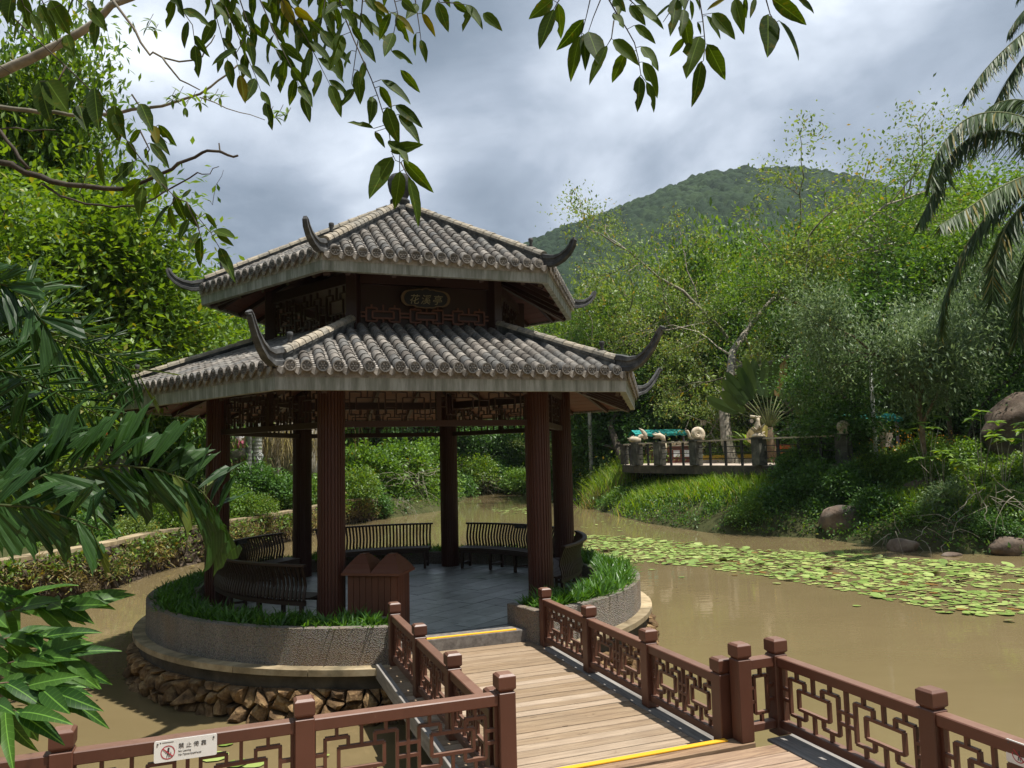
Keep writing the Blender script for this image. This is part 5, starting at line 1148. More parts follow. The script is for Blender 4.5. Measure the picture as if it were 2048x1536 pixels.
for (f0, _), (f1, _) in list(zip(pr, pr[1:])) + [(pr[-1], (Ltot - .1, None))]:
    npost = max(1, int((f1 - f0) / 1.1)); fs = [f0 + (f1 - f0) * i / (npost + 1) for i in range(npost + 2)]
    for i in range(npost + 1):
        a = eloc(fs[i])[0]; b_ = eloc(fs[i + 1])[0]; d = b_ - a; rz = atan2(d.y, d.x); c_ = (a + b_) / 2
        bar('handrail', M_HAND, tr, c_ + Vector((0, 0, 1.03)), (d.length + .01, .14, .06), (0, 0, rz))
        for h_ in (.28, .52, .76): bar('rail_bar', M_IRON, tr, c_ + Vector((0, 0, h_)), (d.length, .03, .03), (0, 0, rz))
        if i: bar('baluster', M_IRON, tr, a + Vector((0, 0, .5)), (.11, .06, 1.0), (0, 0, rz))
# sculptures
M_SAND = m_stone('carved_sandstone', [(.30, .24, .16), (.50, .42, .31), (.66, .58, .46)], 6, .5, .02)
pdict = {w_: q for w_, q in zip(want, pil[2:])}
def sculpt(name, label, w_, mb, rz=0, dz=1.085):
    q = pdict[w_][1][0]; o = new(name, mb.mesh(name, M_SAND, True), None, (q.x, q.y, TZ + dz), (0, 0, rz)); tag(o, label, 'sculpture'); return o
# snail: spiral shell + foot + neck
mb = MB(); pts = []; rr = []
for i in range(46):
    t = i / 45; a = t * 2 * pi * 2.4; r_ = .21 * (1 - t) ** .9 + .01; pts.append((.10 + r_ * cos(a - 1.2), .02 * sin(a) - .10 * t, .27 + r_ * sin(a - 1.2))); rr.append(.135 * (1 - t) ** .8 + .012)
mb.tube(pts, rr, 10); mb.tube([(.38, 0, .03), (.15, 0, .05), (-.12, 0, .06), (-.24, 0, .14), (-.27, 0, .30), (-.33, 0, .40), (-.40, 0, .40)], [.02, .07, .085, .075, .06, .065, .045], 10)
mb.tube([(-.35, .03, .42), (-.38, .05, .52)], .014, 6); mb.tube([(-.35, -.03, .42), (-.40, -.06, .51)], .014, 6)
sculpt('snail_sculpture', 'pale stone snail with a spiral shell on a terrace pillar', 1393, mb, 0)
mb = MB(); pts = []; rr = []
for i in range(30): t = i / 29; a = t * 4.2; pts.append((.28 + .17 * cos(a), 0, .16 + .17 * sin(a) + .0)); rr.append(.12 * (1 - t * .5))
mb.tube(pts, rr, 9); mb.tube([(.40, 0, .2), (.42, 0, .40), (.30, 0, .58), (.14, 0, .70)], [.14, .13, .08, .02], 9)
mb.tube([(.2, 0, .12), (-.05, 0, .14), (-.25, 0, .16), (-.38, 0, .12)], [.12, .16, .14, .05], 9)
for k in range(6): mb.tube([(-.1 - .05 * k, 0, .2), (-.14 - .06 * k, .05 * (k % 2), .36 - .03 * k)], [.03, .012], 5)
sculpt('shell_creature_sculpture', 'pale carved creature with a tall pointed conch shell at the left end of the terrace', 1275, mb, .1)
mb = MB(); mb.tube([(.22, 0, .02), (.18, 0, .2), (.02, 0, .30), (-.16, 0, .30), (-.30, 0, .36)], [.10, .13, .11, .07, .02], 9); mb.tube([(.1, 0, .22), (-.1, 0, .2), (-.28, 0, .16)], [.08, .06, .02], 8); mb.tube([(.0, 0, .32), (-.2, .0, .44)], [.05, .01], 6); mb.tube([(.25, 0, -.05), (.3, 0, -.3), (.22, 0, -.55)], [.09, .07, .03], 8); mb.tube([(.1, .02, .34), (.02, .05, .5)], [.04, .01], 6)
sculpt('dragon_fish_sculpture', 'small sandstone dragon fish with open jaws on the second terrace pillar', 1320, mb, .1)
mb = MB(); mb.lathe([(.24, 0), (.26, .06), (.16, .14)], 12); mb.tube([(.0, 0, .1), (.04, 0, .3), (-.03, 0, .48), (.02, 0, .62), (.0, 0, .74)], [.15, .11, .12, .07, .08], 9); mb.tube([(-.28, 0, .80), (.14, 0, .76)], [.06, .05], 9)
for k in range(7): a = k * .9; mb.tube([(.1 * cos(a), .1 * sin(a), .12 + .03 * k), (.28 * cos(a), .26 * sin(a), .20 + .05 * k)], [.06, .02], 6)
sculpt('coral_sculpture', 'upright pale carving like coral with a flat topped head on the widest pillar', 1520, mb, .2)
mb = MB(); pts = []; rr = []
for i in range(30): t = i / 29; a = t * 2 * pi * 1.8; r_ = .17 * (1 - t) + .01; pts.append((r_ * cos(a), -.1 * t, .22 + r_ * sin(a))); rr.append(.11 * (1 - t) ** .8 + .012)
mb.tube(pts, rr, 9); mb.lathe([(.2, 0), (.16, .1)], 10); sculpt('round_shell_sculpture', 'round pale shell carving showing among dark leaves near the lamp pole', 1690, mb, .2)
# teal awning stalls
M_TEAL = m_paint('teal_canvas', (.015, .30, .27), .6); M_STALL = m_paint('stall_wood', (.16, .05, .03), .6); M_LIL = m_paint('lilac_post', (.36, .26, .36), .6); M_WHITE = m_paint('white_paint', (.72, .72, .72), .5)
def stall(label, x, y, z, rz, W_, D_, hgt, counter=True):
    t = thing('market_stall', label, 'stall', (x, y, z), rz)
    V = []; n = int(W_ / .22)
    for i in range(n + 1):
        xx = -W_ / 2 + W_ * i / n; sc_ = .06 * (i % 2)
        V += [(xx, -D_ / 2, hgt - .28 + sc_), (xx, -D_ / 2 - .01, hgt - .12), (xx, 0, hgt + .12), (xx, D_ / 2, hgt - .12), (xx, D_ / 2 + .01, hgt - .28 + sc_)]
    F = [(i * 5 + k, i * 5 + 5 + k, i * 5 + 6 + k, i * 5 + 1 + k) for i in range(n) for k in range(4)]; new('awning', mk('awning', V, F, M_TEAL), t)
    for sx_ in (-1, 1):
        for sy_ in (-1, 1): bar('awning_post', M_LIL, t, (sx_ * (W_ / 2 - .2), sy_ * (D_ / 2 - .15), (hgt - .1) / 2), (.09, .09, hgt - .1))
    if counter:
        bar('counter', M_STALL, t, (.3, -.2, .45), (W_ - 1.0, .8, .9)); bar('counter_top', M_HAND, t, (.3, -.2, .93), (W_ - .8, .95, .05))
        for k in range(4): bar('notice_paper', M_WHITE, t, (-.3 + k * .5, -.611, .55), (.32, .01, .34))
        for k in range(9): mb = MB(); mb.lathe([(.0, 0), (.12, .02), (.15, .1), (.1, .2), (.02, .24)], 8); new('goods', mb.mesh('goods', M_SAND), t, (-.9 + k * .3, -.25, .957))
    return t
q = at(1316, 900, 43.5); stall('stall with a teal scalloped awning and brown counter at the left of the terrace', q.x, q.y, TZ, .1, 3.0, 1.6, 1.75)
q = at(1730, 900, 31.5); stall('teal scalloped awning partly behind dark foliage next to the white lamp pole', q.x, q.y, TZ, .0, 2.5, 1.6, 1.85, False)
q = at(1372, 900, 41.5); t = thing('sales_counter', 'brown sales counter with white papers behind the snail sculpture', 'counter', (q.x, q.y, TZ), .05)
bar('cabinet_body', M_STALL, t, (0, 0, .45), (1.9, .6, .9)); bar('counter_top', M_HAND, t, (0, 0, .92), (2.0, .7, .05))
for k in range(3): bar('notice_paper', M_WHITE, t, (-.6 + k * .55, -.305, .5), (.34, .01, .36))
for k in range(5): mb = MB(); mb.lathe([(.02, 0), (.14, .03), (.17, .12), (.06, .22)], 8); new('goods', mb.mesh('goods', M_SAND), t, (-.7 + k * .34, 0, .947))
M_YK = m_paint('yellow_kerb', (.75, .45, .05), .6)
for px, Y, W_, lb in ((1455, 38.5, 3.0, 'yellow painted planter kerb between the snail and the coral sculptures'), (1640, 33, 2.6, 'yellow painted kerb right of the leaning trunk')):
    q = at(px, 900, Y); t = thing('planter_kerb', lb, 'kerb', (q.x, q.y, TZ), .05); bar('kerb_base', M_PAVE, t, (0, 0, .08), (W_ + .4, .9, .16)); bar('kerb_top', M_YK, t, (0, .1, .27), (W_, .7, .22))
q = at(1560, 900, 36.5); t = thing('bench', 'orange red bench behind the railing under the travellers palm', 'bench', (q.x, q.y, TZ), .05)
M_ORG = m_paint('orange_paint', (.50, .13, .03), .6)
bar('seat', M_ORG, t, (0, 0, .42), (2.2, .4, .06)); bar('backrest', M_ORG, t, (0, .2, .72), (2.2, .05, .22)); [bar('leg', M_ORG, t, (s_ * .9, 0, .2), (.08, .36, .4)) for s_ in (-1, 1)]
# lamp pole with box
pl = at(1752, 905, 27.3); t = thing('lamp_pole', 'white steel lamp pole with a grey control box on the right bank', 'lamp pole', (pl.x, pl.y, .6), 0)
mb = MB(); mb.lathe([(.075, 0), (.07, 2), (.06, 4.6)], 12); new('pole', mb.mesh('pole', M_WHITE, True), t); bar('control_box', M_PAVE, t, (.40, .0, 1.75), (.36, .22, .50)); bar('box_bracket', M_IRON, t, (.18, 0, 1.75), (.16, .05, .05))
mb = MB(); mb.tube([(0, 0, 4.6), (0, 0, 4.8), (.4, -.1, 4.95)], .03, 6); new('lamp_arm', mb.mesh('lamp_arm', M_WHITE), t); bar('lamp_head', M_WHITE, t, (.5, -.12, 4.95), (.4, .16, .06))
q = at(1409, 900, 39.5); t = thing('garden_lamp', 'thin black garden lamp with a pale box head behind the terrace railing', 'lamp', (q.x, q.y, TZ), 0)
bar('pole', M_IRON, t, (0, 0, .95), (.07, .07, 1.9)); bar('lamp_head', M_SAND, t, (0, 0, 2.05), (.24, .2, .26)); bar('lamp_cap', M_IRON, t, (0, 0, 2.2), (.30, .26, .04))
for px, py, lb in ((1503, 842, 'black rimmed round speaker left of the coral sculpture'), (1537, 846, 'white round lamp right of the coral sculpture')):
    q = at(px, py, 35.5); t = thing('round_lamp', lb, 'lamp', q, 0); mb = MB(); mb.lathe([(.0, -.02), (.13, -.02), (.13, .04), (0, .04)], 16); new('lamp_rim', mb.mesh('lamp_rim', M_IRON if px < 1520 else M_WHITE), t, (0, 0, 0), (pi / 2, 0, 0))
    mb = MB(); mb.lathe([(.0, 0), (.09, 0), (.09, .02), (0, .02)], 14); new('lamp_face', mb.mesh('lamp_face', M_PAVE), t, (0, -.022, 0), (pi / 2, 0, 0)); bar('pole', M_IRON, t, (0, .03, -(q.z - TZ) / 2 - .05), (.04, .04, q.z - TZ - .1))
# boulders
def boulder(label, loc, sc, seed, rz=0, detail=3):
    import bmesh
    rs = random.Random(seed); bm = bmesh.new(); bmesh.ops.create_icosphere(bm, subdivisions=detail, radius=1); off = Vector((rs.uniform(0, 50),) * 3)
    from mathutils import noise as mn
    cuts = [(Vector((rs.gauss(0, 1), rs.gauss(0, 1), rs.gauss(0, .8))).normalized(), rs.uniform(.62, .85)) for _ in range(7)]
    for v in bm.verts:
        c_ = v.co.copy(); c_ *= 1 + .22 * mn.noise(c_ * 1.3 + off) + .07 * mn.noise(c_ * 4 + off)
        for n_, d_ in cuts:
            e_ = c_.dot(n_) - d_
            if e_ > 0: c_ -= n_ * e_ * .75
        v.co = c_
    me = bpy.data.meshes.new('boulder'); bm.to_mesh(me); bm.free(); me.materials.append(M_BOULDER); me.polygons.foreach_set('use_smooth', [True] * len(me.polygons))
    return tag(new('boulder', me, None, loc, (0, 0, rz), sc), label, 'boulder', 'boulders along the right bank')
def pxb(px, py, Y, *a, **k): return boulder(a[0], at(px, py, Y), *a[1:], **k)
boulder('large pale boulder at the water edge, brown below its waterline', at(1692, 1050, 24.7), (.80, .7, .66), 11, .3, 4)
boulder('rounded brown boulder lying in the water on the right', at(1805, 1094, 21.3), (.44, .34, .25), 2, -.25)
boulder('small flat boulder barely above the water', at(1903, 1112, 20.2), (.30, .22, .10), 3)
boulder('brown boulder under shrubs at the right edge of the photo', at(2020, 1096, 20.2), (.55, .45, .30), 4)
boulder('huge rounded brown rock high on the right bank', at(2075, 868, 25.5), (1.9, 1.3, 1.30), 6, .1, 4)
boulder('grey boulder half buried behind the slender trunk', at(1850, 975, 24.6), (.62, .5, .34), 7)
boulder('low reddish boulder at the foot of the grassy point', at(1160, 1002, 44.5), (.8, .4, .22), 8)
# travellers palm: upright fan
M_BANANA = m_leaf('fan_leaf', (.025, .055, .012), (.09, .14, .03), (.22, .15, .05), .85, .4, rough=.5)
M_STALK = m_stone('fan_stalk', [(.07, .09, .03), (.13, .15, .06), (.20, .21, .09)], 4, .2, .01)
q = at(1545, 900, 35.0); tp = thing('travellers_palm', 'travellers palm with a flat fan of long paddle leaves on a short brown trunk', 'palm', (q.x, q.y, TZ - .3), .1)
mb = MB(); mb.tube([(0, 0, 0), (-.05, 0, 1.0), (-.12, 0, 1.9)], [.24, .20, .17], 10); new('trunk', mb.mesh('trunk', BARK_B, True), tp)
def paddle(L_, W_, rs, droop):
    n = 10; V = []; F = []; cen = []
    for i in range(n + 1): t = i / n; cen.append(Vector((0, -.25 * droop * t * t * L_, L_ * t * (1 - .18 * droop * t))))
    for i, c_ in enumerate(cen):
        t = i / n; w_ = W_ * .5 * (sin(pi * min(1, t * .93 + .05)) ** .45) * (1 if i < n else .15)
        V += [c_ + Vector((-w_, .12 * w_, -.1 * w_)), c_, c_ + Vector((w_, .12 * w_, -.1 * w_))]
    for i in range(n):
        for k in (0, 1): F.append((i * 3 + k, i * 3 + k + 1, i * 3 + 4 + k, i * 3 + 3 + k))
    return V, F
rs = random.Random(2)
for i in range(15):
    a = radians(-58 + 116 * i / 14); pl_ = 1.3 + .3 * cos(a) + rs.uniform(-.1, .2); base = Vector((-.12, 0, 1.75)); tip_ = base + Vector((sin(a) * pl_, rs.uniform(-.05, .05), cos(a) * pl_ * 1.0)); mid = (base + tip_) / 2 + Vector((sin(a) * -.05, 0, .12))
    mb = MB(); mb.tube([base, mid, tip_], [.05, .03, .02], 6); st_ = new('stalk', mb.mesh('stalk', M_STALK, True), tp)
    V, F = paddle(1.9, .50, rs, .3 + .7 * abs(sin(a))); new('fan_leaf', mk('fan_leaf', V, F, M_BANANA), st_, tip_, (rs.uniform(-.2, .2), a * 1.12, 0))
for k in range(2):                                    # hanging dead leaves
    V, F = paddle(1.8, .5, rs, 1); new('dead_leaf', mk('dead_leaf', V, F, G_DRY), tp, (-.3 - .2 * k, -.1, 2.0), (.3, radians(-150 + 25 * k), 0))
# strap leaved clumps (yellow-green) on the terrace
def rosette(label, loc, n, ln, wd, m_, cat='plant', group=None, el=(.5, 1.4), seed=0, name='strap_plant', bend=.5):
    rs = np.random.RandomState(seed); az = rs.uniform(0, 6.28, n); e_ = rs.uniform(*el, n); D = np.stack([np.cos(az) * np.cos(e_), np.sin(az) * np.cos(e_), np.sin(e_)], 1)
    V, F = blades(rs.randn(n, 3) * [.06, .06, 0], D, ln * rs.uniform(.7, 1.1, n), np.full(n, wd), rs, bend, 5); return tag(new(name, mk_np(name, V, F, m_), None, loc), label, cat, group)
rosette('yellow-green strap leaved plant behind the coral sculpture', at(1500, 893, 35.2), 46, 1.15, .09, G_GRASS, seed=1); rosette('second yellow-green strap plant right of the coral sculpture', at(1535, 893, 35.4), 40, 1.1, .09, G_GRASS, seed=2)
for i, (px, Y) in enumerate(((1430, 40.5), (1460, 41), (1490, 40), (1590, 36), (1620, 35))): shrub('bright', at(px, 900, Y).x, Y, .55, ('low bright shrub %s on the terrace' % ('behind the snail', 'left of the yellow kerb middle', 'by the blue crate', 'beside the leaning trunk', 'beyond the leaning trunk')[i]), 'low planting on the terrace', z=TZ + .1)
q = at(1440, 880, 44); shrub('mid', q.x, 44, 1.2, 'fine leaved green mound behind the terrace', 'low planting on the terrace', z=TZ); q = at(1400, 880, 45.5); shrub('mid', q.x, 45.5, 1.1, 'rounded green mound at the back of the terrace', 'low planting on the terrace', z=TZ)

# ------------------------------------------------------------------ left bank wall, palms and rocks
wl = thing('retaining_wall', 'rough stone retaining wall with a pale coping along the left bank', 'wall', (0, 0, 0))
WL = [np.array(p_) for p_ in [(-4.75, 2), (-4.75, 5.2), (-6.0, 6.6), (-8.8, 9.5), (-10.3, 13), (-10.15, 15.4), (-9.6, 18.1), (-9.75, 21), (-9.2, 22.8), (-8.3, 27.4), (-7.6, 34.6), (-6.6, 36.6)]]
acc_ = [0]
for a, b_ in zip(WL, WL[1:]): acc_.append(acc_[-1] + np.hypot(*(b_ - a)))
def wpt(s):
    i = max(0, min(len(WL) - 2, int(np.searchsorted(acc_, s) - 1))); f_ = (s - acc_[i]) / (acc_[i + 1] - acc_[i]); p = WL[i] + (WL[i + 1] - WL[i]) * f_; d = (WL[i + 1] - WL[i]) / (acc_[i + 1] - acc_[i]); return p, np.array([d[1], -d[0]])
def surf_w(s, z, d): p, n_ = wpt(s); return (p[0] + n_[0] * (d + .12 - (z + .8) * .06), p[1] + n_[1] * (d + .12 - (z + .8) * .06), z)
rubble(wl, surf_w, 10.5, acc_[-1], -.95, .22, .24, M_ROCKWALL, 9, .09, 290, lambda c_: c_[0])
mb = MB(); s = .5
V = []; F = []
ss = np.arange(.2, acc_[-1], .4)
for s in ss:
    for z, d in ((-1.4, .06), (.24, .0), (.24, -.35), (-1.4, -.35)): V.append(surf_w(s, z, d))
for i in range(len(ss) - 1):
    for k in range(4): F.append((i * 4 + k, i * 4 + (k + 1) % 4, i * 4 + 4 + (k + 1) % 4, i * 4 + 4 + k))
new('wall_core', mk('wall_core', V, F, M_MORTAR), wl)
s = 4.0
while s < acc_[-1] - .9:
    ln = .85; a = surf_w(s + .006, .22, .07); b_ = surf_w(s + ln - .006, .22, .07); c_ = surf_w(s + ln - .006, .22, -.32); d = surf_w(s + .006, .22, -.32)
    V = [a, b_, c_, d] + [(x, y, .31 + rnd.uniform(-.006, .006)) for x, y, z in (a, b_, c_, d)]; new('coping_stone', mk('coping_stone', V, [(3, 2, 1, 0), (4, 5, 6, 7), (0, 1, 5, 4), (1, 2, 6, 5), (2, 3, 7, 6), (3, 0, 4, 7)], M_LEDGE), wl); s += ln
# weeds and creepers on the face of the wall
def wall_weeds(name, label, n, m_, seed, zr, leaf, wr, s0=9.):
    rs_ = np.random.RandomState(seed); P = []; C = rs_.uniform(s0, acc_[-1], n // 40)
    for c0 in C:
        z0 = rs_.uniform(*zr); k_ = 40
        for q_ in range(k_): P.append(surf_w(min(acc_[-1] - .1, max(.2, c0 + rs_.randn() * .22)), min(.24, z0 + rs_.randn() * .16), .12 + abs(rs_.randn()) * .10))
    P = np.array(P); D = rs_.randn(len(P), 3) * .8 + [.3, -.2, .1]; V, F = leaf_cloud(P, D, leaf * rs_.uniform(.5, 1.4, len(P)), wr, rs_); o = new(name, mk_np(name, V, F, m_), wl, kind='stuff')
wall_weeds('dry_weeds', '', 6500, G_DRY, 1, (-.40, .15), .15, .16); wall_weeds('creeper', '', 3500, G_YEL, 2, (-.30, .12), .10, .45); wall_weeds('creeper', '', 1600, G_MID, 3, (.0, .2), .11, .5)
M_GREYB = m_stone('ringed_palm_bark', [(.16, .15, .13), (.32, .31, .28), (.50, .49, .46)], 3, .4, .01)
for px, Y, lb, hgt in ((497, 31, 'pale ringed palm trunk between the left columns', 6), (513, 33, 'thicker grey palm trunk behind the ringed one', 6), (352, 30, 'grey palm trunk under the roof corner', 6), (428, 44, 'thin distant palm between the two roofs', 8.5), (1183, 46, 'small palm showing between the upper eave and the hillside', 8.0)):
    q = at(px, 950, Y); z0 = float(H(q.x, q.y)); t = thing('palm_tree', lb, 'palm', (q.x, q.y, z0), rnd.uniform(0, 6)); prof = []; z = 0
    r0 = .13 if Y != 33 else .24
    while z < hgt: prof += [(r0 * (1 - .03 * z), z), (r0 * (1 - .03 * z) * 1.07, z + .02), (r0 * (1 - .03 * z), z + .05)]; z += .16
    mb = MB(); mb.lathe(prof, 12); new('trunk', mb.mesh('trunk', M_GREYB, True), t)
    rs_ = np.random.RandomState(int(px))
    for k in range(9):
        a = k * .7; pts = [(0, 0, hgt)]; 
        for j in range(1, 8): tt = j / 7; pts.append((cos(a) * 1.9 * tt, sin(a) * 1.9 * tt, hgt + .9 * tt - 1.6 * tt * tt))
        Pn = np.array([pts[int(u_)] if u_ % 1 == 0 else np.array(pts[int(u_)]) * (1 - u_ % 1) + np.array(pts[int(u_) + 1]) * (u_ % 1) for u_ in np.linspace(.5, 6.99, 60)]); sgn = np.tile([1, -1], 30)[:, None]; side_ = np.array([-sin(a), cos(a), 0]) * sgn
        V, F = leaf_cloud(Pn, side_ + [cos(a) * .5, sin(a) * .5, -.35], np.full(60, .7), .07, rs_, flat=.9); new('frond', mk_np('frond', V, F, G_MID), t)
M_CLIFF = m_stone('pale_cliff', [(.10, .09, .07), (.24, .21, .17), (.42, .39, .33)], 1.2, .9, .06, spots=(.10, .085, .05))
for i, (px, py, Y, sc, lb) in enumerate(((455, 880, 39, (1.8, 1.2, 2.0), 'pale rock outcrop left of the ringed palm trunks'), (600, 900, 42, (2.6, 1.4, 2.3), 'rock face hung with dry roots between the left columns'), (350, 900, 37, (2.2, 1.3, 1.7), 'pale rock under the left roof corner'), (180, 950, 27, (1.7, 1, 1.2), 'shaded rocks behind the fishtail palm'), (520, 860, 45, (2.4, 1.2, 2.6), 'tall grey rock behind the palm trunks'))):
    o = boulder(lb, at(px, py, Y), sc, 30 + i, i, 4); o.name = 'rock_outcrop'; o['category'] = 'rock'; o['group'] = 'rocks on the left bank'; o.data.materials.clear(); o.data.materials.append(M_CLIFF)
# banyan-like trunk with hanging roots, driftwood log, small ornaments
q = at(545, 960, 38); t = thing('rooted_trunk', 'old grey tree trunk flaring into roots between the left columns', 'tree', (q.x, q.y, .3), 0); mb = MB()
for k in range(16): a = k * .4; mb.tube([(.9 * cos(a), .5 * sin(a), -.2), (.45 * cos(a), .3 * sin(a), .5), (.28 * cos(a), .2 * sin(a), 1.4), (.35 * cos(a + .5), .25 * sin(a + .5), 2.6), (.8 * cos(a + .8), .5 * sin(a + .8), 3.8)], [.10, .13, .12, .09, .05], 6)
new('trunk', mb.mesh('trunk', BARK_P, True), t); rs_ = np.random.RandomState(4); n = 1500; P = rs_.randn(n, 3) * [1.4, .7, .5] + [.5, 0, 3.1]; V, F = blades(P, np.tile([0, 0, -1.], (n, 1)) + rs_.randn(n, 3) * .25, rs_.uniform(.5, 1.6, n), np.full(n, .02), rs_, .1, 3); new('hanging_roots', mk_np('hanging_roots', V, F, G_DRY), t, kind='stuff')
q = at(455, 915, 33); o = new('driftwood_log', (lambda m_: (m_.tube([(-1.0, .2, -.5), (-.4, 0, -.22), (.2, 0, .05), (.75, 0, .2)], [.34, .30, .26, .22], 12), m_.mesh('driftwood_log', BARK_P, True))[1])(MB()), None, q); tag(o, 'grey weathered log leaning beside the left column', 'log')
q = at(352, 805, 30); o = new('driftwood_log', (lambda m_: (m_.tube([(-.9, .2, .5), (-.3, 0, .2), (.2, 0, -.05), (.45, 0, -.35)], [.16, .18, .2, .24], 12), m_.mesh('driftwood_log', BARK_P, True))[1])(MB()), None, q); tag(o, 'curved pale log hanging under the left roof corner', 'log')
q = at(520, 913, 31.5); mb = MB(); mb.tube([(.11 * cos(a), 0, .14 * sin(a)) for a in np.linspace(0, 2 * pi, 15)], .028, 6, False); o = new('white_ring', mb.mesh('white_ring', M_WHITE, True), None, q); tag(o, 'small white ring ornament right of the palm trunks', 'ornament')
# seated statue
q = at(478, 880, 32.6); st = thing('seated_statue', 'small painted statue of a seated figure in white and pink on the log', 'statue', q, .5)
mb = MB(); mb.tube([(0, 0, -.12), (0, 0, .06), (0, 0, .26), (0, 0, .36), (0, 0, .41)], [.14, .12, .13, .07, .05], 10); mb.tube([(0, 0, .39), (0, 0, .45), (0, 0, .52), (0, 0, .58)], [.045, .085, .085, .04], 10)
for s_ in (-1, 1): mb.tube([(s_ * .12, 0, .30), (s_ * .19, -.06, .14), (s_ * .10, -.16, .06)], [.045, .04, .03], 7)
new('figure', mb.mesh('figure', M_WHITE, True), st); mb = MB()
for s_ in (-1, 1): mb.tube([(s_ * .07, 0, -.10), (s_ * .09, -.26, -.08), (s_ * .09, -.30, -.34)], [.085, .07, .045], 8)
new('skirt', mb.mesh('skirt', m_paint('pink_paint', (.45, .10, .16), .6), True), st)
M_REDF = m_leaf('red_petal', (.45, .02, .01), (.75, .06, .02), trans=.3)
for px, py, Y in ((92, 855, 20), (141, 881, 20), (213, 865, 21), (322, 737, 27)):
    rs_ = np.random.RandomState(px); q = at(px, py, Y); V, F = leaf_cloud(rs_.randn(30, 3) * .025, rs_.randn(30, 3), np.full(30, .07), .7, rs_); o = new('red_flower', mk_np('red_flower', V, F, M_REDF), None, q); tag(o, 'red blossom among the leaves behind the fishtail palm', 'flower', 'red blossoms at the left')
rs_ = np.random.RandomState(9); q = at(1830, 885, 27); n = 260; V, F = leaf_cloud(rs_.randn(n, 3) * [.9, .3, .25], rs_.randn(n, 3), np.full(n, .07), .7, rs_); o = new('orange_flowers', mk_np('orange_flowers', V, F, m_leaf('orange_petal', (.55, .22, .01), (.75, .45, .02), trans=.3)), None, q, kind='stuff'); tag(o, 'sprinkle of small orange flowers behind the slender trunk', 'flowers')
# bare twigs and roots trailing into the water
def twigs(label, pts, m_, seed, n=14, L_=1.2, down=.5, name='bare_twigs'):
    rs = random.Random(seed); mb = MB(); c0 = Vector(pts)
    for k in range(n):
        p = Vector((rs.gauss(0, .35), rs.gauss(0, .2), rs.gauss(0, .2))); d = Vector((rs.gauss(0, 1), rs.gauss(0, .5), rs.gauss(-down, .5))).normalized(); P = [p]
        for j in range(6): d = (d + Vector((rs.gauss(0, .35), rs.gauss(0, .25), rs.gauss(-.05, .3)))).normalized(); p = p + d * L_ / 6; P.append(p)
        r_ = rs.uniform(.006, .014); mb.tube(P, [r_ * (1 - j / 8) for j in range(7)], 4, False)
    o = new(name, mb.mesh(name, m_), None, c0); tag(o, label, 'twigs')
twigs('pale bare twigs hanging over the water at the right edge', at(1990, 1000, 20.8), BARK_P, 1, 26, 1.5, .5); twigs('bare twigs left of the right edge boulder', at(1900, 1050, 20.9), BARK_P, 2, 12, 1.0, .6); twigs('dry twigs under the vine mass left of centre', at(790, 1000, 38.5), BARK_P, 3, 30, 2.0, .6)
twigs('tangle of pale roots at the channel end', at(970, 968, 57), BARK_P, 4, 34, 2.2, .3); twigs('roots at the water edge under the slender tree', at(1800, 1075, 21.6), BARK_P, 5, 10, .8, .7); twigs('bare twigs in front of the vine mass', at(830, 955, 40), BARK_P, 6, 26, 2.4, .1)
# ------------------------------------------------------------------ foreground: overhanging branches, fishtail palm, coconut palm, big leaved shrubs
G_FORE = m_leaf('overhead_leaf', (.016, .036, .004), (.055, .095, .008), (.16, .14, .012), .965, .42, rough=.6, clump=1.5, spec=.15, spots=True, veins='leaf')
G_FRESH = m_leaf('fresh_leaf', (.07, .14, .012), (.18, .28, .03), None, 1, .4)
G_FISH = m_leaf('fishtail_leaf', (.010, .034, .007), (.032, .080, .013), (.09, .12, .02), .93, .25, rough=.42, clump=.9, spec=.3, veins='palm')
G_BOT = m_leaf('shrub_leaf', (.020, .065, .010), (.070, .16, .018), None, 1, .32, rough=.5, clump=1.2, spec=.25, veins='leaf')
def fine_leaf(name, m_, W_=.40, seed=0, curl=.12, wave=.0, nip=False):
    rs = random.Random(seed); n = 9; V = []; F = []
    for i in range(n + 1):
        t = i / n; w_ = W_ * .5 * (sin(pi * t ** .85) ** .85) * (1 - .25 * t) + .004; z = -curl * t * t; wl = 1 + rs.uniform(-.06, .06); wr_ = 1 + rs.uniform(-.06, .06)
        if nip and i in (5, 6): wr_ *= .45
        if i == n: w_ = .002
        V += [(-w_ * wl, t, z + w_ * .35 + wave * sin(t * 9)), (0, t, z), (w_ * wr_, t, z + w_ * .35 + wave * sin(t * 9 + 1))]
    for i in range(n):
        for k in (0, 1): F.append((i * 3 + k, i * 3 + k + 1, i * 3 + 4 + k, i * 3 + 3 + k))
    return mk(name, V, F, m_, True)
FL = [fine_leaf('leaf', G_FORE, .37, i, .06 + .04 * i, .01, i == 2) for i in range(4)]
def orient(d, nrm):
    y = Vector(d).normalized(); z = Vector(nrm); z = (z - y * z.dot(y)).normalized(); x = y.cross(z); return Matrix((x, y, z)).transposed()
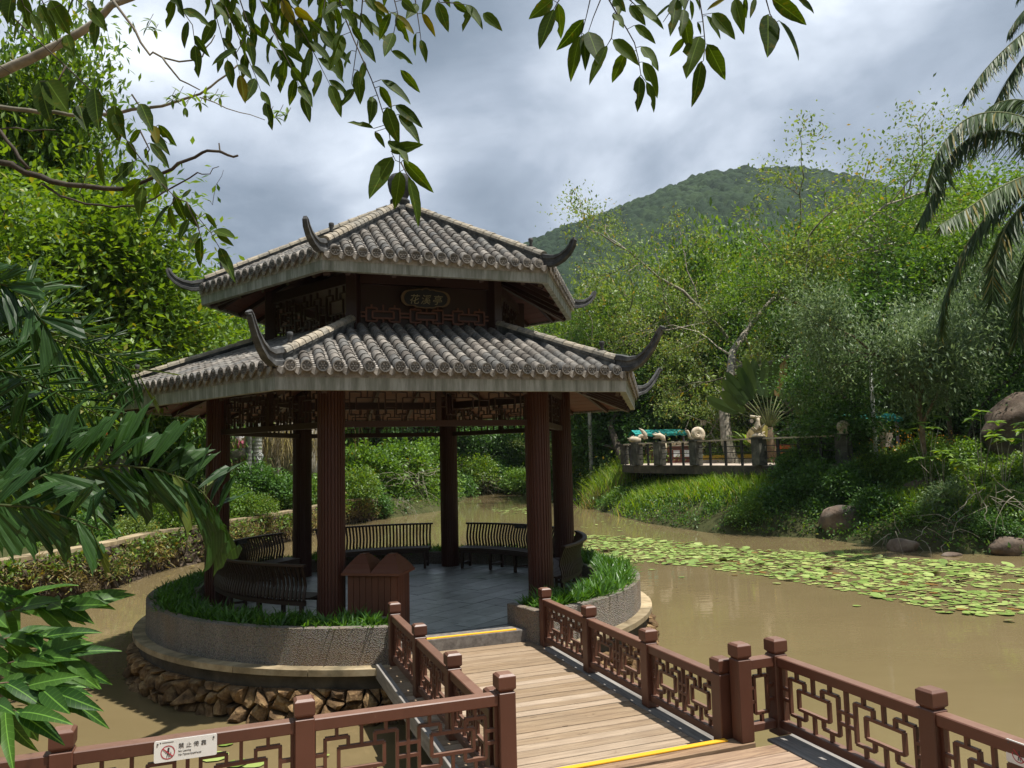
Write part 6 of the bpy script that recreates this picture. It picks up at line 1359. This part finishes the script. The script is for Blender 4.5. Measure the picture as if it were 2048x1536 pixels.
def branch_with_leaves(parent, pts, r0, leaves, ln, rs, m_wood, meshes, spread=1.0, hang=.75, start=.12, pair=False, name='twig', tipleaf=True):
    pts = [Vector(p) for p in pts]; mb = MB(); n = len(pts)
    mb.tube(pts, [r0 * (1 - .75 * i / (n - 1)) for i in range(n)], 6); tw = new(name, mb.mesh(name, m_wood, True), parent)
    seg = [(pts[i + 1] - pts[i]).length for i in range(n - 1)]; tot = sum(seg)
    for k in range(leaves):
        f = start + (1 - start) * (k + rs.random() * .5) / leaves; s = f * tot; i = 0
        while i < n - 2 and s > seg[i]: s -= seg[i]; i += 1
        p = pts[i].lerp(pts[i + 1], min(1, s / seg[i])); t = (pts[i + 1] - pts[i]).normalized(); sgn = 1 if k % 2 else -1
        cross = Vector((0, 1, 0)).cross(t).normalized() * sgn; d = t * .55 + cross * rs.uniform(.35, .95) * spread + Vector((0, rs.uniform(-.5, .5), -hang * rs.uniform(.5, 1.3))); d.normalize()
        nm = Vector((rs.gauss(0, .55), -1 + rs.gauss(0, .3), rs.gauss(.35, .5))); L_ = ln * rs.uniform(.72, 1.18); 
        new('leaf', rs.choice(meshes), tw, p + d * .008, orient(d, nm), (L_ * rs.uniform(.85, 1.1), L_, L_))
    if tipleaf: d = ((pts[-1] - pts[-2]).normalized() + Vector((0, 0, -.3))).normalized(); new('leaf', rs.choice(meshes), tw, pts[-1], orient(d, Vector((.2, -1, .3))), (ln, ln, ln))
    return tw
rs = random.Random(17)
def rel(pts, o): return [p - o.location for p in pts]
def P_(lst, Y, dy=0.): return [at(a, b_, Y + dy * i) for i, (a, b_) in enumerate(lst)]
def pxleaf(tw, o, x0, y0, x1, y1, Y, rs, wide=1.0, meshes=None):
    A = at(x0, y0, Y); B = at(x1, y1, Y + rs.uniform(-.05, .04)); dd = B - A; L_ = dd.length * 1.02
    new('leaf', rs.choice(meshes or FL), tw, A - o.location, orient(dd, Vector((rs.gauss(0, .35), -1, rs.gauss(.25, .3)))), (L_ * wide * rs.uniform(.88, 1.12), L_, L_))
def spray(o, twigs_, leaves, kx, ky, k_, Y, rs, r0=.0028):
    """twigs and leaves read off the photograph; each leaf belongs to the nearest twig"""
    T_ = []
    for lst in twigs_:
        P2 = [(kx + a / k_, ky + b2 / k_) for a, b2 in lst]; Yt = Y + rs.uniform(-.06, .06); pts = [at(a, b2, Yt) - o.location for a, b2 in P2]; mb = MB(); n = len(pts)
        mb.tube(pts, [r0 * (1 - .6 * i / (n - 1)) for i in range(n)], 6); T_.append((P2, Yt, new('twig', mb.mesh('twig', BARK_D, True), o)))
    for lf in leaves:
        x0, y0, x1, y1 = (kx + lf[0] / k_, ky + lf[1] / k_, kx + lf[2] / k_, ky + lf[3] / k_); best = None
        for P2, Yt, tw in T_:
            for a, b2 in zip(P2, P2[1:]):
                ex, ey = b2[0] - a[0], b2[1] - a[1]; t = max(0, min(1, ((x0 - a[0]) * ex + (y0 - a[1]) * ey) / (ex * ex + ey * ey + 1e-9))); qx, qy = a[0] + t * ex, a[1] + t * ey; dd = hypot(qx - x0, qy - y0)
                if best is None or dd < best[0]: best = (dd, qx, qy, Yt, tw)
        dd, qx, qy, Yt, tw = best
        if 2 < dd < 60: mb = MB(); mb.tube([at(qx, qy, Yt) - o.location, at(x0, y0, Yt) - o.location], .0012, 4); new('leaf_stalk', mb.mesh('leaf_stalk', BARK_D), tw)
        pxleaf(tw, o, x0, y0, x1, y1, Yt, rs, lf[4] if len(lf) > 4 else 1.0)
# central hanging spray
ob = thing('overhanging_branch', 'leafy branch hanging down over the pavilion finial at the top centre', 'branch', at(690, -60, 2.3), 0, 'leafy branches hanging from above')
spray(ob, [[(1530, -160), (1545, 0), (1570, 80), (1610, 180), (1650, 270), (1690, 360), (1720, 440), (1745, 520), (1770, 600), (1785, 700), (1800, 730), (1825, 740)], [(1825, 740), (1850, 790), (1870, 815)], [(1640, -150), (1650, 0), (1640, 120), (1620, 240), (1600, 380)],
           [(1760, -150), (1790, -20), (1810, 60), (1790, 160)], [(1860, -150), (1890, 0), (1905, 100), (1915, 170)], [(1960, -150), (1990, -20), (2000, 10)]],
      [(1628, 320, 1640, 470), (1612, 405, 1545, 478, 1.2), (1735, 362, 1868, 462, .9), (1728, 392, 1785, 495), (1695, 440, 1692, 545), (1822, 318, 1912, 420, .9), (1800, 478, 1918, 562, .9), (1760, 490, 1805, 640, 1.1), (1815, 520, 1912, 640, .9),
       (1700, 585, 1586, 545, 1.0), (1705, 600, 1752, 668), (1778, 690, 1920, 655, 1.15), (1770, 640, 1860, 722, 1.2), (1785, 715, 1677, 888, 1.05), (1835, 728, 1970, 875, .95), (1822, 780, 1800, 940, 1.0), (1858, 805, 1916, 1022, .85), (1780, 232, 1882, 285, .9), (1560, 160, 1503, 300),
       (1570, 100, 1520, 210), (1600, 110, 1655, 200), (1640, 60, 1700, 150), (1640, 180, 1700, 262), (1600, 230, 1560, 300), (1660, 280, 1640, 380, .8), (1780, 60, 1720, 180), (1800, 80, 1860, 190), (1790, 150, 1750, 250), (1895, 150, 1880, 250, .9), (1915, 180, 1943, 275, .9), (1920, 60, 1985, 160), (1900, 20, 1850, 80),
       (1990, 10, 2040, 140), (1960, -30, 1920, 60), (1545, 10, 1480, 60), (1560, 40, 1610, 120), (1700, 10, 1780, 60), (1830, 0, 1890, 55), (1560, -60, 1600, 40), (1650, -80, 1700, 30), (1770, -90, 1740, 20), (1880, -80, 1840, 10), (1985, -80, 2050, 30), (2060, 10, 2140, 60), (2120, 20, 2200, 120), (2150, 30, 2100, 130), (2200, 60, 2280, 130)], 0, 0, 2.2756, 2.3, rs)
# dense top-left spray
ob2 = thing('overhanging_branch', 'dense drooping spray of dark leaves at the top left of centre', 'branch', at(500, -80, 2.7), 0, 'leafy branches hanging from above')
for lst, nl in (([(400, -80), (440, -10), (480, 80), (510, 150), (530, 205)], 11), ([(470, -80), (520, 0), (560, 90), (590, 150), (605, 190)], 13), ([(520, -80), (570, 10), (610, 70), (640, 130), (660, 170)], 13), ([(600, -80), (640, 0), (655, 60), (672, 110)], 9),
                ([(420, -60), (470, 20), (520, 60), (560, 110), (560, 130)], 12), ([(380, -80), (420, -10), (440, 60), (455, 120)], 8), ([(540, -80), (560, -10), (600, 30), (640, 60)], 10), ([(330, -60), (350, 0), (385, 50), (390, 90)], 7),
                ([(560, -80), (620, -20), (690, 20), (740, 50)], 11), ([(600, -90), (680, -30), (740, 0), (790, 30)], 9), ([(450, -90), (480, 0), (500, 60), (470, 110), (480, 150)], 9), ([(640, -80), (650, 0), (640, 60), (620, 110)], 8)):
    branch_with_leaves(ob2, rel(P_(lst, 2.8 + rs.uniform(-.3, .6)), ob2), .0035, int(nl * .85), .118, rs, BARK_D, FL, .95, .85, .15)
# top right sprays
ob3 = thing('overhanging_branch', 'group of hanging leafy twigs against the sky at the top right', 'branch', at(1300, -80, 2.4), 0, 'leafy branches hanging from above')
spray(ob3, [[(240, -220), (215, 0), (180, 60)], [(420, -220), (410, 0), (385, 110), (345, 260)], [(480, -220), (475, 0), (430, 110), (400, 200)], [(500, -220), (530, 0), (575, 80), (640, 180), (690, 270), (715, 370), (730, 470), (765, 520)], [(560, 130), (545, 240), (515, 290)], [(640, -220), (660, 0), (700, 35), (690, 90)],
            [(900, -220), (940, 0), (910, 80), (870, 140)], [(1060, -220), (1100, 0), (1120, 120), (1135, 270), (1125, 380), (1110, 400)], [(1040, -220), (1030, 0), (1010, 60)], [(1180, -220), (1260, -10)], [(1310, -220), (1325, -10)], [(1500, -220), (1520, 0), (1545, 90), (1600, 180)], [(1650, -220), (1700, -30)], [(1440, -200), (1450, -10)]],
      [(175, 0, 32, 112, 1.15), (180, 60, 88, 298, 1.1), (210, 20, 228, 235), (370, 122, 212, 315, 1.1), (345, 230, 275, 490, 1.0), (400, 200, 480, 400, 1.3), (372, 215, 388, 410, .9), (518, 288, 402, 515, .8), (555, 85, 625, 162, 1.5), (555, 250, 714, 380), (632, 335, 548, 514, 1.1), (732, 292, 845, 422, 1.0),
       (740, 390, 852, 602, 1.2), (722, 480, 714, 684, .9), (765, 515, 826, 690, 1.0), (660, 35, 757, 152, 1.0), (700, 32, 874, 168, .9), (688, 160, 828, 264, 1.2), (926, 25, 812, 118, 1.1), (955, -10, 922, 192, .9), (1002, 60, 985, 200, .9), (1000, 90, 1040, 320, 1.0), (1005, 240, 912, 355, .9), (1100, 230, 1012, 458, 1.15), (1110, 385, 1075, 652, .9),
       (1148, 278, 1262, 487, 1.15), (1180, 82, 1322, 237, 1.05), (1142, 98, 1236, 238, .9), (1085, 140, 1112, 216), (1262, -5, 1145, 55, 1.0), (1322, -5, 1370, 182, 1.0), (1390, -20, 1392, 115, .9), (1450, -10, 1422, 104, .8), (1530, 92, 1538, 345, 1.25), (1600, 130, 1755, 348, 1.2), (1555, -10, 1773, 150, 1.1), (1715, -10, 1838, 67, 1.0),
       (680, -10, 772, 36, 1.3), (1040, 0, 1065, 120), (560, -10, 625, 60, 1.4), (1060, -40, 1110, 60), (980, -60, 1010, 50), (600, 0, 590, 90, .9)], 1050, 0, 3.1508, 2.4, rs)
# left hanging strand
ob4 = thing('overhanging_branch', 'long leafy strand trailing diagonally from the top left corner to the eave', 'branch', at(0, -60, 2.1), 0, 'leafy branches hanging from above')
spray(ob4, [[(-100, -120), (60, 80), (200, 210), (330, 330), (430, 430), (520, 560), (600, 670), (700, 800), (800, 900), (850, 920), (910, 1000), (960, 1060), (1000, 1130)], [(600, 430), (660, 520), (700, 590), (760, 650)], [(640, 600), (680, 680), (660, 720)], [(850, 920), (900, 1030), (915, 1080)],
            [(180, -150), (190, 0), (230, 80)], [(60, -150), (90, -20), (110, 30)], [(300, 300), (260, 380), (210, 370)], [(330, -150), (350, 0), (420, 60)], [(-60, 260), (0, 300), (60, 340)]],
      [(640, 815, 550, 903, 1.2), (652, 848, 624, 978, 1.1), (680, 750, 765, 862, .9), (775, 935, 692, 1032, 1.0), (795, 888, 842, 1012, 1.1), (775, 940, 786, 1042), (860, 998, 812, 1092, 1.1), (905, 1058, 858, 1130), (915, 1078, 903, 1216, 1.05), (845, 925, 892, 1032), (975, 1048, 1068, 1078, 1.3), (985, 1062, 1062, 1118),
       (1000, 1128, 1062, 1262, .8), (935, 970, 992, 1042, .9), (700, 572, 716, 650), (722, 568, 796, 664), (640, 472, 690, 585), (690, 610, 762, 686), (665, 672, 672, 742), (682, 650, 772, 760), (606, 738, 510, 832, .9), (640, 590, 585, 655), (520, 480, 540, 640, 1.2), (430, 400, 445, 585, 1.0), (360, 478, 392, 585, 1.2), (180, 370, 222, 552, 1.2),
       (215, 368, 302, 502, 1.2), (455, 690, 466, 842, .9), (230, 0, 312, 150, 1.2), (180, 20, 250, 170, 1.1), (100, -20, 130, 120, 1.2), (60, -40, 20, 90, 1.2), (140, 60, 200, 170, 1.), (300, 160, 330, 250), (410, 40, 480, 130), (440, 90, 420, 200), (280, 20, 330, 130), (0, -30, -40, 100), (520, 520, 560, 620), (350, 350, 300, 440), (580, 640, 620, 730), (730, 820, 700, 900),
       (830, 900, 870, 860), (880, 960, 850, 1010, .9), (350, -30, 300, 70), (400, 0, 440, 80), (20, 20, 60, 110), (90, 90, 60, 190)], 0, 0, 2.2756, 2.25, rs)
# bare limbs
bl = thing('bare_branch', 'pale bare limbs reaching in from the left edge, one ending in a broken forked tip', 'branch', at(-60, 250, 5), 0)
LF2 = [fine_leaf('leaf', G_FRESH, .42, 5 + i, .1) for i in range(2)]
for lst, r0, r1, Y, m_ in (([(-60, 165), (0, 145), (60, 118), (130, 82), (195, 42), (265, -5), (320, -50)], .038, .018, 5, BARK_P), ([(-60, 205), (0, 214), (60, 221), (110, 224), (160, 232), (230, 228), (300, 215)], .016, .010, 4.6, BARK_P), ([(300, 215), (350, 204), (400, 188), (435, 162), (475, 130)], .010, .005, 4.6, BARK_P),
                           ([(-60, 295), (0, 325), (50, 345), (100, 362), (170, 372), (245, 378)], .020, .014, 4.2, BARK_D), ([(245, 378), (300, 358), (345, 338), (375, 320), (405, 305), (440, 303)], .011, .008, 4.2, BARK_D), ([(440, 303), (455, 310), (476, 311)], .009, .006, 4.2, BARK_D), ([(442, 303), (438, 286)], .006, .004, 4.2, BARK_D),
                           ([(-40, 230), (0, 262), (30, 300), (58, 338)], .012, .009, 4.2, BARK_D), ([(85, 368), (120, 392), (170, 408), (230, 415), (270, 412), (310, 396), (350, 372), (395, 345)], .007, .004, 4.2, BARK_D), ([(395, 345), (420, 348), (438, 333)], .0035, .002, 4.2, BARK_D),
                           ([(225, 0), (270, 60), (300, 110), (325, 115), (390, 120), (412, 95), (430, 70)], .008, .003, 4.0, BARK_P), ([(325, 115), (360, 160), (400, 180)], .006, .003, 4.0, BARK_P), ([(400, 195), (430, 205), (480, 225), (530, 240)], .004, .002, 4.4, BARK_P), ([(415, 400), (425, 410), (432, 370), (447, 340)], .002, .001, 4.2, BARK_D),
                           ([(-40, 262), (0, 258), (60, 262), (110, 260)], .006, .004, 4.6, BARK_D), ([(170, 408), (160, 385), (190, 330)], .003, .002, 4.2, BARK_D)):
    pts = P_(lst, Y); P2 = [pts[0]]
    for a, b_ in zip(pts, pts[1:]): P2 += [a.lerp(b_, .5) + Vector((rs.gauss(0, .006), rs.gauss(0, .02), rs.gauss(0, .008))), b_]
    mb = MB(); n = len(P2); mb.tube(rel(P2, bl), [r0 + (r1 - r0) * i / (n - 1) for i in range(n)], 8); new('limb', mb.mesh('limb', m_, True), bl)
for px, py in ((345, 200), (360, 185), (385, 195), (400, 205), (370, 215), (345, 190), (410, 190), (430, 190), (540, 225), (560, 222), (575, 228), (550, 235), (440, 195), (300, 40), (295, 55), (310, 60)):
    tw = MB(); p0 = at(px, py, 4.5); tw.tube(rel([p0, p0 + Vector((.02, 0, .04))], bl), .002, 4); o = new('twig', tw.mesh('twig', BARK_P), bl)
    for k in range(5): d = Vector((rs.gauss(0, 1), rs.gauss(0, .5), rs.gauss(-.1, .6))).normalized(); new('leaf', rs.choice(LF2), o, p0 - bl.location, orient(d, Vector((0, -.6, 1))), (.055, .06, .06))

M_DSTALK = m_stone('dark_stalk', [(.03, .045, .012), (.07, .09, .025), (.12, .13, .04)], 4, .2, .01)
# fishtail palm: ragged wedge leaflets
def wedge(seed):
    rs = random.Random(seed); V = []; F = []; n = 6; k = 7
    for i in range(n + 1):
        t = i / n; w_ = (.015 + .15 * t ** .9)
        for j in range(k):
            u_ = j / (k - 1) * 2 - 1; jag = (rs.uniform(-.20, .10) * (1 if j % 2 else .3) if i == n else 0) + (.22 * u_ if i >= n - 1 else 0); V.append((u_ * w_, t * (1 + 0) + jag, -.14 * t * t + .03 * abs(u_) + .03 * (j % 2) * t))
    for i in range(n):
        for j in range(k - 1): F.append((i * k + j, i * k + j + 1, i * k + k + j + 1, i * k + k + j))
    return mk('leaflet', V, F, G_FISH, False)
WD = [wedge(i) for i in range(5)]
fp_ = thing('fishtail_palm', 'fishtail palm with ragged dark leaflets reaching in from the left edge', 'palm', (-4.9, 3.9, -.2), 0)
mb = MB(); mb.tube([(0, 0, 0), (.1, 0, 1.2), (.15, 0, 2.6)], [.07, .06, .05], 8); new('trunk', mb.mesh('trunk', BARK_B, True), fp_)
def fish_frond(lst, Y0, Y1, ups, ln, wd, sp=.055, upang=1.0, both=True, seed=0):
    rs = random.Random(seed); n = len(lst); pts = [at(a, b_, Y0 + (Y1 - Y0) * i / (n - 1)) for i, (a, b_) in enumerate(lst)]; pts = [Vector((-4.75, 3.9, 2.2))] + pts if lst[0][0] < -30 else pts
    mb = MB(); N_ = len(pts); mb.tube(rel(pts, fp_), [.007 * (1 - .8 * i / (N_ - 1)) + .0015 for i in range(N_)], 6); fr = new('frond', mb.mesh('frond', M_DSTALK, True), fp_)
    seg = [(pts[i + 1] - pts[i]).length for i in range(N_ - 1)]; tot = sum(seg); s = tot - seg_tot(pts, lst) if False else (seg[0] * .75 if lst[0][0] < -30 else 0); k = 0
    while s < tot:
        ss_ = s; i = 0
        while i < N_ - 2 and ss_ > seg[i]: ss_ -= seg[i]; i += 1
        p = pts[i].lerp(pts[i + 1], min(1, ss_ / seg[i])); t = (pts[i + 1] - pts[i]).normalized(); f = s / tot; up = (k % 2 == 0)
        if up: d = t * rs.uniform(.1, .9) + Vector((rs.gauss(0, .2), rs.uniform(-.3, .3), upang * rs.uniform(.7, 1.3)))
        else: d = t * rs.uniform(.5, 1.1) + Vector((rs.gauss(0, .1), rs.uniform(-.5, .1), -rs.uniform(.6, 1.3)))
        L_ = ln * rs.uniform(.75, 1.2) * (1 - .35 * f ** 3); w_ = wd * rs.uniform(.5, 1.25); d.normalize()
        new('leaflet', rs.choice(WD), fr, rel([p], fp_)[0], orient(d, Vector((rs.gauss(0, .5), -1, rs.gauss(.5, .4)))), (L_ * w_, L_, L_)); s += sp * rs.uniform(.6, 1.4) * (1 - .4 * f); k += 1
    return fr
fish_frond([(-60, 1010), (0, 985), (90, 950), (160, 937), (240, 930), (320, 940), (370, 960), (405, 985), (425, 1010), (440, 1040)], 3.2, 3.7, 1, .30, 1.6, .032, 1.0, seed=1)
fish_frond([(-60, 1010), (0, 1010), (70, 1015), (150, 1040), (200, 1060)], 3.0, 3.1, 1, .24, 1.4, .045, .6, seed=2)
fish_frond([(-60, 690), (20, 665), (110, 680), (180, 705), (235, 725), (280, 750)], 3.9, 4.3, 1, .34, .45, .030, .35, seed=3)
fish_frond([(-60, 730), (20, 745), (100, 780), (180, 820), (230, 850)], 3.7, 4.0, 1, .32, .5, .032, .4, seed=4)
fish_frond([(-60, 560), (10, 570), (60, 600), (90, 650)], 3.5, 3.5, 1, .30, 1.3, .045, .3, seed=5)
fish_frond([(-60, 830), (0, 850), (70, 900), (110, 950)], 3.4, 3.5, 1, .32, 1.4, .040, .8, seed=6)
fish_frond([(-60, 640), (30, 620), (120, 640), (200, 680), (250, 720)], 4.4, 4.8, 1, .30, .4, .035, .3, seed=8)
# bottom-left shrub with long pointed leaves
bs = thing('leafy_shrub', 'bright shrub with long pointed leaves at the bottom left corner over the water', 'shrub', (-3.75, 3.6, -.3), 0)
LF3 = [fine_leaf('leaf', G_BOT, .27, 20 + i, .10 + .10 * i, .012) for i in range(4)]
for lst, nl, Y, L_ in (([(-120, 1300), (-40, 1240), (40, 1215), (110, 1205), (150, 1215)], 9, 3.4, .27), ([(-120, 1300), (-40, 1290), (40, 1270), (100, 1275)], 9, 3.2, .25), ([(-120, 1380), (-30, 1340), (40, 1320), (90, 1310), (130, 1315)], 10, 3.1, .25),
                       ([(-120, 1380), (-40, 1370), (20, 1365), (70, 1375), (110, 1385)], 9, 3.0, .26), ([(-120, 1400), (-40, 1400), (0, 1410), (40, 1425)], 6, 2.9, .25), ([(-120, 1250), (-60, 1190), (-10, 1185), (40, 1195)], 7, 3.6, .26), ([(-110, 1330), (-40, 1310), (60, 1330), (120, 1350)], 9, 3.3, .20)):
    pts = P_(lst, Y); mb = MB(); n = len(pts); mb.tube(rel(pts, bs), [.006 - .004 * i / (n - 1) for i in range(n)], 6); tw = new('stem', mb.mesh('stem', BARK_B, True), bs)
    nl = int(nl * 1.5)
    for k in range(nl):
        f = .35 + .65 * k / (nl - 1) ; ii = min(n - 2, int(f * (n - 1))); p = pts[ii].lerp(pts[ii + 1], min(1., f * (n - 1) - ii)); d = Vector((rs.uniform(.3, 1.1), rs.uniform(-.7, .5), rs.uniform(-.55, .30))).normalized()
        new('leaf', rs.choice(LF3), tw, p - bs.location, orient(d, Vector((rs.gauss(0, .35), -.75, rs.uniform(.3, 1.1)))), (L_ * rs.uniform(.75, 1.05), L_ * rs.uniform(.6, 1.0), L_))
# coconut palms at the right
G_COCO = m_leaf('coconut_leaf', (.020, .048, .012), (.085, .135, .040), (.24, .20, .05), .93, .30, rough=.5, clump=.6, spec=.25)
def coco_frond(parent, lst, Y0, Y1, ln, seed, hang=1.0, n_l=150):
    rs_ = np.random.RandomState(seed); k = len(lst); C = np.array([list(at(a, b_, Y0 + (Y1 - Y0) * i / (k - 1)) - parent.location) for i, (a, b_) in enumerate(lst)])
    u_ = np.linspace(0, k - 1.001, 40); i0 = u_.astype(int); fr_ = (u_ - i0)[:, None]; Pm = C[np.maximum(i0 - 1, 0)]; P0 = C[i0]; P1 = C[i0 + 1]; P2 = C[np.minimum(i0 + 2, k - 1)]
    cv = .5 * ((2 * P0) + (-Pm + P1) * fr_ + (2 * Pm - 5 * P0 + 4 * P1 - P2) * fr_ ** 2 + (-Pm + 3 * P0 - 3 * P1 + P2) * fr_ ** 3)
    mb = MB(); mb.tube([Vector(q) for q in cv], [.035 * (1 - .85 * i / 39) + .004 for i in range(40)], 5, False); fr = new('frond', mb.mesh('frond', M_STALK, True), parent)
    f = np.repeat(np.linspace(.06, .999, n_l), 2) * 39; i0 = np.minimum(f.astype(int), 38); P = cv[i0] + (cv[i0 + 1] - cv[i0]) * (f - i0)[:, None]; T_ = unitv(cv[i0 + 1] - cv[i0]); sgn = np.tile([1., -1.], n_l)[:, None]
    side_ = unitv(np.cross(T_, [0, 0, 1.])) * sgn; t = f / 39; L_ = ln * (.55 + .6 * np.sin(np.pi * np.clip(t * .9 + .12, 0, 1))) * rs_.uniform(.8, 1.1, len(f)); D = side_ * .55 + T_ * .55 + np.array([0, 0, -1.]) * (hang * .6) + rs_.randn(len(f), 3) * .07
    V, F = blades(P, D, L_, np.full(len(f), .042), rs_, .9 * hang, 5); new('leaflets', mk_np('leaflets', V, F, G_COCO), fr); return fr
cp = thing('coconut_palm', 'coconut palm at the right edge with long drooping fronds', 'palm', tuple(at(2170, 900, 20.5).xy) + (float(H(*at(2170, 900, 20.5).xy)),), 0)
q = at(2150, 310, 20.5) - cp.location; mb = MB(); mb.tube([(0, 0, -.3), (q.x * .4, 0, q.z * .5), (q.x, q.y, q.z)], [.22, .17, .14], 12); new('trunk', mb.mesh('trunk', M_GREYB, True), cp)
for i, (lst, Y1, L_, hg) in enumerate((([(2150, 310), (2080, 250), (2000, 225), (1930, 240), (1880, 300), (1860, 370)], 14.8, .75, 1.1), ([(2150, 310), (2060, 275), (1980, 262), (1910, 300), (1870, 380), (1840, 440)], 15.2, .85, 1.2), ([(2150, 320), (2080, 340), (2000, 375), (1930, 420), (1880, 450)], 14.0, .7, .9),
                                       ([(2150, 330), (2080, 380), (2020, 440), (1990, 520), (1985, 600)], 14.5, .8, 1.1), ([(2150, 330), (2100, 400), (2060, 500), (2040, 600), (2035, 680)], 15, .8, 1.2), ([(2150, 300), (2100, 230), (2040, 200), (1980, 215), (1940, 270)], 16.5, .7, 1.1),
                                       ([(2150, 300), (2200, 230), (2280, 230), (2360, 300)], 15, .7, 1.), ([(2150, 310), (2140, 420), (2110, 560), (2080, 700)], 16, .8, 1.), ([(2150, 330), (2060, 350), (1960, 450), (1900, 560), (1880, 660)], 16.5, .75, 1.3))):
    coco_frond(cp, lst, 20.5, Y1 + 5, L_ * 1.3, i, hg)
cp2 = thing('coconut_palm', 'second coconut palm whose fronds enter at the top right corner', 'palm', tuple(at(2300, 900, 23).xy) + (float(H(*at(2300, 900, 23).xy)),), 0)
q = at(2170, 40, 23) - cp2.location; mb = MB(); mb.tube([(0, 0, -.3), (q.x * .3, 0, q.z * .5), (q.x, q.y, q.z)], [.22, .17, .13], 12); new('trunk', mb.mesh('trunk', M_GREYB, True), cp2)
for i, (lst, Y1, L_) in enumerate((([(2170, 40), (2100, 30), (2030, 80), (1970, 140), (1935, 190)], 18.5, .75), ([(2170, 50), (2110, 60), (2050, 110), (2000, 190), (1980, 260)], 18.5, .8), ([(2170, 50), (2120, 110), (2070, 200), (2050, 290)], 19, .8), ([(2170, 30), (2110, -20), (2050, 20), (2020, 60)], 19.5, .6), ([(2170, 20), (2150, -60), (2100, -80), (2040, -10)], 19.5, .6), ([(2170, 40), (2230, 60), (2280, 150)], 19, .7))):
    coco_frond(cp2, lst, 23, Y1 + 4, L_ * 1.2, 20 + i, 1.0)
# whorled big-leaved plants on the right bank
LF4 = [fine_leaf('leaf', G_BRIGHT, .46, 40 + i, .16, .0) for i in range(3)]
for i, (px, py, Y, s_, lb) in enumerate(((1850, 860, 23.8, 1.0, 'broad bright leaves right of the slender brown trunk'), (1880, 895, 23.2, .9, 'broad leaved whorls below the first, over yellow flowers'), (1955, 845, 22.8, .9, 'whorl of large leaves in front of the big brown rock'), (2000, 880, 22.2, 1.0, 'spray of large bright leaves at the right, under the rock'), (1940, 925, 22.3, .85, 'yellow-green broad whorl low on the right bank'), (1955, 960, 21.8, .7, 'small broad leaved sprig above the bare twigs'), (1865, 1000, 22.4, .7, 'single whorl of dark broad leaves near the boulders'), (2040, 865, 21.9, .9, 'broad leaves cut by the right edge'))):
    q = at(px, py, Y); z0 = float(H(q.x, q.y)); t = thing('broad_leaved_plant', lb, 'plant', (q.x, q.y, z0), 0, 'broad leaved plants on the right bank'); hh = q.z - z0
    for w_ in range(4):
        tipp = Vector((rs.gauss(0, .38) * s_, rs.gauss(0, .2), hh + rs.gauss(0, .22) * s_)); mb = MB(); mb.tube([(0, 0, -.1), (tipp.x * .4, tipp.y * .4, tipp.z * .55), tuple(tipp)], [.014, .010, .006], 5); st_ = new('stem', mb.mesh('stem', BARK_P, True), t)
        for k in range(8): a = k * .8 + rs.random() * .4; d = Vector((cos(a), sin(a), rs.uniform(-.35, .35))); new('leaf', rs.choice(LF4), st_, tipp, orient(d, Vector((0, -.2, 1))), (.36 * s_, .36 * s_ * rs.uniform(.8, 1.15), .36 * s_))
# ------------------------------------------------------------------ air
m = bpy.data.materials.new('haze'); m.use_nodes = True; nt = m.node_tree; nt.nodes.clear()
o_ = N(nt, 'ShaderNodeOutputMaterial'); pv = N(nt, 'ShaderNodeVolumePrincipled'); pv.inputs['Density'].default_value = .00017; pv.inputs['Color'].default_value = (.80, .88, .97, 1); pv.inputs['Anisotropy'].default_value = .3
L(nt, pv.outputs[0], o_.inputs['Volume'])
mb = MB(); mb.box((0, 1350, 77), (3100, 3400, 256)); hz = new('haze', mb.mesh('haze', m), None, kind='stuff')
